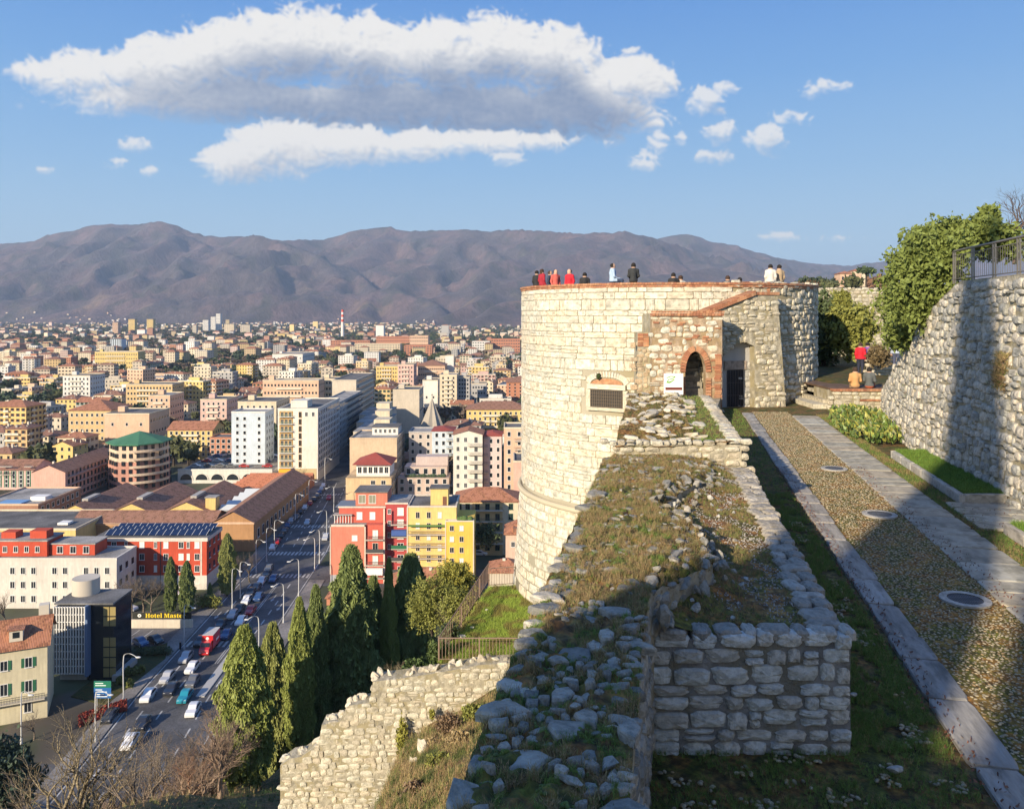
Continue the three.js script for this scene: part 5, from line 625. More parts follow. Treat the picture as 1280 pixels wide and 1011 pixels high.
{ // green and blue direction sign, verge, flower bed
  const p = cityAt(128, 893), t = thing('direction_sign', 'green and blue road direction sign on two posts', 'sign', p); for (const x of [-1, 1]) part(t, 'post', new THREE.CylinderGeometry(0.06, 0.06, 5, 6).translate(x, 2.5, 0), lampPole);
  const cv = document.createElement('canvas'); cv.width = 128; cv.height = 128; const x = cv.getContext('2d'); x.fillStyle = '#0d6b52'; x.fillRect(0, 0, 128, 50); x.fillStyle = '#1d5c9c'; x.fillRect(0, 50, 128, 78); x.fillStyle = '#dfe8ea'; for (const [a, b, w] of [[10, 14, 60], [10, 30, 80], [12, 62, 50], [12, 78, 86], [12, 96, 64], [12, 112, 90]]) x.fillRect(a, b, w, 6); const tx = new THREE.CanvasTexture(cv); tx.colorSpace = THREE.SRGBColorSpace;
  part(t, 'board', new THREE.BoxGeometry(3, 3, 0.08).translate(0, 4.4, 0.1), M(C(1, 1, 1), { map: tx, roughness: 0.5 }));
  const verge = new GB(); verge.poly([[XA(88, 146), -146], [XA(150, 148), -143], [XA(222, 168), -162], [XA(204, 168), -170], [XA(140, 160), -158]], GY - 0.2, GY + 0.16); structure('grass_verge', verge.build(), M(C(0.16, 0.20, 0.05), { map: T.earth }));
  const r = rng(4), ms = [], cs2 = []; for (let i = 0; i < 2600; i++) { const u = r(), px = lerp(98, 158, u), py = lerp(903, 883, u) + (r() - 0.5) * 13, q = cityAt(px, py); q.y += 0.25 + r() * 0.35; ms.push(TRS(q, [r() * 6, r() * 6, r() * 6], 0.24 + r() * 0.2)); const k = 0.6 + r() * 0.7; cs2.push(C(0.32 * k, 0.06 * k, 0.035 * k)); } stuff(null, 'flower_bed', new THREE.PlaneGeometry(1, 0.7), M(C(1, 1, 1), { side: THREE.DoubleSide }), ms, cs2, 'bed of dark red shrubs beside the street', 'flower bed');
  for (const [px, py] of [[160, 845], [168, 844], [176, 842], [150, 856], [162, 860]]) { const b = single('clipped_bush', clumpCrown(px, 420, 0.9, 1.0, 0.9, 0.34), leafMat(0.11, 0.13, 0.025), 'small round clipped bush on the grass verge', 'bush', 'clipped bushes on the verge', cityAt(px, py)); b.position.y += 0.9; }
  const pp = thing('person', 'person in dark clothes walking past the forecourt', 'person', cityAt(225, 812)); part(pp, 'body', new THREE.CapsuleGeometry(0.24, 1.05, 4, 10).scale(1, 1, 0.7).translate(0, 0.8, 0), M(C(0.02, 0.02, 0.025))); part(pp, 'head', new THREE.SphereGeometry(0.12, 10, 8).translate(0, 1.62, 0), M(C(0.4, 0.25, 0.18)));
}
// ---------------------------------------------------------------- masonry
function makeStone(seed, rubble) { // unit stone: outline in x,y, face near z = 0, root at z = -1
  const r = rng(seed), n = rubble === 3 ? 13 : rubble === 2 ? 7 : rubble ? 9 : 8, pts = [];
  if (rubble === 2) { const q = []; for (let i = 0; i < n; i++) q.push(i / n * 6.2832 + (r() - 0.5) * 0.75); for (const a of q) { const c = Math.cos(a), s = Math.sin(a), k = Math.min(1.12, Math.pow(Math.pow(Math.abs(c), 3) + Math.pow(Math.abs(s), 3), -0.33)) * (0.74 + r() * 0.32); pts.push([0.5 * c * k, 0.5 * s * k]); } } else if (rubble) for (let i = 0; i < n; i++) { const a = (i + 0.5 * r()) / n * 6.2832, c = Math.cos(a), s = Math.sin(a), e = rubble === 3 ? 7 : 4, k = Math.pow(Math.pow(Math.abs(c), e) + Math.pow(Math.abs(s), e), -1 / e) * (rubble === 3 ? 0.86 + r() * 0.17 : 0.93 + r() * 0.16); pts.push([clamp(0.5 * c * k, -0.53, 0.53), clamp(0.5 * s * k, -0.53, 0.53)]); }
  else { const j = () => (r() - 0.5) * 0.045, c = 0.045 + r() * 0.03; pts.push([0.5 - c, -0.5 + j()], [0.5 + j() * 0.5, -0.5 + c * 1.6], [0.5 + j() * 0.5, 0.5 - c * 1.6], [0.5 - c, 0.5 + j()], [-0.5 + c, 0.5 + j()], [-0.5 + j() * 0.5, 0.5 - c * 1.6], [-0.5 + j() * 0.5, -0.5 + c * 1.6], [-0.5 + c, -0.5 + j()]); }
  const g = new GB(), ox = r() * 5, oy = r() * 5, uv = (p) => [p[0] * 0.5 + ox, p[1] * 0.35 + oy], bz = rubble ? 0.28 : 0.16, ins = rubble === 2 ? 0.9 : rubble ? 0.84 : 0.94, zi = pts.map(() => -(r() * (rubble ? 0.16 : 0.06))), cz = rubble ? 0.05 : 0;
  let per = 0; const m = [(r() - 0.5) * 0.2, (r() - 0.5) * 0.2, cz];
  for (let i = 0; i < n; i++) { const k = (i + 1) % n, a = pts[i], b = pts[k], A = [a[0] * ins, a[1] * ins, zi[i]], B = [b[0] * ins, b[1] * ins, zi[k]], a1 = [a[0], a[1], -bz], b1 = [b[0], b[1], -bz], a2 = [a[0], a[1], -1], b2 = [b[0], b[1], -1]; g.tri(m, A, B, uv(m), uv(A), uv(B)); g.quad(a1, b1, B, A, uv(a1), uv(b1), uv(B), uv(A)); const p0 = ox + per, p1 = p0 + Math.hypot(b[0] - a[0], b[1] - a[1]) * 0.45; per += p1 - p0; g.quad(a2, b2, b1, a1, [p0, oy - 0.16], [p1, oy - 0.16], [p1, oy], [p0, oy]); }
  return g.build();
}
const stoneGeo = { jagged: [51, 52, 53, 54, 55, 56, 57, 58].map((s) => makeStone(s, 3)), ashlar: [1, 2, 3, 4, 5, 6].map((s) => makeStone(s, false)), rubble: [11, 12, 13, 14, 15, 16, 17, 18].map((s) => makeStone(s, true)) };
function makeRock(seed) { const g = new THREE.IcosahedronGeometry(0.5, 1), p = g.attributes.position, v = new THREE.Vector3(), r = rng(seed), pl = []; pl.push([new THREE.Vector3((r() - 0.5) * 0.4, 1, (r() - 0.5) * 0.4).normalize(), 0.2 + r() * 0.1]); for (let i = 0; i < 8; i++) pl.push([new THREE.Vector3(r() - 0.5, (r() - 0.5) * 0.5, r() - 0.5).normalize(), 0.26 + r() * 0.16]); for (let i = 0; i < p.count; i++) { v.fromBufferAttribute(p, i); v.multiplyScalar(1 + 0.28 * n3(v.x * 2.2 + seed, v.y * 2.2, v.z * 2.2)); for (const [n, d] of pl) { const q = v.dot(n); if (q > d) v.addScaledVector(n, d - q); } p.setXYZ(i, v.x, v.y, v.z); } g.computeVertexNormals(); const u = g.attributes.uv; for (let i = 0; i < p.count; i++) u.setXY(i, p.getX(i) * 0.4 + seed * 0.37, p.getZ(i) * 0.4 + p.getY(i) * 0.2); return g; }
const rocks = [21, 22, 23, 24, 25, 26].map(makeRock);
const tones = (base, n, spread, seed, bump) => { const r = rng(seed); return Array.from({ length: n }, () => { const k = 1 + (r() - 0.5) * spread, w = (r() - 0.5) * 0.10; return stoneMat(C(base[0] * k * (1 + w), base[1] * k, base[2] * k * (1 - w)), bump); }); };
// courses of stones over a surface: surf(u, v) -> {p, n, t}; u in metres along, v in metres up
function lay(o) {
  const r = rng(o.seed), out = [];
  let v = o.v0;
  while (v < o.v1) {
    const ch = lerp(o.ch[0], o.ch[1], r()); let u = o.u0 - r() * 0.5; const wob = o.wob ?? 0;
    while (u < o.u1) {
      let w = lerp(o.w[0], o.w[1], Math.pow(r(), 1.2)); if (o.fit && u < o.u0) u = o.u0; if (o.fit && u + w > o.u1 - 0.1) w = o.u1 - u; const uc = u + w / 2; u += w;
      const yy = v + ch / 2 + (r() - 0.5) * ch * wob + (o.wave ? o.wave(uc) : 0); if (o.skip?.(uc, yy, w, ch)) continue;
      if ((wob && r() < 0.12) || (o.split && w > 0.6 && r() < o.split)) { for (const s of [-1, 1]) out.push({ u: uc, v: yy + s * ch * 0.25, w: wob ? w * (0.8 + r() * 0.2) : w, h: ch * 0.5 }); continue; }
      out.push({ u: uc, v: yy, w, h: ch * (1 + (r() - 0.5) * wob * 0.5), rot: (r() - 0.5) * wob * 0.25 });
    }
    v += ch;
  }
  return out;
}
function setStones(parent, list, surf, o) { // builds the stones; the largest become parts, the rest one mass
  list = list.filter((q) => Math.min(q.w, q.h) - o.gap > 0.05); const r = rng(o.seed + 1), gs = stoneGeo[o.kind], gap = o.gap, th = o.th ?? 0.16, A = new THREE.Matrix4(), made = list.map((s) => { const { p, n, t } = surf(s.u, s.v), b = new THREE.Vector3().crossVectors(n, t).normalize(), tt = t.clone().multiplyScalar(Math.cos(s.rot || 0)).addScaledVector(b, Math.sin(s.rot || 0)), bb = new THREE.Vector3().crossVectors(n, tt); A.makeBasis(tt, bb, n); const m = A.clone(); m.scale(new THREE.Vector3(Math.max(0.03, s.w - gap), Math.max(0.03, s.h - gap), th)); m.setPosition(p.clone().addScaledVector(n, (r() - 0.35) * (o.relief ?? 0.03) + (o.proud ?? 0.03))); return { m, a: (s.w - gap) * (s.h - gap) * (o.seen ? o.seen(p, n, s) : 1), k: Math.floor(r() * gs.length), c: Math.floor(r() * o.mats.length) }; });
  made.sort((x, y) => y.a - x.a);
  const cap = o.cap ?? 300; made.slice(0, cap).forEach((s) => { const q = part(parent, o.name ?? 'stone', gs[s.k], o.mats[s.c]); q.matrixAutoUpdate = false; q.matrix.copy(s.m); s.m.decompose(q.position, q.quaternion, q.scale); q.matrixAutoUpdate = true; });
  const rest = made.slice(cap); gs.forEach((g, k) => { const l = rest.filter((s) => s.k === k); if (l.length) { stuff(parent, o.restName ?? 'small_stones', g, o.restMat ?? restWhite(o.mats), l.map((s) => s.m), l.map((s) => o.mats[s.c].color)); } });
}
const restCache = new Map(); const restWhite = (mats) => { if (!restCache.has(mats)) { const m = mats[0].clone(); m.color = C(1, 1, 1); restCache.set(mats, m); } return restCache.get(mats); };
const mortarMat = M(C(0.44, 0.40, 0.30), { map: T.mortar, bumpMap: T.mortarB, bumpScale: 0.03 });
const limeTones = tones([0.60, 0.565, 0.475], 8, 0.3, 1), rubbleTones = tones([0.52, 0.48, 0.39], 7, 0.5, 2, 0.02), greyTones = tones([0.50, 0.485, 0.45], 7, 0.4, 3, 0.02), warmTones = tones([0.54, 0.42, 0.29], 6, 0.4, 4, 0.02);
const brickTones = [C(0.42, 0.19, 0.105), C(0.36, 0.155, 0.09), C(0.48, 0.25, 0.14), C(0.42, 0.23, 0.14)], brickMat = M(C(0.40, 0.16, 0.09), { map: T.mortar }), brickRest = M(C(1, 1, 1), { map: T.stone });
const brickGeo = new THREE.BoxGeometry(1, 1, 1);
function bricks(parent, mats, seed, name = 'bricks') { const r = rng(seed); return stuff(parent, name, brickGeo, brickRest, mats, mats.map(() => brickTones[Math.floor(r() * 4)].clone().multiplyScalar(0.8 + r() * 0.4))); }

// ---------------------------------------------------------------- round tower
const TC = V(8.87, 0, 46.5), TR = 8.32, RIM = 5.94;
const tw = thing('round_tower', 'round pale limestone bastion tower with brick coping', 'tower', V(8.87, -13, 46.5));
{
  const R = (y) => y > -5.5 ? TR : TR + 0.05 + (-5.5 - y) * 0.075, loc = (v) => v.clone().sub(new THREE.Vector3(TC.x, -13, TC.z));
  const pr = [[0.01, -12.9], [R(-13), -12.9], [R(-5.6) - 0.02, -5.65], [TR - 0.05, -5.3], [TR - 0.05, RIM - 0.25], [TR - 0.6, RIM - 0.25], [TR - 0.6, 5.15], [0.01, 5.15]].map(([a, y]) => new THREE.Vector2(a, y + 13));
  part(tw, 'core', new THREE.LatheGeometry(pr, 96), mortarMat);
  part(tw, 'cordon', new THREE.TorusGeometry(TR + 0.08, 0.16, 8, 120).rotateX(Math.PI / 2).translate(0, 13 - 5.5, 0), stoneMat(C(0.52, 0.47, 0.36)));
  const surf = (u, v) => { const f = u / TR, n = new THREE.Vector3(Math.sin(f), v < -5.5 ? 0.075 : 0, Math.cos(f)).normalize(), t = new THREE.Vector3(Math.cos(f), 0, -Math.sin(f)), rr = R(v) - 0.03; return { p: new THREE.Vector3(Math.sin(f) * rr, v + 13, Math.cos(f) * rr), n, t }; };
  const win = (u, y) => Math.abs(u + 4.42) < 1.15 && y > -0.35 && y < 1.5, porch = (u, y) => u > -2.2 && u < 4.8 && y < 4.3 && y > -2 && u < 4.6 && false;
  const seen = (p, n, s) => clamp(n.x * -0.19 + n.z * 0.98, 0.05, 1) * (s.v < -2 && s.u > -4 ? 0.25 : 1) * (s.u > -0.3 && s.u < 4.3 && s.v < 4.2 ? 0.1 : 1);
  setStones(tw, lay({ seed: 31, u0: -13.4, u1: 1.6, v0: -5.2, v1: RIM - 0.42, ch: [0.22, 0.56], w: [0.32, 1.3], split: 0.14, skip: (u, y) => win(u, y) || (u > 0.5 && y < 4.2) }), surf, { seed: 31, kind: 'ashlar', gap: 0.02, th: 0.14, relief: 0.035, proud: 0.02, mats: limeTones, seen, cap: 290 });
  setStones(tw, lay({ seed: 33, u0: -13.4, u1: 4, v0: -12.6, v1: -5.75, ch: [0.42, 0.62], w: [0.5, 1.2] }), surf, { seed: 34, kind: 'ashlar', gap: 0.05, th: 0.16, relief: 0.05, mats: limeTones, seen, cap: 0 });
  setStones(tw, lay({ seed: 35, u0: 1.5, u1: 10.6, v0: -1, v1: RIM - 0.3, ch: [0.24, 0.40], w: [0.22, 0.6], wob: 0.5, skip: (u, y) => u < 4.4 && y < 4.5 }), surf, { seed: 36, kind: 'rubble', gap: 0.03, th: 0.22, relief: 0.09, mats: rubbleTones, seen: (p, n, s) => seen(p, n, s) * 0.2, cap: 0 });
  // brick coping on the rim
  const mm = []; for (let a = -1.75; a < 1.45; a += 0.0162) for (const [k, y, rr, len] of [[0, RIM - 0.09, TR - 0.2, 0.55], [1, RIM - 0.21, TR - 0.09, 0.24]]) { if (k && a > 0.05 && a < 0.3 && false) continue; mm.push(TRS(new THREE.Vector3(Math.sin(a + k * 0.008) * rr, y + 13 + 0.012 * n2(a * 9, k), Math.cos(a + k * 0.008) * rr), [0, a, 0], new THREE.Vector3(0.128, 0.105, len))); } bricks(tw, mm, 3, 'coping_bricks');
  // barred window with lintel and relieving arch
  const w = part(tw, 'window_shade_block', new THREE.BoxGeometry(1.72, 0.86, 0.35), M(C(0.05, 0.045, 0.04))); const f = -4.42 / TR; const put = (o, u, y, rr) => { const g = u / TR; o.position.set(Math.sin(g) * rr, y + 13, Math.cos(g) * rr); o.rotation.y = g; }; put(w, -4.42, 0.22, TR - 0.12);  // near-black solid block paints the shade inside the window
  const gr = part(w, 'grille', (() => { const g = new GB(); for (let i = 0; i < 15; i++) { const x = -0.82 + i * 0.117; g.box(x - 0.011, x + 0.011, -0.42, 0.42, 0.2, 0.222); } for (let j = 0; j < 6; j++) g.box(-0.85, 0.85, -0.4 + j * 0.16, -0.38 + j * 0.16, 0.188, 0.21); return g.build(); })(), M(C(0.12, 0.09, 0.06), { roughness: 0.7 }));
  put(part(tw, 'lintel', new THREE.BoxGeometry(2.05, 0.24, 0.3), stoneMat(C(0.66, 0.62, 0.52))), -4.42, 0.80, TR - 0.04); for (const s of [-1, 1]) put(part(tw, 'jamb', new THREE.BoxGeometry(0.24, 0.86, 0.3), stoneMat(C(0.62, 0.57, 0.46))), -4.42 + s * 0.98, 0.22, TR - 0.06); put(part(tw, 'window_sill', new THREE.BoxGeometry(2.1, 0.16, 0.3), stoneMat(C(0.6, 0.55, 0.44))), -4.42, -0.3, TR - 0.05);
  put(part(tw, 'brick_tympanum', (() => { const g = new GB(); for (let k = 0; k < 10; k++) { const a = k / 10 * Math.PI, b = (k + 1) / 10 * Math.PI; g.tri([0, 0, 0], [0.85 * Math.cos(a), 0.28 * Math.sin(a), 0], [0.85 * Math.cos(b), 0.28 * Math.sin(b), 0]); } return g.build(); })(), M(C(0.50, 0.26, 0.14), { map: T.mortar })), -4.42, 0.93, TR - 0.0);
  const vs = stoneGeo.ashlar[1]; for (let k = 0; k < 21; k++) { const a = Math.PI * (k + 0.5) / 21, u = -4.42 + 1.02 * Math.cos(a), y = 0.98 + 0.44 * Math.sin(a), q = part(tw, 'arch_stone', vs, limeTones[k % 8]); put(q, u, y, TR + 0.03); q.scale.set(0.13, 0.3, 0.14); q.rotation.order = 'YXZ'; q.rotation.z = (a - Math.PI / 2) * 0.55; }
  // ivy patches
  const r = rng(5); for (const [u, y, w2, h] of [[-0.72, 2.75, 0.16, 0.5], [0.2, 2.9, 0.12, 0.45], [-4.8, 1.32, 0.08, 0.12], [-2.4, 0.75, 0.2, 0.12]]) { const ms = []; for (let i = 0; i < 130; i++) { const { p, n } = surf(u + (r() - 0.5) * 2 * w2, y + (r() - 0.5) * 2 * h); ms.push(TRS(p.addScaledVector(n, 0.12 + r() * 0.1), [r() * 6, r() * 6, r() * 6], 0.06 + r() * 0.06)); } stuff(tw, 'wall_plant', new THREE.PlaneGeometry(1, 0.8), leafMat(0.07, 0.10, 0.03), ms); }
}
// ---------------------------------------------------------------- porch with pointed doorway, and the stair wall beside it
const flatSurf = (o, x, n) => (u, v) => ({ p: o.clone().addScaledVector(x, u).add(new THREE.Vector3(0, v, 0)), n, t: x });
const Zp = new THREE.Vector3(0, 0, 1), Xp = new THREE.Vector3(1, 0, 0);
function shapeWall(outline, hole, thick) { const s = new THREE.Shape(outline.map(([x, y]) => new THREE.Vector2(x, y))); if (hole) s.holes.push(new THREE.Path(hole.map(([x, y]) => new THREE.Vector2(x, y)))); const g = new THREE.ExtrudeGeometry(s, { depth: thick, bevelEnabled: false }); g.translate(0, 0, -thick); return g; }
{
  const d = 35.9, X0 = XA(815, d), X1 = XA(903, d), t = thing('tower_porch', 'stone and brick porch with pointed brick doorway against the round tower', 'porch', V(X0, 0, d)), W = X1 - X0, Hh = 4.30, base = -0.4;
  const ax = XA(869.5, d) - X0, hw = 0.46, arch = []; for (let i = 0; i <= 8; i++) { const a = i / 8; arch.push([ax + hw * (1 - Math.pow(a, 1.9)) + 0.001, 1.75 + Math.sin(a * 1.5) * 0.95]); } const hole = [[ax - hw, base + 0.02], [ax + hw, base + 0.02], ...arch.map(([x, y]) => [x, y]), ...arch.slice(0, -1).reverse().map(([x, y]) => [2 * ax - x, y])];
  const inHole = (u, v) => { const q = Math.abs(u - ax); return q < hw + 0.28 && v < 1.75 || (v >= 1.75 && v < 3.0 && q < (hw + 0.28) * Math.sqrt(Math.max(0, 1 - Math.pow((v - 1.75) / 1.3, 2)))); };
  part(t, 'wall', shapeWall([[0, base], [W, base], [W, Hh], [0, Hh]], hole, 0.45), M(C(0.46, 0.35, 0.24), { map: T.mortar, bumpMap: T.mortarB, bumpScale: 0.03 }));
  part(t, 'side_wall', new GB().box(W - 0.45, W, base, Hh, -3.2, -0.45).build(), mortarMat); part(t, 'side_wall', new GB().box(0, 0.45, base, Hh, -3.2, -0.45).build(), mortarMat); part(t, 'roof', new GB().box(0.02, W - 0.02, Hh + 0.003, Hh + 0.1, -3.2, -0.52).build(), mortarMat);
  setStones(t, lay({ seed: 41, u0: 0.1, u1: W - 0.2, v0: base, v1: Hh - 0.1, ch: [0.18, 0.36], w: [0.22, 0.6], wob: 0.35, skip: (u, v) => inHole(u, v) || u > W - 0.15 || (n2(u * 2.3, v * 2.3) > 0.5) }), flatSurf(new THREE.Vector3(0, 0, 0), Xp, Zp), { seed: 41, kind: 'rubble', gap: 0.035, th: 0.15, relief: 0.05, mats: limeTones, cap: 300 });
  const mm = [], r = rng(8); for (let i = 0; i < 26; i++) for (const s of [-1, 1]) { const a = i / 26; const q = (k) => { const L = 1.9, tt = k * (L + 1.55); return tt < L ? [hw + 0.12, base + tt] : [(hw + 0.12) * (1 - Math.pow((tt - L) / 1.55, 1.9)), 1.75 + 1.09 * Math.sin((tt - L) / 1.55 * 1.5)]; }; const [x, y] = q(a), [x2, y2] = q(a + 0.02), ang = Math.atan2(y2 - y, x2 - x) - Math.PI / 2; mm.push(TRS(new THREE.Vector3(ax + s * x, y, 0.01), [0, 0, s * ang], new THREE.Vector3(0.24, 0.105, 0.12))); }
  for (let x = 0.07; x < W; x += 0.14) mm.push(TRS(new THREE.Vector3(x, Hh + 0.06, -0.2), [0, 0, 0], new THREE.Vector3(0.125, 0.12, 0.62)), TRS(new THREE.Vector3(x + 0.04, Hh + 0.18, -0.2), [0, 0, 0], new THREE.Vector3(0.125, 0.09, 0.55)));
  for (let i = 0; i < 150; i++) { const x = r() * W, y = base + r() * (Hh - base); if (inHole(x, y) || n2(x * 2.3, y * 2.3) < 0.25) continue; mm.push(TRS(new THREE.Vector3(x, y, 0.0), [0, 0, (r() - 0.5) * 0.1], new THREE.Vector3(0.26, 0.075, 0.1))); }
  for (let y = base; y < 2.6; y += 0.095) if (n2(y * 3, 9) > -0.5) mm.push(TRS(new THREE.Vector3(W - 0.16 - r() * 0.08, y, 0), [0, 0, 0], new THREE.Vector3(0.28, 0.08, 0.12)));
  bricks(t, mm, 11);
  for (let i = 0; i < 9; i++) part(t, 'step', new GB().box(ax - hw - 0.1, ax + hw + 0.1, base, 0.35 + i * 0.3, -0.55 - i * 0.18 - 0.2, -0.55 - i * 0.18).build(), stoneMat(C(0.30, 0.28, 0.24)));
  part(t, 'broken_stub', new GB().box(-0.55, 0, -0.4, 3.55, -1.6, -0.6).build(), mortarMat); setStones(t, lay({ seed: 44, u0: -0.52, u1: -0.1, v0: -0.3, v1: 2.9, ch: [0.2, 0.3], w: [0.2, 0.4], wob: 0.4 }), flatSurf(new THREE.Vector3(0, 0, -0.6), Xp, Zp), { seed: 44, kind: 'rubble', gap: 0.03, th: 0.12, mats: warmTones, cap: 40 }); const m2 = []; for (let y = 2.95; y < 3.5; y += 0.1) for (let x = -0.42; x < 0; x += 0.26) m2.push(TRS(new THREE.Vector3(x, y, -0.6), [0, 0, 0], new THREE.Vector3(0.25, 0.085, 0.1))); bricks(t, m2, 12);
  // info board
  const bd = thing('information_board', 'white information board with green emblem and brown stripe by the doorway', 'sign', V(XA(842, 35.5), 0.78, 35.5)), cv = document.createElement('canvas'); cv.width = 128; cv.height = 140; const x = cv.getContext('2d'); x.fillStyle = '#f4f4f2'; x.fillRect(0, 0, 128, 140); x.strokeStyle = '#5f9e2c'; x.lineWidth = 5; x.beginPath(); for (const [a, b] of [[18, 30], [44, 20], [74, 22], [60, 36], [30, 40], [22, 58], [50, 52], [70, 40], [40, 62], [16, 60]]) x.lineTo(a, b); x.stroke(); x.fillStyle = '#6d2f22'; x.fillRect(10, 92, 112, 18); const tx = new THREE.CanvasTexture(cv); tx.colorSpace = THREE.SRGBColorSpace; part(bd, 'panel', new THREE.BoxGeometry(0.86, 0.94, 0.05).translate(0, 0.5, 0), M(C(0.85, 0.85, 0.85), { map: tx, roughness: 0.5 })); for (const s of [-0.4, 0.4]) part(bd, 'leg', new THREE.BoxGeometry(0.04, 1.2, 0.04).translate(s, 0.1, -0.05), railDark);
}
{
  const d = 37.6, t = thing('stair_wall', 'rubble stair wall with sloping brick coping and shaded gated recess', 'wall', V(9.3, 0, d - 0.25)), L = (X) => X - 9.3; t.rotation.y = 0.25; t.scale.x = 1.05;
  const out = [[L(8.9), -0.4], [L(XA(988, d)), -0.4], [L(XA(983, d)), 2.2], [L(XA(976, d)), 5.28], [L(XA(945, d)), 5.28], [L(8.9), 4.3]], nx0 = L(9.62), nx1 = L(XA(945, d)), hole = [[nx0, -0.35], [nx1, -0.35], [nx1, 2.85], [L(XA(932, d)), 3.08], [L(XA(918, d)), 2.95], [L(XA(908, d)), 2.55], [nx0, 2.2]];
  part(t, 'wall', shapeWall(out, hole, 1.6), mortarMat); part(t, 'recess_wall', new GB().box(nx0 - 0.2, nx1 + 0.2, -0.4, 3.2, -0.7, -0.45).build(), M(C(0.46, 0.45, 0.43), { map: T.plaster, bumpMap: T.mortarB, bumpScale: 0.02 }));
  const inside = (u, v) => { const e = 0.16; if (u > nx0 - 0.1 && u < nx1 + e - 0.05 && v < 2.2) return true; if (u > nx0 && u < nx1 + 0.1) { const top = polyAt([[nx0, 2.2], [L(XA(908, d)), 2.55], [L(XA(918, d)), 2.95], [L(XA(932, d)), 3.08], [nx1, 2.85]], u); if (v < top + 0.06) return true; } const xr = polyAt([[-0.4, L(XA(988, d))], [2.2, L(XA(983, d))], [5.28, L(XA(976, d))]], v) - 0.12; return u > xr || v > polyAt([[L(8.9), 4.2], [L(XA(945, d)), 5.15], [9, 5.15]], u); };
  setStones(t, lay({ seed: 51, u0: L(8.95), u1: L(13.4), v0: -0.3, v1: 5.3, ch: [0.2, 0.36], w: [0.2, 0.55], wob: 0.5, skip: inside }), flatSurf(new THREE.Vector3(0, 0, 0), Xp, Zp), { seed: 51, kind: 'rubble', gap: 0.03, th: 0.2, relief: 0.10, mats: rubbleTones, cap: 300 });
  const mm = [], a = [L(8.6), 4.28], b = [L(XA(945, d)), 5.36], sl = Math.atan2(b[1] - a[1], b[0] - a[0]); for (let k = 0; k < 24; k++) { const q = (k + 0.5) / 24; mm.push(TRS(new THREE.Vector3(lerp(a[0], b[0], q), lerp(a[1], b[1], q), -0.2), [0, 0, sl], new THREE.Vector3(0.12, 0.14, 0.7)), TRS(new THREE.Vector3(lerp(a[0], b[0], q), lerp(a[1], b[1], q) + 0.1, -0.25), [0, 0, sl], new THREE.Vector3(0.118, 0.07, 0.78))); } for (let x = L(XA(945, d)); x < L(XA(977, d)); x += 0.13) mm.push(TRS(new THREE.Vector3(x, 5.36, -0.3), [0, 0, 0], new THREE.Vector3(0.12, 0.14, 0.75))); bricks(t, mm, 13);
  const m2 = []; const bx0 = L(XA(938, d + 0.5)), bx1 = bx0 + 1.4; for (let x = bx0; x < bx1; x += 0.26) for (let y = 5.4; y < 5.95; y += 0.085) m2.push(TRS(new THREE.Vector3(x, y, -1.0), [0, 0, 0], new THREE.Vector3(0.25, 0.075, 0.3))); bricks(t, m2, 14, 'brick_pier');
  const dx0 = L(XA(911, 38.1)), dx1 = L(XA(932, 38.1)), gate = part(t, 'gate', new GB().box(dx0, dx1, -0.02, 1.72, -0.44, -0.41).build(), M(C(0.012, 0.012, 0.016), { roughness: 0.6 })); part(gate, 'gate_bars', (() => { const g = new GB(); for (let i = 0; i < 7; i++) { const x = lerp(dx0, dx1 - 0.02, i / 6); g.box(x, x + 0.022, 0, 1.7, -0.41, -0.38); } for (const y of [0.5, 1.1]) g.box(dx0, dx1, y, y + 0.025, -0.409, -0.375); return g.build(); })(), M(C(0.09, 0.08, 0.08))); part(t, 'gate_lintel', new GB().box(dx0 - 0.15, dx1 + 0.15, 1.74, 2.15, -0.45, -0.37).build(), stoneMat(C(0.36, 0.30, 0.26)));
  setStones(t, lay({ seed: 53, u0: dx1 + 0.1, u1: nx1 - 0.02, v0: -0.2, v1: 2.1, ch: [0.2, 0.34], w: [0.2, 0.4], wob: 0.5 }), flatSurf(new THREE.Vector3(0, 0, -0.44), Xp, Zp), { seed: 53, kind: 'rubble', gap: 0.03, th: 0.15, relief: 0.06, mats: greyTones, cap: 40 });
}
// ---------------------------------------------------------------- long ruined parapet wall in front of the camera
const dryGrassCol = (r) => { const k = 0.7 + r() * 0.6; return r() < 0.55 ? C(0.30 * k, 0.22 * k, 0.10 * k) : r() < 0.6 ? C(0.17 * k, 0.18 * k, 0.05 * k) : C(0.27 * k, 0.17 * k, 0.09 * k); };
const greenCol = (r) => { const k = 0.6 + r() * 0.7; return C(0.14 * k, 0.22 * k, 0.04 * k); };
const tuftGeo = (() => { const r = rng(3), g = new GB(); for (let i = 0; i < 7; i++) { const a = r() * 6.28, l = 0.5 + r() * 0.5, b = 0.25 + r() * 0.5, x = (r() - 0.5) * 0.5, z = (r() - 0.5) * 0.5, c = Math.cos(a), s = Math.sin(a), w = 0.035; g.tri([x - s * w, 0, z + c * w], [x + s * w, 0, z - c * w], [x + c * b * l * 0.5, l * 0.7, z + s * b * l * 0.5]); g.tri([x + c * b * l * 0.5 - s * w * 0.6, l * 0.68, z + s * b * l * 0.5 + c * w * 0.6], [x + c * b * l * 0.5 + s * w * 0.6, l * 0.68, z + s * b * l * 0.5 - c * w * 0.6], [x + c * b * l, l * 0.95, z + s * b * l]); } return g.build(); })();
const grassMat = new THREE.MeshStandardMaterial({ color: C(1, 1, 1), roughness: 0.8, side: THREE.DoubleSide });
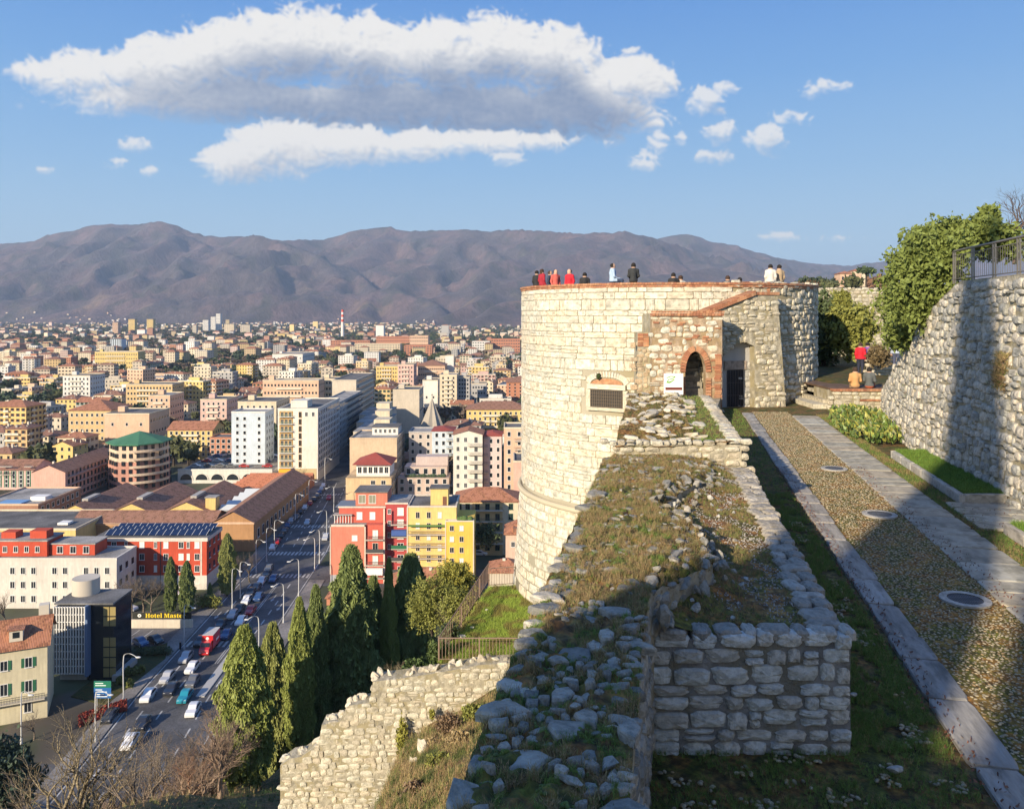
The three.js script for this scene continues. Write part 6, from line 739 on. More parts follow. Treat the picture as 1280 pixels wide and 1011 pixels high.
const wallL = [[1.5, -0.78], [4.17, -0.334], [7.9, 0.276], [12, 1.05], [16.9, 1.95]], wallR = [[1.5, 0.12], [4.1, 0.60], [6.43, 1.05], [8.0, 1.38], [8.6, 1.75], [9.3, 2.35], [10.4, 2.5], [11.4, 2.55], [12.7, 2.45], [13.7, 2.95], [14.9, 3.7], [16.9, 4.2]];
const wallTop = [[1.5, 1.9], [4, 1.85], [6.5, 1.75], [8, 1.66], [12, 1.5], [16.9, 1.42]];
function topY(x, d) { const a = polyAt(wallL, d), b = polyAt(wallR, d), t = (x - a) / (b - a); let y = polyAt(wallTop, d) + 0.05 * fbm2(x * 2.1, d * 2.1, 4) + 0.03 * n2(x * 7, d * 7); if (d > 8) { const drop = sstep(0.72, 1.0, t) * 0.2; y -= drop * (0.6 + 0.4 * n2(x * 3, d * 3)); } return y - 0.05 * sstep(0.85, 1, 1 - t); }
const earthMat = M(C(0.46, 0.40, 0.28), { map: T.earth, bumpMap: T.earthB, bumpScale: 0.02 });
const pw = thing('parapet_wall', 'long ruined parapet wall topped with loose stones, dry grass and moss', 'wall', V(0.5, 0, 6));
{
  const off = pw.position, loc = (g) => { g.translate(-off.x, -off.y, -off.z); return g; };
  part(pw, 'top_soil', loc(sheet(56, 300, (u, v) => { const d = lerp(1.6, 16.9, v), x = lerp(polyAt(wallL, d), polyAt(wallR, d), u); return [x, topY(x, d), -d]; })), earthMat);
  // faces below the top
  part(pw, 'outer_face', loc(sheet(6, 80, (u, v) => { const d = lerp(1.6, 16.9, v), x = polyAt(wallL, d); return [x - (1 - u) * 0.6, lerp(-12, topY(x, d), u), -d]; }, (u, v, q) => [q[2], q[1]])), mortarMat);
  part(pw, 'inner_face', loc(sheet(6, 80, (u, v) => { const d = lerp(1.6, 16.9, v), x = polyAt(wallR, d); return [x, lerp(topY(x, d), -0.2, u), -d]; }, (u, v, q) => [q[2], q[1]])), mortarMat);
  const r = rng(61), spots = []; let tries = 0;
  while (tries++ < 30000 && spots.length < 900) { const d = 1.8 + Math.pow(r(), 1.15) * 15, a = polyAt(wallL, d), b = polyAt(wallR, d), x = lerp(a, b, r()), t = (x - a) / (b - a), lft = t < 0.09, edge = t > 0.8 && d > 8; const s = (edge ? lerp(0.10, 0.26, r()) : lft ? lerp(0.16, 0.34, r()) : lerp(0.07, 0.30, Math.pow(r(), 2))); if (!edge && !lft && n2(x * 1.4 + 4, d * 1.1) < (d > 6.5 ? 0.15 : -0.5)) continue; if (spots.some((q) => Math.hypot(q[0] - x, q[1] - d) < (q[2] + s) * 0.50)) continue; spots.push([lft ? Math.max(x, a + s * 0.5) : x, d, s, edge]); }
  spots.sort((p, q) => q[2] / q[1] - p[2] / p[1]); const rest = [[], [], [], [], [], []], rc = [[], [], [], [], [], []];
  const rockTones = tones([0.345, 0.33, 0.29], 8, 0.7, 7, 0.02);
  setStones(pw, lay({ seed: 63, u0: 1.7, u1: 12, v0: -0.1, v1: 1.8, ch: [0.12, 0.2], w: [0.14, 0.4], wob: 0.3, skip: (u, v) => v > topY(polyAt(wallR, u), u) - 0.08 || (u > 8.1 && v < 1.05) }), (u, v) => { const e = 0.1, a = polyAt(wallR, u - e), b = polyAt(wallR, u + e), t = new THREE.Vector3(b - a, 0, -2 * e).normalize(); return { p: new THREE.Vector3(polyAt(wallR, u), v, -u).sub(off), n: new THREE.Vector3(-t.z, 0, t.x).normalize(), t: t.clone() }; }, { seed: 63, kind: 'rubble', gap: 0.01, th: 0.14, relief: 0.05, proud: 0.01, mats: rockTones, cap: 0 });
  setStones(pw, lay({ seed: 65, u0: 2, u1: 16.8, v0: -7, v1: 1.9, ch: [0.16, 0.3], w: [0.2, 0.55], wob: 0.3, skip: (u, v) => v > topY(polyAt(wallL, u), u) - 0.1 }), (u, v) => ({ p: new THREE.Vector3(polyAt(wallL, u) - (topY(polyAt(wallL, u), u) - v) * 0.043, v, -u).sub(off), n: new THREE.Vector3(-0.985, 0.043, -0.17).normalize(), t: new THREE.Vector3(-0.17, 0, 0.985).normalize() }), { seed: 65, kind: 'rubble', gap: 0.012, th: 0.16, relief: 0.06, proud: 0.01, mats: rubbleTones, cap: 0 });
  for (let i = 0; i < 110; i++) { const d = 7.9 + r() * 8.6, s2 = 0.06 + r() * r() * 0.17, o2 = (r() - 0.45) * 0.5, x = polyAt(wallR, d) + o2, q = part(pw, 'fallen_stone', rocks[i % 6], rockTones[i % 8]); q.position.set(x, lerp(topY(polyAt(wallR, d), d), 1.2, clamp(o2 * 2.5 + 0.25)) - 0.02, -d).sub(off); q.rotation.set(r() * 3, r() * 6, r() * 3); q.scale.set(s2 * 1.5, s2 * 0.7, s2); }
  const flatG = [41, 42, 43, 44, 45, 46].map((q) => makeStone(q, 2));
  spots.forEach(([x, d, s, edge], i) => { const k = Math.floor(r() * 6), rub = edge && d > 8; let m; if (rub || (s < 0.13 && r() < 0.3)) { const up = rub ? 0.35 + r() * 0.35 : 0.4; m = TRS(new THREE.Vector3(x, topY(x, d) + s * up * (rub ? 0.1 : 0.0), -d).sub(off), [(r() - 0.5) * (rub ? 1.1 : 0.3), r() * 6.28, (r() - 0.5) * (rub ? 1.1 : 0.3)], new THREE.Vector3(s * (1.0 + r() * 0.6), s * up, s * (0.7 + r() * 0.3))); } else { const q = new THREE.Euler(-Math.PI / 2 + (r() - 0.5) * 0.22, (r() - 0.5) * 0.22, r() * 6.28); m = TRS(new THREE.Vector3(x, topY(x, d) + (d < 7.5 ? 0.018 + r() * 0.022 : 0.004 + r() * 0.014), -d).sub(off), q, new THREE.Vector3(s * (1.1 + r() * 0.7), s * (0.7 + r() * 0.4), 0.07)); m.flat = true; } if (i < 185) { const q = part(pw, 'stone', (m.flat ? flatG : rocks)[k], rockTones[i % 8]); m.decompose(q.position, q.quaternion, q.scale); } else { rest[k].push(m); rc[k].push(rockTones[i % 8].color); } });
  rest.forEach((l, k) => { for (const fl of [true, undefined]) { const ix = l.map((m, i) => i).filter((i) => l[i].flat === fl); if (ix.length) stuff(pw, 'small_stones', (fl ? flatG : rocks)[k], restWhite(rockTones), ix.map((i) => l[i]), ix.map((i) => rc[k][i])); } });
  const nearS = spots.filter((q) => q[1] < 8.2); const gm = [], gc = []; for (let i = 0; i < 60000; i++) { const d = 1.8 + Math.pow(r(), 1.1) * 15, a = polyAt(wallL, d), b = polyAt(wallR, d), x = lerp(a, b, r()); if (d < 7.8 && nearS.some((q) => Math.abs(q[1] - d) < q[2] * 0.42 && Math.abs(q[0] - x) < q[2] * 0.5)) continue; const patch = n2(x * 1.3, d * 0.9) + 0.5 * n2(x * 4, d * 4); if (patch < -0.45) continue; const g = n2(x * 2.2 + 9, d * 1.8) > (d < 7 ? 0.1 : 0.48); gm.push(TRS(new THREE.Vector3(x, topY(x, d) - 0.01, -d).sub(off), [(r() - 0.5) * 0.7, r() * 6, (r() - 0.5) * 0.7], (0.03 + r() * 0.055) * (g ? 0.8 : 1.1))); gc.push(g ? greenCol(r) : dryGrassCol(r)); } stuff(pw, 'grass', tuftGeo, grassMat, gm, gc);
  const ms = []; const mc = []; for (let i = 0; i < 9000; i++) { const d = 1.8 + r() * 12, a = polyAt(wallL, d), b = polyAt(wallR, d), x = lerp(a, b, r()); if (n2(x * 2.6 + 2, d * 2.6) < 0.55) continue; ms.push(TRS(new THREE.Vector3(x, topY(x, d), -d).sub(off), [0, r() * 6, 0], new THREE.Vector3(0.006 + r() * 0.014, 0.006 + r() * 0.012, 0.006 + r() * 0.014))); const k = 0.6 + r() * 0.7; mc.push(C(0.085 * k, 0.12 * k, 0.02 * k)); } stuff(pw, 'moss', new THREE.IcosahedronGeometry(1, 1), grassMat, ms, mc);
}
// ---------------------------------------------------------------- low ledge with coping stones, and its near end wall
const LY = 1.2, ledgeR = [[8.03, 3.45], [16.2, 4.95], [16.8, 5.05]];
{
  const t = thing('parapet_ledge', 'low stone ledge with grey coping blocks, gravel and dry grass', 'wall', V(2.4, 0, 8.03)), off = t.position, loc = (g) => { g.translate(-off.x, -off.y, -off.z); return g; };
  const fy = (x, d) => LY - 0.05 + 0.025 * fbm2(x * 2, d * 2, 3) + 0.12 * sstep(0.5, 0.0, x - polyAt(wallR, d)) ;
  part(t, 'soil', loc(sheet(24, 90, (u, v) => { const d = lerp(8.12, 16.8, v), x = lerp(polyAt(wallR, d) - 0.4, polyAt(ledgeR, d) - 0.3, u); return [x, fy(x, d), -d]; })), M(C(0.60, 0.46, 0.30), { map: T.earth, bumpMap: T.earthB, bumpScale: 0.02 }));
  part(t, 'core', loc(new GB().poly([[1.3, -8.1], [3.43, -8.1], [5.02, -16.8], [2.0, -16.8]], -0.3, LY - 0.1).build()), M(C(0.27, 0.26, 0.24), { map: T.mortar, bumpMap: T.mortarB, bumpScale: 0.03 }));
  // end wall facing the camera
  const list = lay({ seed: 71, u0: 0.02, u1: 2.05, v0: -0.1, v1: LY - 0.14, ch: [0.11, 0.2], w: [0.14, 0.44], wob: 0.25, fit: true }); setStones(t, list, flatSurf(new THREE.Vector3(1.39, 0, -8.1).sub(off), Xp, Zp), { seed: 75, kind: 'jagged', gap: 0.012, th: 0.14, relief: 0.04, proud: 0.036, mats: tones([0.58, 0.57, 0.53], 7, 0.45, 8, 0.02), cap: 200 });
  const copTones = tones([0.40, 0.385, 0.35], 7, 0.6, 9, 0.025), r = rng(72), cap = (x, d, w, l, h, turn) => { const q = part(t, 'coping_stone', stoneGeo.jagged[Math.floor(r() * 8)], copTones[Math.floor(r() * 7)]); q.rotation.set(-Math.PI / 2 + (r() - 0.5) * 0.07, (r() - 0.5) * 0.06, turn); q.position.set(x, LY + (r() - 0.5) * 0.02, -d).sub(off); q.scale.set(w, l, h); };
  for (let d = 8.2; d < 16.7;) { const l = lerp(0.16, 0.42, r()); let x = polyAt(ledgeR, d) - 0.02; const n = r() < 0.5 ? 1 : 2; for (let k = 0; k < n; k++) { const w = (n === 1 ? 0.42 : 0.22); cap(x - w / 2 - k * 0.22, d + l / 2, w - 0.025, l - 0.03, 0.12, 0.18 + (r() - 0.5) * 0.1); } d += l; }
  for (let x = 1.45; x < 3.35;) { const w = lerp(0.16, 0.4, r()); cap(x + w / 2, 8.2, w - 0.02, 0.26, 0.1, 0); x += w; }
  for (let i = 0; i < 46; i++) { const d = 8.4 + r() * 8, x = lerp(polyAt(wallR, d), polyAt(ledgeR, d) - 0.5, Math.pow(r(), 1.6)), s = 0.03 + r() * r() * 0.13, q = part(t, 'loose_stone', rocks[i % 6], greyTones[i % 7]); q.position.set(x, fy(x, d) + s * 0.15, -d).sub(off); q.rotation.set(r(), r() * 6, r()); q.scale.set(s * 1.3, s * 0.7, s); }
  const gm = [], gc = [], pm = [], pc = []; for (let i = 0; i < 9000; i++) { const d = 8.3 + r() * 8.4, x = lerp(polyAt(wallR, d), polyAt(ledgeR, d) - 0.45, r()), p = n2(x * 1.6 + 3, d * 1.2), side = (x - polyAt(wallR, d)) / (polyAt(ledgeR, d) - polyAt(wallR, d)); if (p + Math.abs(side - 0.5) * 1.4 < 0.25) { if (r() < 0.5) { pm.push(TRS(new THREE.Vector3(x, fy(x, d) + 0.004, -d).sub(off), [r() * 6, r() * 6, r() * 6], 0.010 + r() * 0.018)); const k = 0.6 + r() * 0.6; pc.push(C(0.32 * k, 0.30 * k, 0.27 * k)); } continue; } gm.push(TRS(new THREE.Vector3(x, fy(x, d) - 0.005, -d).sub(off), [(r() - 0.5) * 0.7, r() * 6, (r() - 0.5) * 0.7], 0.03 + r() * 0.05)); gc.push(r() < 0.2 ? greenCol(r) : dryGrassCol(r)); } stuff(t, 'grass', tuftGeo, grassMat, gm, gc); stuff(t, 'gravel', rocks[1], M(C(1, 1, 1)), pm, pc);
}
{ // higher stepped block beyond the ledge
  const t = thing('parapet_step_block', 'stepped end block of the parapet with grassy top before the porch', 'wall', V(4, 0, 16.8)), off = t.position, loc = (g) => { g.translate(-off.x, -off.y, -off.z); return g; };
  const bl = [[16.75, 2.16], [25, 3.7]], br = [[16.75, 4.87], [25, 6.2]], yT = [[16.75, 1.66], [25, 1.78]], ty = (x, d) => { const s = (x - polyAt(bl, d)) / (polyAt(br, d) - polyAt(bl, d)); return polyAt(yT, d) + 0.1 * sstep(0.4, 0.9, s) - 0.05 + (sstep(17.3, 18.2, d) * (1 - sstep(0.5, 0.75, s))) * (0.16 + 0.12 * fbm2(x * 2.2, d * 1.6, 4)) + 0.02 * n2(x * 5, d * 5); };
  part(t, 'core', loc(new GB().poly([[2.2, -16.85], [4.84, -16.85], [6.15, -25], [3.7, -25]], -12, 1.63).build()), mortarMat); part(t, 'top_soil', loc(sheet(40, 90, (u, v) => { const d = lerp(16.8, 25, v), x = lerp(polyAt(bl, d), polyAt(br, d) - 0.2, u); return [x, ty(x, d), -d]; })), earthMat);
  part(t, 'low_fill', loc(new GB().poly([[3.7, -25], [6.1, -25], [9.4, -36], [5.5, -38.4]], -12, 0.62).build()), mortarMat);
  setStones(t, lay({ seed: 81, u0: 0, u1: 2.7, v0: 1.0, v1: 1.72, ch: [0.11, 0.17], w: [0.13, 0.34], wob: 0.4 }), (u, v) => ({ p: new THREE.Vector3(2.18 + u, v, -16.85).sub(off), n: Zp, t: Xp }), { seed: 81, kind: 'rubble', gap: 0.02, th: 0.14, relief: 0.05, proud: 0.02, mats: rubbleTones, cap: 120 });
  const r = rng(83); for (let d = 16.9; d < 24.8;) { const l = lerp(0.2, 0.5, r()), q = part(t, 'coping_stone', stoneGeo.rubble[Math.floor(r() * 8)], rubbleTones[Math.floor(r() * 7)]); q.rotation.set(-Math.PI / 2, 0, 0.16); q.position.set(polyAt(br, d) - 0.16, polyAt(yT, d) + 0.1, -(d + l / 2)).sub(off); q.scale.set(0.34, l - 0.02, 0.2); d += l; }
  for (let i = 0; i < 150; i++) { const d = 17.2 + r() * 7.6, s = Math.pow(r(), 1.2) * 0.75, x = lerp(polyAt(bl, d), polyAt(br, d), s), z = 0.1 + r() * 0.25, q = part(t, 'stone', rocks[i % 6], rubbleTones[i % 7]); q.position.set(x, ty(x, d) + z * 0.05, -d).sub(off); q.rotation.set((r() - 0.5) * 0.5, r() * 6, (r() - 0.5) * 0.5); q.scale.set(z * 1.6, z * 0.5, z); }
  const gm = [], gc = []; for (let i = 0; i < 6000; i++) { const d = 16.9 + r() * 8, s = r(), x = lerp(polyAt(bl, d), polyAt(br, d) - 0.3, s); const g = s > 0.7 && r() < 0.7; gm.push(TRS(new THREE.Vector3(x, ty(x, d) - 0.01, -d).sub(off), [(r() - 0.5) * 0.7, r() * 6, (r() - 0.5) * 0.7], 0.04 + r() * 0.06)); gc.push(g ? greenCol(r).multiplyScalar(1.3) : dryGrassCol(r)); } stuff(t, 'grass', tuftGeo, grassMat, gm, gc);
}
// ---------------------------------------------------------------- the path along the rampart
const slopeX = 0.2076;                                     // the path runs ahead and a little to +x
const PX = (o, d) => o + slopeX * d;
const pathY = (d) => 0;
{
  const g = structure('ground', sheet(40, 120, (u, v) => { const d = lerp(-30, 60, v), x = lerp(-0.4, 30, u) + slopeX * d; return [x, -0.05 + 0.018 * fbm2(x * 0.9, d * 0.9, 3), -d]; }), M(C(0.36, 0.34, 0.24), { map: T.earth, bumpMap: T.earthB, bumpScale: 0.02 }));
  const path = structure('path'), slabG = [1, 2, 3, 4, 5].map((s) => makeStone(s + 90, false)), slate = tones([0.36, 0.35, 0.33], 6, 0.4, 21, 0.012), flag = tones([0.45, 0.42, 0.35], 6, 0.28, 22, 0.012), r = rng(91);
  const slab = (x, d, w, l, mats, top = 0.012) => { const q = part(path, 'slab', slabG[Math.floor(r() * 5)], mats[Math.floor(r() * mats.length)]); q.rotation.set(-Math.PI / 2 + (r() - 0.5) * 0.012, 0, 0.0); q.rotation.order = 'YXZ'; q.rotation.y = -Math.atan(slopeX); q.position.set(x, top + (r() - 0.5) * 0.012, -d); q.scale.set(w, l, 0.1); };
  for (let d = 4.5; d < 35;) { const l = lerp(0.6, 1.5, r()); slab(PX(3.09, d + l / 2), d + l / 2, 0.44 + (r() - 0.5) * 0.08, l - 0.015, slate); d += l; }
  for (let d = 9; d < 34;) { const l = lerp(0.5, 1.0, r()); slab(PX(5.47, d + l / 2), d + l / 2, 1.08, l - 0.012, flag); d += l; }
  for (let d = 16.3; d < 18.6; d += 0.58) for (let k = 0; k < 2; k++) slab(PX(6.75 + k * 1.05, d + 0.3), d + 0.3, 1.02, 0.56, flag, 0.006);
  // cobbles: packed small round stones between the slab bands
  const cob = new THREE.IcosahedronGeometry(0.5, 1).scale(1, 0.7, 0.8), cm = [], cc = []; const cobble = (x, d, s) => { cm.push(TRS(new THREE.Vector3(x, -0.024 + r() * 0.012, -d), [(r() - 0.5) * 0.3, r() * 6, (r() - 0.5) * 0.3], new THREE.Vector3(s, s * 0.7, s * 0.85))); const k = 0.55 + r() * 0.75; cc.push(r() < 0.2 ? C(0.44 * k, 0.32 * k, 0.17 * k) : C(0.42 * k, 0.37 * k, 0.26 * k)); };
  const cov = [[onY(1207, 750, 0)], [onY(1100, 643.5, 0)], [onY(1043, 586, 0)]].map((a) => a[0]);
  for (let d = 4.6, row = 0; d < 36; d += 0.052, row++) for (let o = 3.36 + (row % 2) * 0.03; o < 4.92; o += 0.06) { const x = PX(o, d) + (r() - 0.5) * 0.045, dd = d + (r() - 0.5) * 0.045; if (cov.some((c) => Math.hypot(c.x - x, -c.z - dd) < 0.37)) continue; cobble(x, dd, 0.032 + r() * 0.026); }
  part(path, 'cobble_bed', sheet(2, 60, (u, v) => { const d = lerp(4.4, 36, v); return [PX(lerp(3.3, 4.95, u), d), -0.0145, -d]; }), M(C(0.52, 0.43, 0.19), { map: T.earth, bumpMap: T.earthB, bumpScale: 0.015 }));
  for (let i = 0; i < 2600; i++) { const d = 5.2 + r() * 2.9, x = lerp(0.9, PX(2.7, d), r()); if (n2(x * 1.2, d * 2) + (6.9 - d) * 0.4 < 0.15) continue; cobble(x, d, 0.035 + r() * 0.03); }
  for (let i = 0; i < 800; i++) { const d = 8 + r() * 9, x = PX(2.35 + r() * 0.28, d); if (n2(x * 2, d * 0.8) < 0.25) continue; cobble(x, d, 0.03 + r() * 0.035); }
  stuff(path, 'cobbles', cob, M(C(1, 1, 1), { map: T.stone, roughness: 0.75 }), cm, cc);
  // moss and grass in the joints and along the edges
  const gm = [], gc = []; const tuft = (x, d, s, green) => { gm.push(TRS(new THREE.Vector3(x, -0.03, -d), [(r() - 0.5) * 0.6, r() * 6, (r() - 0.5) * 0.6], s)); gc.push(green ? greenCol(r) : dryGrassCol(r)); };
  for (let i = 0; i < 42000; i++) { const d = 4.8 + Math.pow(r(), 1.25) * 15, a = d < 8.1 ? 1.15 : polyAt(ledgeR, d) + 0.02, b = PX(2.78, d), x = lerp(a, b, r()); if (n2(x * 1.3, d * 1.3) + 0.3 * n2(x * 5, d * 5) < -0.35) continue; tuft(x, d, 0.03 + r() * 0.055, r() < 0.86); }
  for (let i = 0; i < 60000; i++) { const d = 7 + r() * 28, x = PX(3.36 + r() * 1.56, d); if (n2(x * 0.8, d * 0.35) + 0.5 * n2(x * 4, d * 4) + Math.abs((x - PX(4.14, d)) / 0.8) * 0.5 < -0.3) continue; tuft(x, d, 0.016 + r() * 0.02, r() < 0.3); }
  for (let i = 0; i < 9000; i++) { const d = 13 + r() * 22, x = PX(6.03 + r() * 0.5, d); tuft(x, d, 0.03 + r() * 0.05, n2(x, d * 0.6) > 0.1 ? r() < 0.8 : r() < 0.25); }
  for (let i = 0; i < 5000; i++) { const d = 20 + r() * 17, x = lerp(5.6, 7.3, r()) + (d - 20) * 0.19; if (x > PX(2.8, d)) continue; tuft(x, d, 0.04 + r() * 0.05, true); }
  stuff(null, 'grass', tuftGeo, grassMat, gm, gc, 'grass and moss growing along the edges of the path', 'grass');
  const lm = [], lc = []; for (let i = 0; i < 2200; i++) { const d = 5 + r() * 18, o = r() < 0.5 ? 2.7 + r() * 0.35 : r() < 0.6 ? 4.8 + r() * 0.5 : 6 + r() * 2; lm.push(TRS(new THREE.Vector3(PX(o, d), 0.02 + r() * 0.02, -d), [-1.57 + (r() - 0.5), r() * 6, 0], 0.018 + r() * 0.022)); const k = 0.6 + r() * 0.6; lc.push(C(0.20 * k, 0.085 * k, 0.045 * k)); } stuff(null, 'fallen_leaves', new THREE.PlaneGeometry(1, 0.7), grassMat, lm, lc, 'brown fallen leaves lying along the path', 'leaves');
  for (const [px, py, s] of [[1120, 961, 0.12], [1066, 868, 0.09], [1125, 795, 0.07]]) { const q = single('loose_stone', rocks[2], greyTones[3], s === 0.12 ? 'pale stone lying in the grass before the ledge wall' : s === 0.09 ? 'small grey stone in grass beside the ledge corner' : 'pebble in the grass beside the slate slabs', 'stone', null, onY(px, py, 0.02)); q.scale.set(s * 1.4, s * 0.7, s); }
  cov.forEach((c, i) => { const t = thing('drain_cover', ['round drain cover in the shaded cobbles', 'round drain cover on the edge of the shadow', 'round drain cover in the sunlit cobbles'][i], 'drain cover', new THREE.Vector3(c.x, 0.01, c.z)); const stoneRing = new THREE.RingGeometry(0.25, 0.36, 48).rotateX(-Math.PI / 2); const lip = new THREE.CylinderGeometry(0.36, 0.36, 0.03, 48, 1, true); part(t, 'ring', merge([stoneRing.translate(0, 0.012, 0), lip.translate(0, -0.003, 0)]), stoneMat(C(0.5, 0.49, 0.46))); part(t, 'pit', new THREE.CylinderGeometry(0.255, 0.255, 0.06, 32).translate(0, -0.045, 0), M(C(0.015, 0.015, 0.018))); const bars = new GB(); for (let k = -6; k <= 6; k++) { const x = k * 0.037, h = Math.sqrt(0.25 * 0.25 - x * x); bars.box(x - 0.008, x + 0.008, -0.012, 0.006, -h, h); } for (const z of [-0.1, 0.1]) bars.box(-Math.sqrt(0.0625 - z * z), Math.sqrt(0.0625 - z * z), -0.016, 0.004, z - 0.01, z + 0.01); part(t, 'grate', bars.build(), M(C(0.17, 0.18, 0.2), { metalness: 0.6, roughness: 0.5 })); });
}
// ---------------------------------------------------------------- high wall on the far side of the path
const wallLine = [[-14, 6.2], [2, 8.3], [10, 9.9], [17.7, 11.35], [26.2, 13.0], [32, 15.0], [38, 17.5]], wallH = [[-14, 5.35], [23.2, 5.35], [24.5, 4.9], [26, 4.3], [28, 3.7], [30, 3.0], [33, 1.9], [36, 1.2], [38, 1.1]];
{
  const t = thing('rampart_wall', 'tall grey rubble rampart wall beside the path, sloping down at its end', 'wall', V(12, 0, 22)), off = t.position, bat = 0.10;
  const at = (d, y) => new THREE.Vector3(polyAt(wallLine, d) + bat * y, y, -d); const len = []; let s = 0; for (let d = -14; d <= 38; d += 0.5) { if (d > -14) s += Math.hypot(0.5, polyAt(wallLine, d) - polyAt(wallLine, d - 0.5)); len.push([s, d]); }
  part(t, 'core', sheet(8, 104, (u, v) => { const d = lerp(-14, 38, v), y = lerp(polyAt(wallH, d), -0.3, u), p = at(d, y).sub(off); p.x += 0.03; return p.toArray(); }, (u, v, q) => [q[2], q[1]]), mortarMat);
  part(t, 'top', sheet(2, 104, (u, v) => { const d = lerp(-14, 38, v), p = at(d, polyAt(wallH, d)).sub(off); return [p.x + 0.02 + (1 - u) * -0.0 + u * 2.2, p.y - 0.02, p.z]; }), earthMat);
  const surf = (u, v) => { const d = polyAt(len, u), a = at(d - 0.3, v), b = at(d + 0.3, v), tt = a.sub(b).normalize(), n = new THREE.Vector3(0, 1, 0).cross(tt).normalize().multiplyScalar(1); if (n.x > 0) n.negate(); n.y = 0.1; n.normalize(); const tx = new THREE.Vector3().crossVectors(new THREE.Vector3(0, 1, 0), n).normalize(); return { p: at(d, v).sub(off), n, t: tx }; };
  const u13 = len.find((q) => q[1] >= 12)[0], ue = len.find((q) => q[1] >= 37)[0];
  const list = lay({ seed: 101, u0: u13, u1: ue, v0: -0.05, v1: 5.35, ch: [0.16, 0.32], w: [0.16, 0.5], wob: 0.5, skip: (u, v) => v > polyAt(wallH, polyAt(len, u)) - 0.1 });
  const tn = tones([0.42, 0.405, 0.365], 7, 0.5, 104, 0.03); setStones(t, list, surf, { seed: 102, kind: 'rubble', gap: 0.01, th: 0.2, relief: 0.09, proud: 0.02, mats: tn, seen: (p, n, s2) => { const d = polyAt(len, s2.u); return d > 14.5 ? (s2.w / d) / s2.w : 0.001; }, cap: 300 });
  const r = rng(106), gm = [], gc = []; for (let i = 0; i < 1500; i++) { const u = u13 + r() * (ue - u13), v = r() * 5.2; if (n2(u * 0.7, v * 0.9) < 0.35 || v > polyAt(wallH, polyAt(len, u)) - 0.1) continue; const { p, n } = surf(u, v); gm.push(TRS(p.addScaledVector(n, 0.02), [(r() - 0.5), r() * 6, (r() - 0.5) + 0.8], 0.05 + r() * 0.08)); gc.push(r() < 0.5 ? greenCol(r) : dryGrassCol(r)); } for (let i = 0; i < 260; i++) { const u = len.find((q) => q[1] >= 19.1)[0] + (r() - 0.5) * 0.7, { p, n } = surf(u, 3.0 + (r() - 0.5) * 0.9); gm.push(TRS(p.addScaledVector(n, 0.08), [(r() - 0.5), r() * 6, 0.9], 0.12 + r() * 0.16)); gc.push(dryGrassCol(r)); } stuff(t, 'wall_weeds', tuftGeo, grassMat, gm, gc);
  // railing on top
  const rt = thing('railing', 'metal railing with paired posts on top of the rampart wall', 'railing', V(13.5, 5.33, 22)), ro = rt.position, rm = M(C(0.22, 0.20, 0.17), { metalness: 0.5, roughness: 0.5 }), P = (d, y) => new THREE.Vector3(polyAt(wallLine, d) + 0.53 + 0.35, 5.33 + y, -d).sub(ro); part(rt, 'top_rail', tube([P(15, 0.98), P(24.5, 0.98)], 0.035, 0.035, 6), rm); part(rt, 'low_rail', tube([P(15, 0.12), P(24.5, 0.12)], 0.015, 0.015, 5), rm); part(rt, 'upper_rail', tube([P(15, 0.84), P(24.5, 0.84)], 0.015, 0.015, 5), rm);
  for (let d = 15.4; d < 24.5; d += 1.5) for (const e of [0, 0.16]) { const q = part(rt, 'post', new THREE.BoxGeometry(0.03, 1.0, 0.04), rm); q.position.copy(P(d + e, 0.48)); } const bg = new GB(); for (let d = 15.1; d < 24.5; d += 0.15) { const p = P(d, 0); bg.box(p.x - 0.004, p.x + 0.004, 0.12, 0.84, p.z - 0.004, p.z + 0.004); } part(rt, 'bars', bg.build(), rm, 'stuff');
}
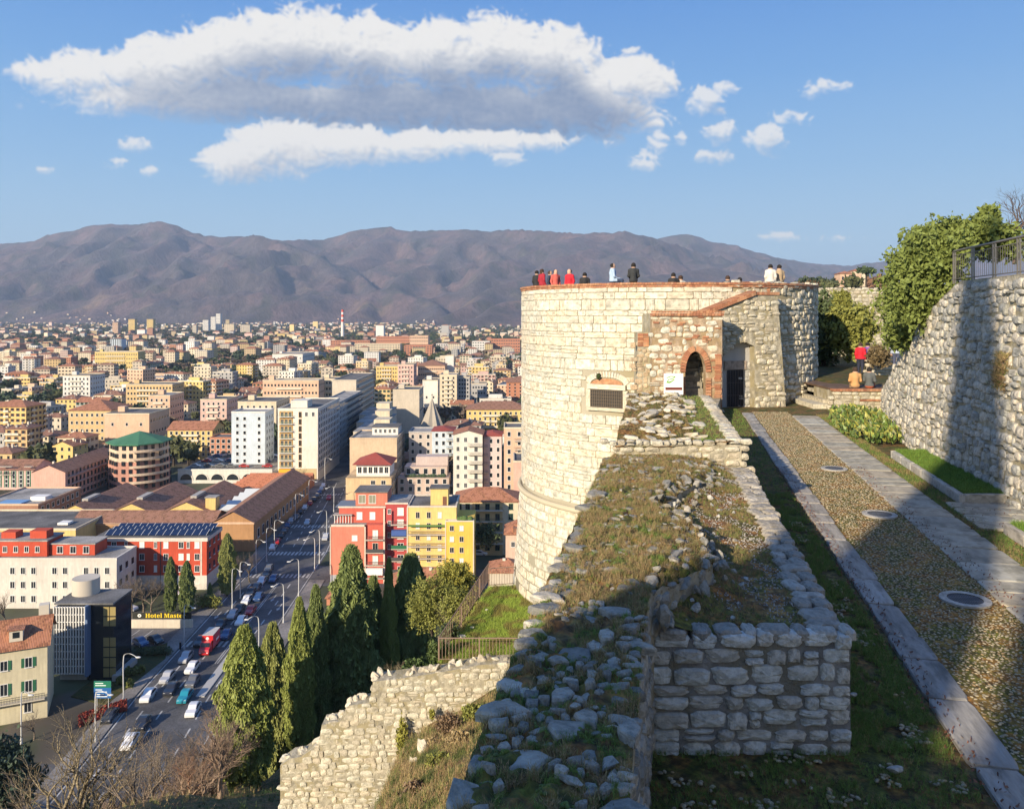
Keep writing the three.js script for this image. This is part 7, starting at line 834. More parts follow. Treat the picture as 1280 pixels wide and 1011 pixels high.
// ---------------------------------------------------------------- planted beds with stone kerbs
function bed(d0, d1, label, seed) {
  const t = thing('grass_bed', label, 'planter', V(PX(6.55, d0), 0, d0)), off = t.position, r = rng(seed), km = tones([0.46, 0.45, 0.42], 4, 0.2, seed), o = 6.55;
  for (let d = d0; d < d1 - 0.1; d += 0.98) { const l = Math.min(0.98, d1 - d), q = part(t, 'kerb_stone', stoneGeo.ashlar[Math.floor(r() * 6)], km[Math.floor(r() * 4)]); q.rotation.set(-Math.PI / 2, 0, 0); q.rotation.order = 'YXZ'; q.rotation.y = -Math.atan(slopeX); q.position.set(PX(o, d + l / 2) + 0.07, 0.2, -(d + l / 2)).sub(off); q.scale.set(0.14, l - 0.01, 0.22); }
  const xe = polyAt(wallLine, d0) - PX(o, d0); for (let x = 0.14; x < xe; x += 0.95) { const w = Math.min(0.95, xe - x), q = part(t, 'kerb_stone', stoneGeo.ashlar[Math.floor(r() * 6)], km[Math.floor(r() * 4)]); q.rotation.set(-Math.PI / 2, 0, 0); q.position.set(PX(o, d0) + x + w / 2, 0.2, -(d0 + 0.07)).sub(off); q.scale.set(w - 0.01, 0.14, 0.22); }
  part(t, 'soil', sheet(6, 30, (u, v) => { const d = lerp(d0 + 0.1, d1, v), x = lerp(PX(o, d) + 0.12, polyAt(wallLine, d) + 0.1, u); return [x - off.x, 0.15, -d - off.z]; }), M(C(0.2, 0.26, 0.09), { map: T.earth }));
  const gm = [], gc = []; for (let i = 0; i < (d1 - d0) * 3000; i++) { const d = lerp(d0 + 0.1, d1, r()), x = lerp(PX(o, d) + 0.14, polyAt(wallLine, d) + 0.05, r()); gm.push(TRS(new THREE.Vector3(x, 0.14, -d).sub(off), [(r() - 0.5) * 0.5, r() * 6, (r() - 0.5) * 0.5], 0.07 + r() * 0.08)); const k = 0.5 + r() * 0.9, y = r(); gc.push(C((0.09 + y * 0.09) * k, 0.23 * k, 0.03 * k)); } stuff(t, 'grass', tuftGeo, grassMat, gm, gc);
}
bed(18.6, 24.6, 'long kerbed bed of bright grass at the foot of the rampart wall', 201); bed(11.2, 16.1, 'second kerbed grass bed before the paved gap by the wall', 202);
// ---------------------------------------------------------------- terrace, steps and walls beyond the tower
{
  const t = thing('brick_edged_terrace', 'low terrace wall with brick edge and steps beside it', 'wall', V(15.8, 0, 37.2)), off = t.position, X0 = XA(1043, 37.2), X1 = 18.6, top = 0.9;
  part(t, 'wall', new GB().box(X0 - off.x, X1 - off.x, -0.2, top - 0.1, -2.5, 0).build(), mortarMat); setStones(t, lay({ seed: 111, u0: 0.05, u1: X1 - X0, v0: -0.1, v1: top - 0.16, ch: [0.18, 0.26], w: [0.25, 0.6], wob: 0.2 }), flatSurf(new THREE.Vector3(X0 - off.x, 0, 0), Xp, Zp), { seed: 111, kind: 'rubble', gap: 0.03, th: 0.14, mats: rubbleTones, cap: 80 });
  const mm = []; for (let x = X0 - off.x; x < X1 - off.x; x += 0.14) { mm.push(TRS(new THREE.Vector3(x, top - 0.05, -0.1), [0, 0, 0], new THREE.Vector3(0.13, 0.1, 0.4))); if (x > 0.4) mm.push(TRS(new THREE.Vector3(x, 0.38, 0.02), [0, 0, 0], new THREE.Vector3(0.13, 0.08, 0.12))); } bricks(t, mm, 15, 'edge_bricks'); part(t, 'paving', new GB().box(X0 - off.x, X1 - off.x, top - 0.08, top, -7, -0.35).build(), M(C(0.16, 0.10, 0.07), { map: T.mortar }));
  for (let i = 0; i < 6; i++) { const x0 = XA(1017, 37.4 + i * 0.6) + i * 0.42, x1 = X0 + (i > 3 ? 1.6 : 0.02), st = part(t, 'step', new GB().box(x0 - off.x, x1 - off.x + (i > 4 ? 0.6 : 0), -0.1, 0.17 + i * 0.165, -(6 - i) * 0 - 3.4, -0.2 - i * 0.5).build(), rubbleTones[i % 7]); }
  const gb = structure('upper_ground', sheet(20, 24, (u, v) => { const d = lerp(39.4, 75, v), x = lerp(14, 34, u); return [x, 0.95 + (d - 40) * 0.02 + 0.05 * fbm2(x * 0.5, d * 0.5, 3) - 2.2 * sstep(16.2, 14.2, x) * sstep(43, 40, d), -d]; }), M(C(0.22, 0.24, 0.12), { map: T.earth }));
  const w2 = thing('low_terrace_wall', 'low stone wall section behind the person in red', 'wall', V(20.6, 1, 44)), o2 = w2.position; part(w2, 'wall', new GB().box(-0.9, 1.6, -0.2, 1.15, -0.5, 0).build(), mortarMat); setStones(w2, lay({ seed: 113, u0: 0, u1: 2.4, v0: -0.1, v1: 1.15, ch: [0.16, 0.24], w: [0.25, 0.55], wob: 0.2 }), flatSurf(new THREE.Vector3(-0.88, 0, 0), Xp, Zp), { seed: 113, kind: 'rubble', gap: 0.03, th: 0.12, mats: rubbleTones, cap: 60 });
  const bw = thing('far_rampart_wall', 'pale rubble wall beyond the tower with shrubs in front', 'wall', V(24, 1, 58)); part(bw, 'wall', new GB().box(-6, 14, -0.5, 5.2, -1.2, 0).build(), mortarMat); setStones(bw, lay({ seed: 115, u0: -5.8, u1: 8, v0: 1.2, v1: 5.2, ch: [0.2, 0.34], w: [0.25, 0.6], wob: 0.3, wave: (u) => 0.05 * n2(u, 3) }), flatSurf(new THREE.Vector3(0, 0, 0), Xp, Zp), { seed: 115, kind: 'rubble', gap: 0.04, th: 0.15, relief: 0.06, mats: rubbleTones, cap: 0 });
}
// ---------------------------------------------------------------- below the tower: fenced lawn terrace and old wall
const lawn = [[-3.3, 35.4], [0.6, 35.4], [2.2, 37.6], [1.2, 45.5], [-1.3, 45.2]];
{
  const d = 34.6, prof = [[350, 957], [362, 948], [376, 946], [398, 930], [402, 906], [424, 902], [436, 882], [462, 878], [466, 852], [500, 848], [540, 842], [575, 836], [600, 831], [655, 828]].map(([px, py]) => [XA(px, d), YA(py, d)]);
  const t = thing('old_hill_wall', 'sunlit old rubble wall stepping down the hillside below the lawn', 'wall', V(-5, -17, d)), off = t.position, out = [[prof[0][0], -24], [0.55, -24], ...prof.slice().reverse()].map(([x, y]) => [x - off.x, y - off.y]);
  part(t, 'core', shapeWall(out, null, 0.9), mortarMat); const topAt = (u) => polyAt(prof, u + off.x) - off.y; const us = prof[0][0] - off.x;
  setStones(t, lay({ seed: 121, u0: us, u1: 0.5 - off.x, v0: -3.4, v1: 6.3, ch: [0.17, 0.32], w: [0.2, 0.6], wob: 0.4, skip: (u, v, w, h) => v + h * 0.3 > topAt(u) || u < us + 0.05 }), flatSurf(new THREE.Vector3(0, 0, 0), Xp, Zp), { seed: 121, kind: 'rubble', gap: 0.008, th: 0.16, relief: 0.08, proud: 0.02, mats: rubbleTones, cap: 300 });
  const r = rng(123); for (let i = 0; i < 60; i++) { const u = us + r() * (0.5 - off.x - us), q = part(t, 'top_stone', rocks[i % 6], rubbleTones[i % 7]), s = 0.2 + r() * 0.25; q.position.set(u, topAt(u) + 0.02, -0.25 - r() * 0.4); q.rotation.set(r(), r() * 6, r()); q.scale.set(s * 1.4, s * 0.7, s); }
  const ter = structure('lawn_terrace', new GB().poly(lawn.map(([x, d2]) => [x, -d2]), -20, -11.05).build(), M(C(0.22, 0.26, 0.10), { map: T.earth }));
  const inL = (x, d2) => { let c = false; for (let i = 0, j = lawn.length - 1; i < lawn.length; j = i++) { const a = lawn[i], b = lawn[j]; if ((a[1] > d2) !== (b[1] > d2) && x < (b[0] - a[0]) * (d2 - a[1]) / (b[1] - a[1]) + a[0]) c = !c; } return c; };
  const gm = [], gc = []; for (let i = 0; i < 26000; i++) { const x = -3.4 + r() * 5.6, d2 = 35.3 + r() * 10.3; if (!inL(x, d2)) continue; gm.push(TRS(new THREE.Vector3(x, -11.06, -d2), [(r() - 0.5) * 0.6, r() * 6, (r() - 0.5) * 0.6], 0.10 + r() * 0.12)); const k = 0.7 + r() * 0.7; gc.push(n2(x * 0.8, d2 * 0.8) > -0.2 ? C(0.26 * k, 0.35 * k, 0.05 * k) : C(0.22 * k, 0.2 * k, 0.05 * k)); } stuff(null, 'lawn_grass', tuftGeo, grassMat, gm, gc, 'rough green grass of the fenced lawn below the tower', 'grass');
  const fm = M(C(0.22, 0.15, 0.11), { roughness: 0.6 }); const fence = (name, label, a, b, h = 1.05, sp = 0.15) => { const f = thing(name, label, 'fence', V(a[0], -11.05, a[1])), A = new THREE.Vector3(0, 0, 0), B = new THREE.Vector3(b[0] - a[0], (b[2] ?? 0), a[1] - b[1]), L = B.length(), n = Math.round(L / sp), q = (k, y) => new THREE.Vector3(B.x * k, y + B.y * k, B.z * k); part(f, 'top_rail', tube([q(0, h), q(1, h)], 0.03, 0.03, 5), fm); part(f, 'low_rail', tube([q(0, 0.12), q(1, 0.12)], 0.02, 0.02, 5), fm); const g = new GB(); for (let i = 0; i <= n; i++) { if (i % 12 === 0) continue; const p = q(i / n, 0); g.box(p.x - 0.011, p.x + 0.011, p.y + 0.12, p.y + h, p.z - 0.011, p.z + 0.011); } part(f, 'bars', g.build(), fm, 'stuff'); for (let i = 0; i <= n; i += 12) { const p = part(f, 'post', new THREE.BoxGeometry(0.06, h + 0.1, 0.06), fm); p.position.copy(q(i / n, h / 2)); } };
  fence('lawn_fence', 'brown bar fence on the old wall along the lawn front', [-3.25, 35.5], [0.5, 35.5]); fence('slope_fence', 'brown bar fence running back along the lawn slope', [-3.25, 35.6], [-1.3, 45.2, 0.3], 1.05, 0.32); fence('tower_fence', 'short bar fence between the lawn and tower foot', [-1.3, 45.2], [0.6, 45.6]);
  for (const [px, py, s] of [[577, 795, 0.3], [590, 784, 0.16], [608, 762, 0.14]]) { const q = single('lawn_stone', rocks[3], limeTones[2], s === 0.3 ? 'pale stone behind the lawn fence' : s === 0.16 ? 'small white stone on the lawn' : 'small white stone near the lawn edge', 'stone', null, onY(px, py, -10.95)); q.scale.set(s * 1.3, s * 0.6, s); }
}
// ---------------------------------------------------------------- unseen thin sheet added behind the viewer, outline shaped to cast the path shadow
{
  const t = thing('shadow_caster_wall', 'unseen wall cutout with turret outline, shaped to shade the path', 'wall', V(-6, 0, -14)), off = t.position, k = Math.tan(SUN_AZ), at = (c) => -k * 14 + c - off.x, sm = stoneMat(C(0.5, 0.46, 0.38)), L = at(-4.55);
  const s = new THREE.Shape([[-4.62, -2], [0.7, -2], [0.7, 11.9], [-0.6, 11.9], [-1.05, 11.5], [-1.10, 11.1], [-1.12, 9.1], [-1.76, 9.1], [-1.76, 11.2], [-1.95, 12.1], [-2.15, 13.4], [-2.3, 15], [-2.85, 20.2], [-3.3, 24], [-3.7, 20.6], [-4.3, 15.4], [-4.62, 12.6]].map(([c, y]) => new THREE.Vector2(at(c), y > 0 ? y * Math.tan(SUN_EL) / 0.3346 : y))); const g = new THREE.ExtrudeGeometry(s, { depth: 0.25, bevelEnabled: false }); part(t, 'caster_sheet', g, sm);
}
// ---------------------------------------------------------------- trees and shrubs
function leafGeo(pts, seed, size, up = 0.3) { const r = rng(seed), g = new GB(); for (const [x, y, z, k = 1] of pts) { g.m = new THREE.Matrix4().compose(new THREE.Vector3(x, y, z), new THREE.Quaternion().setFromEuler(new THREE.Euler(r() * 6.3, r() * 6.3, r() * 6.3)), new THREE.Vector3(1, 1, 1).multiplyScalar(size * k * (0.6 + r() * 0.7))); g.tri([-0.28, 0, 0.06], [0.28, 0, 0.06], [0, 0.62, 0]); g.tri([0.28, 0, 0.06], [-0.28, 0, 0.06], [0, -0.5, -0.04]); } return g.build(); }
// cypress: flame-shaped column of upright sprays, deeper and shallower over its skin
function cypressGeo(seed, n, fat) { const r = rng(seed), g = new GB(); for (let i = 0; i < n; i++) { const t = Math.pow(r(), 0.85), a = r() * 6.2832, prof = Math.pow(Math.sin(Math.PI * Math.pow(clamp(t * 0.94 + 0.04), 0.8)), 0.6) * (0.95 - 0.2 * t), lump = 0.78 + 0.30 * n3(Math.cos(a) * 1.3 + seed, t * 7, Math.sin(a) * 1.3) + 0.16 * n3(Math.cos(a) * 4, t * 22 + seed, Math.sin(a) * 4), rad = fat * prof * lump * Math.pow(r(), 0.22); const l = 0.019 * (0.6 + r() * 0.9); g.m = new THREE.Matrix4().compose(new THREE.Vector3(Math.cos(a) * rad, 0.06 + t * 0.93 + (r() - 0.5) * 0.02, Math.sin(a) * rad), new THREE.Quaternion().setFromEuler(new THREE.Euler((r() - 0.5) * 0.9, r() * 6.3, (r() - 0.5) * 0.9)), new THREE.Vector3(l * 0.62, l, l)); g.tri([-0.4, -0.5, 0], [0.4, -0.5, 0.1], [0.05, 0.75, 0]); g.tri([-0.05, -0.5, 0.35], [0.1, -0.5, -0.35], [0, 0.7, 0]); } return g.build(); }
const cyp = [cypressGeo(1, 30000, 0.125), cypressGeo(2, 28000, 0.105), cypressGeo(3, 30000, 0.15)], cypMat = [leafMat(0.25, 0.29, 0.07), leafMat(0.17, 0.215, 0.065), leafMat(0.26, 0.28, 0.08)], cypTrunk = new THREE.CylinderGeometry(0.006, 0.014, 0.5, 8).translate(0, 0.22, 0);
function cypress(px, topPy, basePy, d, k, label, fat = 1, mk = k) { const y0 = Math.min(YA(basePy, d), hillY(XA(px, d), d) - 0.1), h = YA(topPy, d) - y0, t = thing('cypress_tree', label, 'tree', V(XA(px, d), y0, d), 'cypress trees on the castle slope'); t.scale.set(h * fat, h, h * fat); const c = part(t, 'crown', cyp[k], cypMat[mk]); c.rotation.y = px; part(t, 'trunk', cypTrunk, barkMat); }
cypress(305, 783, 1000, 68, 0, 'broad tall cypress standing in front of bare shrubs', 1.6);
cypress(374, 748, 936, 76, 0, 'slim cypress with bare lower trunk above old wall', 0.9); cypress(394, 733, 916, 80, 1, 'darker cypress touching its slim neighbour', 0.95);
cypress(340, 780, 878, 92, 2, 'short pale cypress beside the street kerb', 0.95); cypress(438, 684, 868, 84, 1, 'massive dark cypress before the red house', 1.5); cypress(486, 700, 842, 88, 1, 'thin leaning cypress next to the dark one', 0.55, 0); cypress(466, 722, 850, 90, 2, 'cypress tucked behind the massive dark one', 0.8, 1); cypress(514, 694, 815, 92, 2, 'loose feathery cypress before the yellow house', 1.2, 1);
for (const [px, a, b, f] of [[213, 696, 768, 0.95], [233, 701, 768, 1.25], [284, 667, 745, 1.25], [262, 728, 758, 1.0]]) { const d = 70000 / (b - CY), h = (b - a) / F * d, t = thing('cypress_tree', px === 213 ? 'slim cypress in front of the red hotel' : px === 233 ? 'broad cypress over the hotel sign wall' : px === 284 ? 'tall cypress at the end of the red hotel' : 'short cypress among the street hedge', 'tree', V(XA(px, d), GY, d)); t.scale.set(h * f, h, h * f); part(t, 'crown', cyp[2], cypMat[px === 284 ? 2 : 1]); part(t, 'trunk', cypTrunk, barkMat); }
// leafless trees: branching limbs and twigs
function bareTree(seed, levels, spread, droop = 0) { const r = rng(seed), gs = [], tw = new GB(); const grow = (p, dir, len, rad, lev) => { const mid = p.clone().addScaledVector(dir, len * 0.5).add(new THREE.Vector3((r() - 0.5) * len * 0.16, 0, (r() - 0.5) * len * 0.16)), e = p.clone().addScaledVector(dir, len).add(new THREE.Vector3((r() - 0.5) * len * 0.12, -droop * len, (r() - 0.5) * len * 0.12)); gs.push(tube([p, mid, e], rad, rad * 0.62, lev > levels - 2 ? 3 : 5, 3)); if (lev >= levels) return; const n = lev === 0 ? 4 : 2 + Math.floor(r() * 2.2); for (let i = 0; i < n; i++) { const ax = new THREE.Vector3(r() - 0.5, (r() - 0.5) * 0.4, r() - 0.5).normalize(), nd = dir.clone().applyAxisAngle(ax, spread * (0.5 + r() * 0.8)).add(new THREE.Vector3(0, 0.12, 0)).normalize(); grow(lev === 0 || r() < 0.7 ? e : mid, nd, len * (0.62 + r() * 0.26), rad * 0.6, lev + 1); } }; grow(new THREE.Vector3(0, 0, 0), new THREE.Vector3(0.06, 1, 0).normalize(), 0.28, 0.022, 0); return merge(gs); }
const bare = [bareTree(3, 6, 0.62), bareTree(4, 6, 0.75), bareTree(5, 6, 0.55)], twigMat = M(C(0.38, 0.30, 0.22), { map: T.bark }), twigPale = M(C(0.52, 0.42, 0.25), { map: T.bark }), twigDark = M(C(0.10, 0.07, 0.055));
function bareTreeAt(px, topPy, basePy, d, k, label, mat = twigMat, wide = 1, y) { const x0 = XA(px, d), y0 = y ?? (basePy > 1000 ? hillY(x0, d) - 0.2 : YA(basePy, d)), h = (YA(topPy, d) - y0) * 1.05, t = thing('bare_tree', label, 'tree', V(XA(px, d), y0, d)); t.scale.set(h * wide, h, h * wide); t.rotation.y = px * 1.7; part(t, 'limbs', bare[k], mat); }
bareTreeAt(98, 888, 1050, 66, 0, 'pale leafless tree with long forked limbs above the street', twigPale, 1.25); bareTreeAt(215, 900, 1030, 66, 1, 'spreading leafless tree beside the broad cypress', twigMat, 1.2); bareTreeAt(185, 935, 1050, 60, 2, 'grey leafless shrub tree at the slope foot', twigMat, 1.3); bareTreeAt(240, 930, 1030, 60, 0, 'reddish leafless tree close to the broad cypress', M(C(0.30, 0.17, 0.11)), 0.9); bareTreeAt(40, 955, 1060, 72, 1, 'thin leafless tree over the dark conifer', twigMat, 1.3); bareTreeAt(130, 950, 1060, 66, 2, 'low leafless tree amid dry brush', twigPale, 1.3);
bareTreeAt(42, 892, 925, 130, 2, 'brown leafless tree before the cream house', twigMat, 1.6); bareTreeAt(500, 820, 870, 60, 1, 'leafless sapling under the thin cypress', twigPale, 1.1); bareTreeAt(560, 745, 800, 58, 0, 'leafless tree tangled in the slope shrubs', twigPale, 1.2); bareTreeAt(272, 872, 905, 128, 1, 'leafless street tree near the median', twigMat, 1.4); bareTreeAt(1268, 222, 330, 33, 1, 'dark leafless tree behind the railing', twigDark, 1.0);
[[165, 715, 772], [178, 712, 770], [190, 716, 772], [150, 725, 772], [5, 742, 785], [300, 690, 735], [312, 690, 728]].forEach(([px, a, b]) => bareTreeAt(px, a, b, 70000 / (b - CY), px % 3, px < 20 ? 'leafless tree beside the red annexe wing' : px < 200 ? 'slender leafless tree in the hotel yard' : 'leafless tree at the brick works pavement', twigMat, 1.2));
scene.children.filter((o) => /yard|works pavement/.test(o.userData.label ?? '') && o.name.startsWith('bare_tree')).forEach((o) => { o.userData.group = o.userData.label.includes('yard') ? 'leafless trees in the hotel yard' : 'leafless trees at the works'; });
for (let i = 0; i < 9; i++) { const d = 245 + i * 9; const t = thing('bare_tree', 'leafless street tree along the brick works', 'tree', V(sc(d) - 11.3, GY, d), 'leafless street trees along the works'); t.scale.setScalar(7 + (i % 3)); t.rotation.y = i; part(t, 'limbs', bare[i % 3], twigMat); }
// leafy shrubs
function shrub(name, label, category, p, n, rx, ry, rz, leaf, mat, seed, group) { const r = rng(seed), pts = []; for (let i = 0; i < n; i++) { const a = r() * 6.2832, z = r() * 2 - 1, s = Math.sqrt(1 - z * z), x = s * Math.cos(a), w = s * Math.sin(a), lump = 0.72 + 0.34 * n3(x * 1.6 + seed, z * 1.6, w * 1.6) + 0.2 * n3(x * 4.5, z * 4.5 + seed, w * 4.5), rad = lump * Math.pow(r(), 0.25); pts.push([x * rx * rad, z * ry * rad, w * rz * rad]); } const t = thing(name, label, category, p, group); part(t, 'foliage', leafGeo(pts, seed, leaf), mat); part(t, 'stem', merge([0, 1, 2].map((k) => tube([new THREE.Vector3(0, -ry, 0), new THREE.Vector3((k - 1) * rx * 0.2, -ry * 0.3, (k % 2) * rz * 0.2), new THREE.Vector3((k - 1) * rx * 0.5, ry * 0.4, 0)], 0.03 * ry, 0.012 * ry, 5, 4))), barkMat); return t; }
const ivyMat = leafMat(0.15, 0.19, 0.04), oliveMat = leafMat(0.22, 0.23, 0.05), darkLeaf = leafMat(0.075, 0.105, 0.04), yellowLeaf = leafMat(0.28, 0.27, 0.05);
{ // ivy mass over the wall end
  const r = rng(301), pts = [], lobes = [[1150, 355, 26, 1.5, 1.9], [1135, 390, 28, 1.1, 1.5], [1170, 320, 26, 1.3, 1.0], [1150, 420, 28, 0.8, 0.7], [1125, 420, 29, 0.75, 0.7], [1190, 300, 27, 1.6, 0.9], [1225, 295, 27, 1.5, 0.8], [1160, 300, 27, 0.8, 0.6], [1252, 306, 27, 1.0, 0.7], [1236, 272, 27.5, 0.5, 0.55]];
  const t = thing('ivy_shrub', 'large glossy ivy shrub spilling over the rampart wall end', 'shrub', atD(1150, 400, 27)); for (const [px, py, d, rx, ry] of lobes) { const c = atD(px, py, d).sub(t.position), n = Math.round(2300 * rx * ry); for (let i = 0; i < n; i++) { const a = r() * 6.2832, z = r() * 2 - 1, s = Math.sqrt(1 - z * z), x = s * Math.cos(a), w = s * Math.sin(a), rad = (0.78 + 0.28 * n3(x * 2 + px, z * 2, w * 2) + 0.2 * n3(x * 6, z * 6, w * 6 + px)) * Math.pow(r(), 0.22); pts.push([c.x + x * rx * rad, c.y + z * ry * rad, c.z + w * rx * 0.8 * rad]); } } part(t, 'foliage', leafGeo(pts, 302, 0.17), ivyMat); part(t, 'stem', tube([new THREE.Vector3(0.2, -3, 0.2), new THREE.Vector3(0, -1.4, 0.1), new THREE.Vector3(0.2, 0.5, 0)], 0.12, 0.05, 7), barkMat);
}
shrub('round_shrub', 'rounded olive shrub in front of the far pale wall', 'shrub', atD(1062, 412, 49), 8000, 2.0, 2.0, 1.6, 0.26, oliveMat, 311); shrub('tall_dark_shrub', 'tall dark shrub in the shade of the round tower', 'shrub', atD(1030, 415, 50), 6500, 1.1, 3.0, 1.4, 0.26, darkLeaf, 312); shrub('climbing_shrub', 'small shrub climbing against the far pale wall', 'shrub', atD(1052, 378, 56), 2500, 0.9, 1.0, 0.6, 0.24, oliveMat, 313); shrub('brown_shrub', 'brownish low shrub beside the ivy at the terrace', 'shrub', atD(1098, 445, 43), 1800, 0.8, 0.7, 0.6, 0.18, leafMat(0.16, 0.12, 0.06), 314);
{ // broad-leaved ground cover by the wall corner
  const r = rng(321), P = [[1035, 520], [1060, 514], [1100, 520], [1128, 540], [1136, 556], [1090, 556], [1050, 545]].map(([a, b]) => { const p = onY(a, b, 0); return [p.x, -p.z]; }), inP = (x, d) => { let c = false; for (let i = 0, j = P.length - 1; i < P.length; j = i++) { const a = P[i], b = P[j]; if ((a[1] > d) !== (b[1] > d) && x < (b[0] - a[0]) * (d - a[1]) / (b[1] - a[1]) + a[0]) c = !c; } return c; }, cg = new GB(), lm = [], lc = []; let n = 0; cg.quad([-0.4, -0.2, 0], [0, -0.6, 0.05], [0.4, -0.2, 0], [0, 0.1, -0.06]); cg.quad([-0.4, -0.2, 0], [0, 0.1, -0.06], [0.4, -0.2, 0], [0, 0.8, -0.12]);
  for (let i = 0; i < 9000 && n < 1900; i++) { const x = 12 + r() * 4.6, d = 26 + r() * 10; if (!inP(x, d)) continue; n++; lm.push(TRS(new THREE.Vector3(x, 0.06 + r() * 0.32, -d), [-0.9 + (r() - 0.5) * 1.4, r() * 6.3, (r() - 0.5) * 1.2], 0.11 + r() * 0.1)); const k = 0.4 + r() * 0.9; lc.push(r() < 0.4 ? C(0.30 * k, 0.30 * k, 0.06 * k) : C(0.13 * k, 0.20 * k, 0.04 * k)); }
  stuff(null, 'ground_cover', cg.build(), new THREE.MeshStandardMaterial({ color: C(1, 1, 1), roughness: 0.5, side: THREE.DoubleSide }), lm, lc, 'low bed of broad yellow green leaves at the wall corner', 'ground cover');
}
// slope shrubs below the tower
shrub('slope_bush', 'yellow green bush leaning by the yellow house', 'bush', atD(568, 725, 62), 11000, 1.9, 1.7, 1.6, 0.17, yellowLeaf, 331); shrub('slope_bush', 'olive bush above the slope fence', 'bush', atD(540, 755, 60), 12000, 2.3, 2.4, 2, 0.16, oliveMat, 332); shrub('slope_bush', 'small olive bush under the yellow green one', 'bush', atD(575, 758, 56), 8000, 1.7, 1.5, 1.4, 0.15, oliveMat, 333); shrub('ivy_bush', 'dark green ivy bush hanging over the old wall', 'bush', atD(522, 838, 36), 3800, 0.85, 0.62, 0.6, 0.16, leafMat(0.06, 0.10, 0.025), 334); shrub('ivy_bush', 'ivy clump climbing the fence end', 'bush', atD(548, 815, 36), 2600, 0.6, 0.55, 0.4, 0.15, leafMat(0.08, 0.12, 0.03), 335); shrub('dark_bush', 'dark bush at the corner of slope and front fence', 'bush', atD(562, 790, 38), 1800, 0.5, 0.5, 0.5, 0.16, darkLeaf, 336);
shrub('dark_conifer', 'dark conifer in the shade below the cream house', 'tree', atD(8, 975, 78), 7000, 3.4, 4.6, 3, 0.5, leafMat(0.05, 0.08, 0.05), 337); shrub('street_hedge', 'dark hedge between forecourt and street', 'hedge', cityAt(190, 818).add(new THREE.Vector3(0, 0.8, 0)), 2600, 5, 0.9, 1.6, 0.4, darkLeaf, 338); shrub('street_hedge', 'tall hedge beside the hotel street corner', 'hedge', cityAt(262, 760).add(new THREE.Vector3(0, 1.6, 0)), 2200, 4, 1.9, 1.6, 0.45, oliveMat, 339); shrub('pine_bush', 'pine bush at the foot of the orange roofed flats', 'bush', atD(608, 668, 215), 1800, 4, 4, 3, 0.7, darkLeaf, 340); shrub('wall_cactus', 'yellow green plant climbing the old wall', 'plant', atD(502, 925, 34.2), 900, 0.28, 1.1, 0.15, 0.14, yellowLeaf, 341); shrub('wall_cactus', 'small green plant rooted high in the old wall', 'plant', atD(540, 893, 34.2), 350, 0.16, 0.3, 0.12, 0.12, yellowLeaf, 342);
{ // dry brush on the near slope and tangled undergrowth on the hill
  const r = rng(351), gm = [], gc = []; for (let i = 0; i < 26000; i++) { const d = 12 + r() * 22.2, x = -6 + r() * 7.6; if (x > polyAt(wallL, Math.min(d, 16.9)) - 0.4 + (d > 16.9 ? (d - 16.9) * 0.19 : 0)) continue; const s = 0.12 + r() * 0.22; gm.push(TRS(new THREE.Vector3(x, hillY(x, d) - 0.02, -d), [(r() - 0.5) * 0.9, r() * 6, (r() - 0.5) * 0.9], s)); gc.push(n2(x * 0.7, d * 0.7) > 0.35 ? C(0.10, 0.12, 0.03).multiplyScalar(0.6 + r() * 0.7) : dryGrassCol(r).multiplyScalar(1.1)); } for (let i = 0; i < 22000; i++) { const d = 36 + Math.pow(r(), 0.8) * 85, x = -95 + r() * 96; if (d < 46 && x > -3.4) continue; gm.push(TRS(new THREE.Vector3(x, hillY(x, d) - 0.05, -d), [(r() - 0.5) * 0.8, r() * 6, (r() - 0.5) * 0.8], 0.22 + r() * 0.3)); gc.push(n2(x * 0.12, d * 0.12) > 0.05 ? C(0.05, 0.09, 0.02).multiplyScalar(0.6 + r() * 0.7) : dryGrassCol(r)); } stuff(null, 'dry_brush', tuftGeo, grassMat, gm, gc, 'dry brown brush and grass covering the castle slope', 'brush');
  const bm = []; const bc = []; for (let i = 0; i < 130; i++) { const d = 56 + r() * 38, x = -d * (0.36 + r() * 0.17); bm.push(TRS(new THREE.Vector3(x, hillY(x, d) - 0.2, -d), [0, r() * 6, 0], 3.5 + r() * 4)); const k = 0.6 + r() * 0.6; bc.push(C(k, k * 0.95, k * 0.9)); } stuff(null, 'undergrowth', bare[2], M(C(0.32, 0.24, 0.18)), bm, bc, 'leafless grey undergrowth tangled over the castle slope', 'undergrowth');
  [[560, 905, 31, 0.5, 0], [590, 890, 31, 0.35, 1], [548, 955, 28, 0.45, 1], [575, 925, 29, 0.4, 2], [520, 990, 26, 0.4, 0], [545, 930, 31, 0.3, 2]].forEach(([px, py, d, s, k], i) => shrub('dry_bush', ['brown dry bush on the slope under the old wall', 'green bush among dry brush on the slope', 'straw coloured tuft bush on the near slope'][k], 'bush', atD(px, py, d), 1500, s * 1.3, s, s, 0.12, [leafMat(0.22, 0.15, 0.09), oliveMat, leafMat(0.32, 0.24, 0.12)][k], 600 + i, ['brown dry bushes', 'green slope bushes', 'straw bushes'][k]));
  for (const [px, py, d] of [[520, 958, 30], [530, 935, 31]]) { const q = single('rock_outcrop', rocks[4], rubbleTones[2], py > 940 ? 'tall pale rock in the dry slope below' : 'leaning pale rock against the old wall foot', 'rock', null, atD(px, py, d)); q.scale.set(0.5, 1.1, 0.6); q.rotation.set(0.3, 0.4, 0.5); }
}
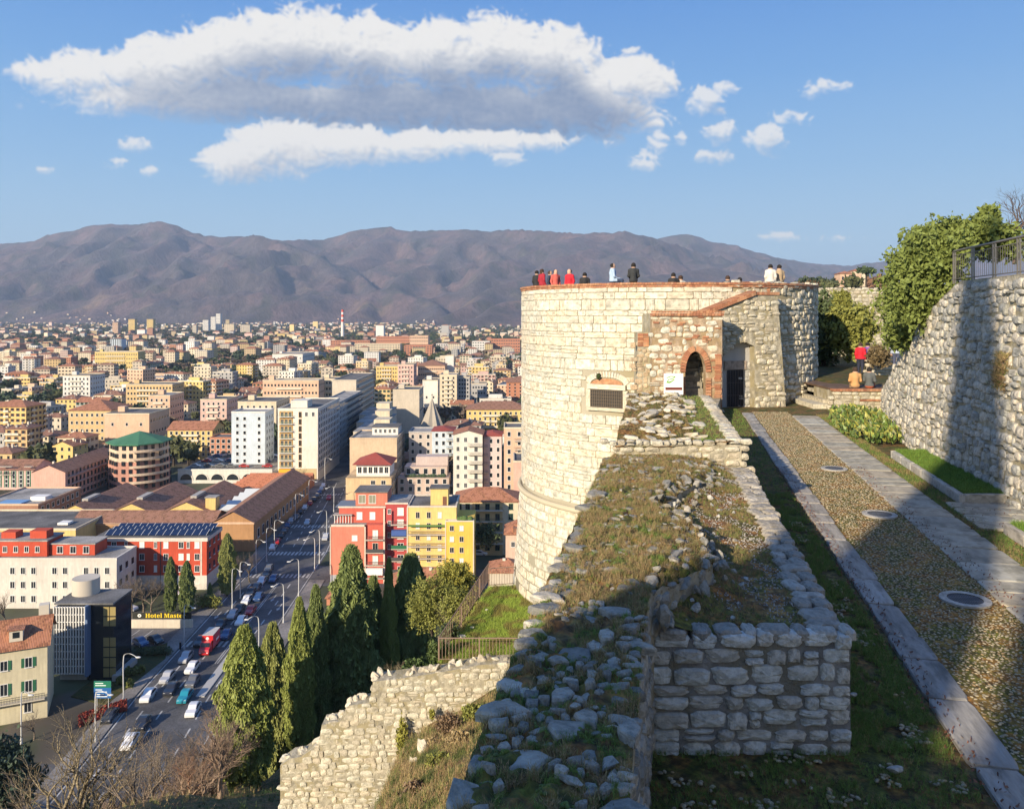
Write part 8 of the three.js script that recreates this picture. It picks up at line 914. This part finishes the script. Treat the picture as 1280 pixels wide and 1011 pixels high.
{ // wooded hill with villa beyond the far wall
  const r = rng(361), d0 = 420; structure('wooded_hill', sheet(40, 20, (u, v) => { const x = lerp(120, 420, u), d = lerp(330, 700, v); const h = 26 * sstep(140, 230, x) * sstep(330, 520, d) + 4 * n2(x / 40, d / 40); return [x, -18 + h + (d - 330) * 0.05, -d]; }), M(C(0.16, 0.17, 0.08), { map: T.earth }));
  for (let i = 0; i < 26; i++) { const px = 985 + r() * 125, py = 345 + r() * 14 - sstep(1010, 1090, px) * 4, d = 380 + r() * 120; const k = Math.floor(r() * 3); const t = thing('hill_tree', ['olive green tree on the wooded hill', 'dark tree on the wooded hill', 'rust brown tree on the wooded hill'][k], 'tree', atD(px, py + 8, d), ['olive trees of the wooded hill', 'dark trees of the wooded hill', 'rust brown trees of the wooded hill'][k]); part(t, 'crown', clumpCrown(400 + i, 260, 5.5, 4, 5, 1.6), [leafMat(0.09, 0.10, 0.035), leafMat(0.04, 0.06, 0.03), leafMat(0.20, 0.11, 0.06)][k]); part(t, 'trunk', new THREE.CylinderGeometry(0.3, 0.5, 14, 6).translate(0, -7, 0), barkMat); }
  const up = thing('umbrella_pine', 'umbrella pine rising above the wooded hill', 'tree', atD(1083, 338, 380)); part(up, 'crown', clumpCrown(499, 420, 5, 2, 4, 1.2), leafMat(0.05, 0.08, 0.03)); part(up, 'trunk', new THREE.CylinderGeometry(0.25, 0.5, 12, 6).translate(0, -6, 0), barkMat);
  const v = thing('hill_villa', 'pink villa with terracotta roof on the wooded hill', 'house', atD(1060, 350, 460)); part(v, 'wall', new GB().box(-6, 6, -4, 3.4, -4, 4).build(), PW.peach); part(v, 'wing', new GB().box(2, 9, -4, 5, -3, 3).build(), PW.cream); part(v, 'roof', new GB().hip(-6, 2, 3.4, -4, 4, 1.8, 0.5).build(), RT.tile); part(v, 'roof', new GB().hip(2, 9, 5, -3, 3, 1.6, 0.5).build(), RT.tile); const P = new GB(); for (let i = 0; i < 4; i++) P.box(-5 + i * 2.8, -4 + i * 2.8, 0, 1.8, 4, 4.05); part(v, 'window_panes', P.build(), glassDark, 'stuff');
}
// ---------------------------------------------------------------- people
const skin = [0.50, 0.32, 0.23];
function figure(joints, bones, colorAt, res = 56) { // tapered bones blended into one skin by marching cubes
  const lo = new THREE.Vector3(9, 9, 9), hi = new THREE.Vector3(-9, -9, -9); for (const k in joints) { const [x, y, z, r] = joints[k]; lo.min(new THREE.Vector3(x - r - 0.06, y - r - 0.06, z - r - 0.06)); hi.max(new THREE.Vector3(x + r + 0.06, y + r + 0.06, z + r + 0.06)); }
  const c = lo.clone().add(hi).multiplyScalar(0.5), h = Math.max(hi.x - lo.x, hi.y - lo.y, hi.z - lo.z) / 2 * 1.06, mc = new MarchingCubes(res, M(C(1, 1, 1)), false, false, 60000), f = mc.field; mc.isolation = 0;
  const bb = bones.map(([a, b]) => [joints[a], joints[b]]);
  for (let k = 0; k < res; k++) for (let j = 0; j < res; j++) for (let i = 0; i < res; i++) { const x = c.x + (i - res / 2) / (res / 2) * h, y = c.y + (j - res / 2) / (res / 2) * h, z = c.z + (k - res / 2) / (res / 2) * h; let s = 0; const K = 55; for (const [a, b] of bb) { const ex = b[0] - a[0], ey = b[1] - a[1], ez = b[2] - a[2], L = ex * ex + ey * ey + ez * ez || 1e-6, t = clamp(((x - a[0]) * ex + (y - a[1]) * ey + (z - a[2]) * ez) / L), dd = Math.hypot(x - a[0] - ex * t, y - a[1] - ey * t, z - a[2] - ez * t) - lerp(a[3], b[3], t); if (dd < 0.22) s += Math.exp(-K * dd); } f[k * res * res + j * res + i] = Math.log(s + 1e-6) / K; }
  mc.update(); const n = mc.count, p = new Float32Array(n * 3), nn = new Float32Array(n * 3), col = new Float32Array(n * 3); for (let i = 0; i < n; i++) { const x = mc.positionArray[i * 3] * h + c.x, y = mc.positionArray[i * 3 + 1] * h + c.y, z = mc.positionArray[i * 3 + 2] * h + c.z; p.set([x, y, z], i * 3); nn.set([mc.normalArray[i * 3], mc.normalArray[i * 3 + 1], mc.normalArray[i * 3 + 2]], i * 3); col.set(colorAt(x, y, z), i * 3); }
  const g = new THREE.BufferGeometry(); g.setAttribute('position', new THREE.BufferAttribute(p, 3)); g.setAttribute('normal', new THREE.BufferAttribute(nn, 3)); g.setAttribute('color', new THREE.BufferAttribute(col, 3)); return g;
}
const clothMat = M(C(1, 1, 1), { vertexColors: true, roughness: 0.85 });
function person(p, turn, pose, coat, legs, hair, label, o = {}) { // faces +z before turning
  const s = o.small ?? 1, sit = pose === 'sit', hy = sit ? 0.12 : 0.92, J = { hip: [0, hy, 0, 0.15], chest: [0, hy + 0.36, 0.0, 0.165], sh: [0, hy + 0.5, 0, 0.12], neck: [0, hy + 0.58, 0.01, 0.06], head: [0, hy + 0.70, 0.02, 0.095], crown: [0, hy + 0.75, 0.01, 0.098], nose: [0, hy + 0.69, 0.115, 0.018], chin: [0, hy + 0.63, 0.06, 0.05] }, B = [['hip', 'chest'], ['chest', 'sh'], ['sh', 'neck'], ['neck', 'head'], ['head', 'crown'], ['head', 'nose'], ['head', 'chin']];
  for (const [k, x] of [['L', 1], ['R', -1]]) {
    Object.assign(J, { ['s' + k]: [x * 0.19, hy + 0.47, 0, 0.075], ['e' + k]: [x * 0.25, hy + 0.2, -0.03 + (sit ? 0.06 : 0), 0.055], ['w' + k]: [x * (sit ? 0.14 : 0.23), hy + (sit ? 0.08 : -0.02), sit ? 0.26 : 0.08, 0.042], ['h' + k]: [x * (sit ? 0.1 : 0.22), hy + (sit ? 0.06 : -0.12), sit ? 0.33 : 0.1, 0.038], ['t' + k]: [x * (sit ? 0.05 : 0.17), hy + (sit ? 0.1 : -0.09), sit ? 0.33 : 0.13, 0.018], ['p' + k]: [x * 0.09, hy - 0.02, 0, 0.105] }); B.push(['sh', 's' + k], ['s' + k, 'e' + k], ['e' + k, 'w' + k], ['w' + k, 'h' + k], ['h' + k, 't' + k], ['hip', 'p' + k], ['p' + k, 'n' + k], ['n' + k, 'a' + k], ['a' + k, 'f' + k]);
    for (let q = 0; q < 4; q++) { const hn = J['h' + k]; J['g' + k + q] = [hn[0] + (q - 1.5) * 0.017, hn[1] - (sit ? 0.03 : 0.075) + Math.abs(q - 1.3) * 0.008, hn[2] + (sit ? 0.06 : 0.015), 0.009]; B.push(['h' + k, 'g' + k + q]); }
    if (sit) Object.assign(J, { ['n' + k]: [x * 0.12, hy - 0.0, 0.44, 0.075], ['a' + k]: [x * 0.12, hy - 0.42, 0.46, 0.05], ['f' + k]: [x * 0.13, hy - 0.46, 0.6, 0.045] }); else Object.assign(J, { ['n' + k]: [x * 0.1, 0.5, 0.02 + x * 0.04, 0.075], ['a' + k]: [x * 0.1, 0.09, -0.02 + x * 0.06, 0.05], ['f' + k]: [x * 0.12, 0.05, 0.12 + x * 0.06, 0.045] });
  }
  const t = thing('person', label, 'person', p, o.group, turn); t.scale.setScalar(s); const wy = hy + (o.long ? -0.35 : -0.05);
  const g = figure(J, B, (x, y, z) => { if (y > hy + 0.585) return z > 0.035 || y < hy + 0.62 ? skin : hair; if ((Math.hypot(x - J.hL[0], y - J.hL[1] + 0.03, z - J.hL[2]) < 0.085) || (Math.hypot(x - J.hR[0], y - J.hR[1] + 0.03, z - J.hR[2]) < 0.085)) return skin; if (y > wy && !(sit && z > 0.2 && y < hy + 0.09)) return coat; return y < (sit ? hy - 0.4 : 0.11) ? [0.03, 0.03, 0.03] : legs; }, o.res ?? 46);
  part(t, 'body', g, clothMat); const hg = new THREE.SphereGeometry(0.112, 14, 10, 0, 6.3, 0, 1.75).scale(1, 1.02, 1.08).translate(0, hy + 0.725, -0.018), hp = [hg]; if (o.longHair) hp.push(new THREE.SphereGeometry(0.1, 12, 8).scale(1, 1.7, 0.6).translate(0, hy + 0.6, -0.075)); part(t, 'hair', merge(hp), M(C(...hair))); return t;
}
const onTower = (px, back = 0.1) => { const dx = (px - CX) / F, a = 1 + dx * dx, b = -2 * (dx * TC.x - TC.z), R = TR - back, c = TC.x * TC.x + TC.z * TC.z - R * R, d = (-b - Math.sqrt(Math.max(0, b * b - 4 * a * c))) / (2 * a); return V(dx * d, 0, d); };
const black = [0.02, 0.02, 0.022], jean = [0.03, 0.05, 0.10], brown = [0.05, 0.028, 0.018], blackHair = [0.015, 0.012, 0.01];
const rimSit = (px, turn, coat, legs, hair, label, o) => { const p = onTower(px, 0.3); p.y = RIM - 0.02; person(p, turn, 'sit', coat, legs, hair, label, o); }, plat = (px, back, turn, coat, legs, hair, label, o = {}) => { const p = onTower(px, back); p.y = 5.16 + (o.dy ?? 0); person(p, turn, o.pose ?? 'stand', coat, legs, hair, label, o); };
plat(671, 0.95, 2.6, black, jean, blackHair, 'person in black jacket standing behind the rim beside a red coat'); plat(677.5, 1.0, 2.2, [0.30, 0.015, 0.03], black, brown, 'person with long hair in a dark red coat on the tower', { longHair: true, long: true }); plat(687.5, 1.1, 1.2, [0.03, 0.04, 0.07], black, brown, 'person in dark jacket between two red jackets on the tower', { dy: -0.16 }); plat(694.5, 0.95, 0.4, [0.50, 0.10, 0.08], black, brown, 'person in coral jacket with sunglasses on the tower', { dy: -0.14 }); plat(712, 0.95, -0.6, [0.52, 0.015, 0.03], black, brown, 'person in bright red jacket alone at the tower rim', { dy: -0.18 }); plat(731, 1.6, 3, black, black, blackHair, 'person in black mostly hidden behind the tower rim', { dy: -0.35 });
rimSit(766, 1.6, [0.34, 0.45, 0.58], jean, blackHair, 'person in pale blue jacket sitting sideways on the tower rim'); rimSit(792, 3.0, [0.025, 0.028, 0.03], black, blackHair, 'person in black jacket sitting on the rim with back turned'); plat(842, 1.2, 3.1, black, black, blackHair, 'person in dark clothes low behind the coping', { dy: -0.5 }); plat(851, 1.4, 3.1, [0.4, 0.38, 0.33], black, brown, 'person in pale top low behind the coping', { dy: -0.62 }); plat(910, 1.4, 3.1, [0.05, 0.05, 0.06], black, brown, 'brown haired head showing over the coping', { dy: -0.62 }); plat(925, 1.4, 3.1, black, black, blackHair, 'dark haired head showing near the brick pier', { dy: -0.7 }); plat(963.5, 0.9, 2.9, [0.60, 0.57, 0.50], jean, blackHair, 'person in white jacket leaning beside a companion in beige', { dy: -0.02 }); plat(974.5, 0.9, 3.3, [0.36, 0.27, 0.17], black, blackHair, 'person in beige coat leaning beside a companion in white', { dy: -0.02 });
{ const r = (px, py, y, turn, pose, c, l, h, label, o) => { const p = onY(px, py, y); person(p, turn, pose, c, l, h, label, o); }; person(V(XA(1076, 44.2), 1.04, 44.2), 2.6, 'stand', [0.55, 0.012, 0.03], [0.02, 0.025, 0.05], brown, 'person in bright red jacket standing above the terrace'); person(V(XA(1085, 45), 1.06, 45), 2.2, 'stand', [0.14, 0.06, 0.30], black, blackHair, 'person in purple jacket behind the red one', { small: 0.98 }); person(V(XA(1069.5, 37.6), 0.93, 37.6), 2.9, 'sit', [0.48, 0.27, 0.11], [0.3, 0.2, 0.12], brown, 'person in tan coat sitting on the terrace edge'); person(V(XA(1087, 37.6), 0.93, 37.6), 2.6, 'sit', [0.09, 0.10, 0.10], [0.40, 0.09, 0.04], blackHair, 'person in grey jacket sitting next to the tan coat'); person(V(XA(1121, 40), 1.6, 40), 2.8, 'stand', [0.40, 0.46, 0.58], [0.06, 0.07, 0.12], blackHair, 'person in pale blue top half hidden by the wall end', { small: 0.95 }); }
renderer.render(scene, camera);
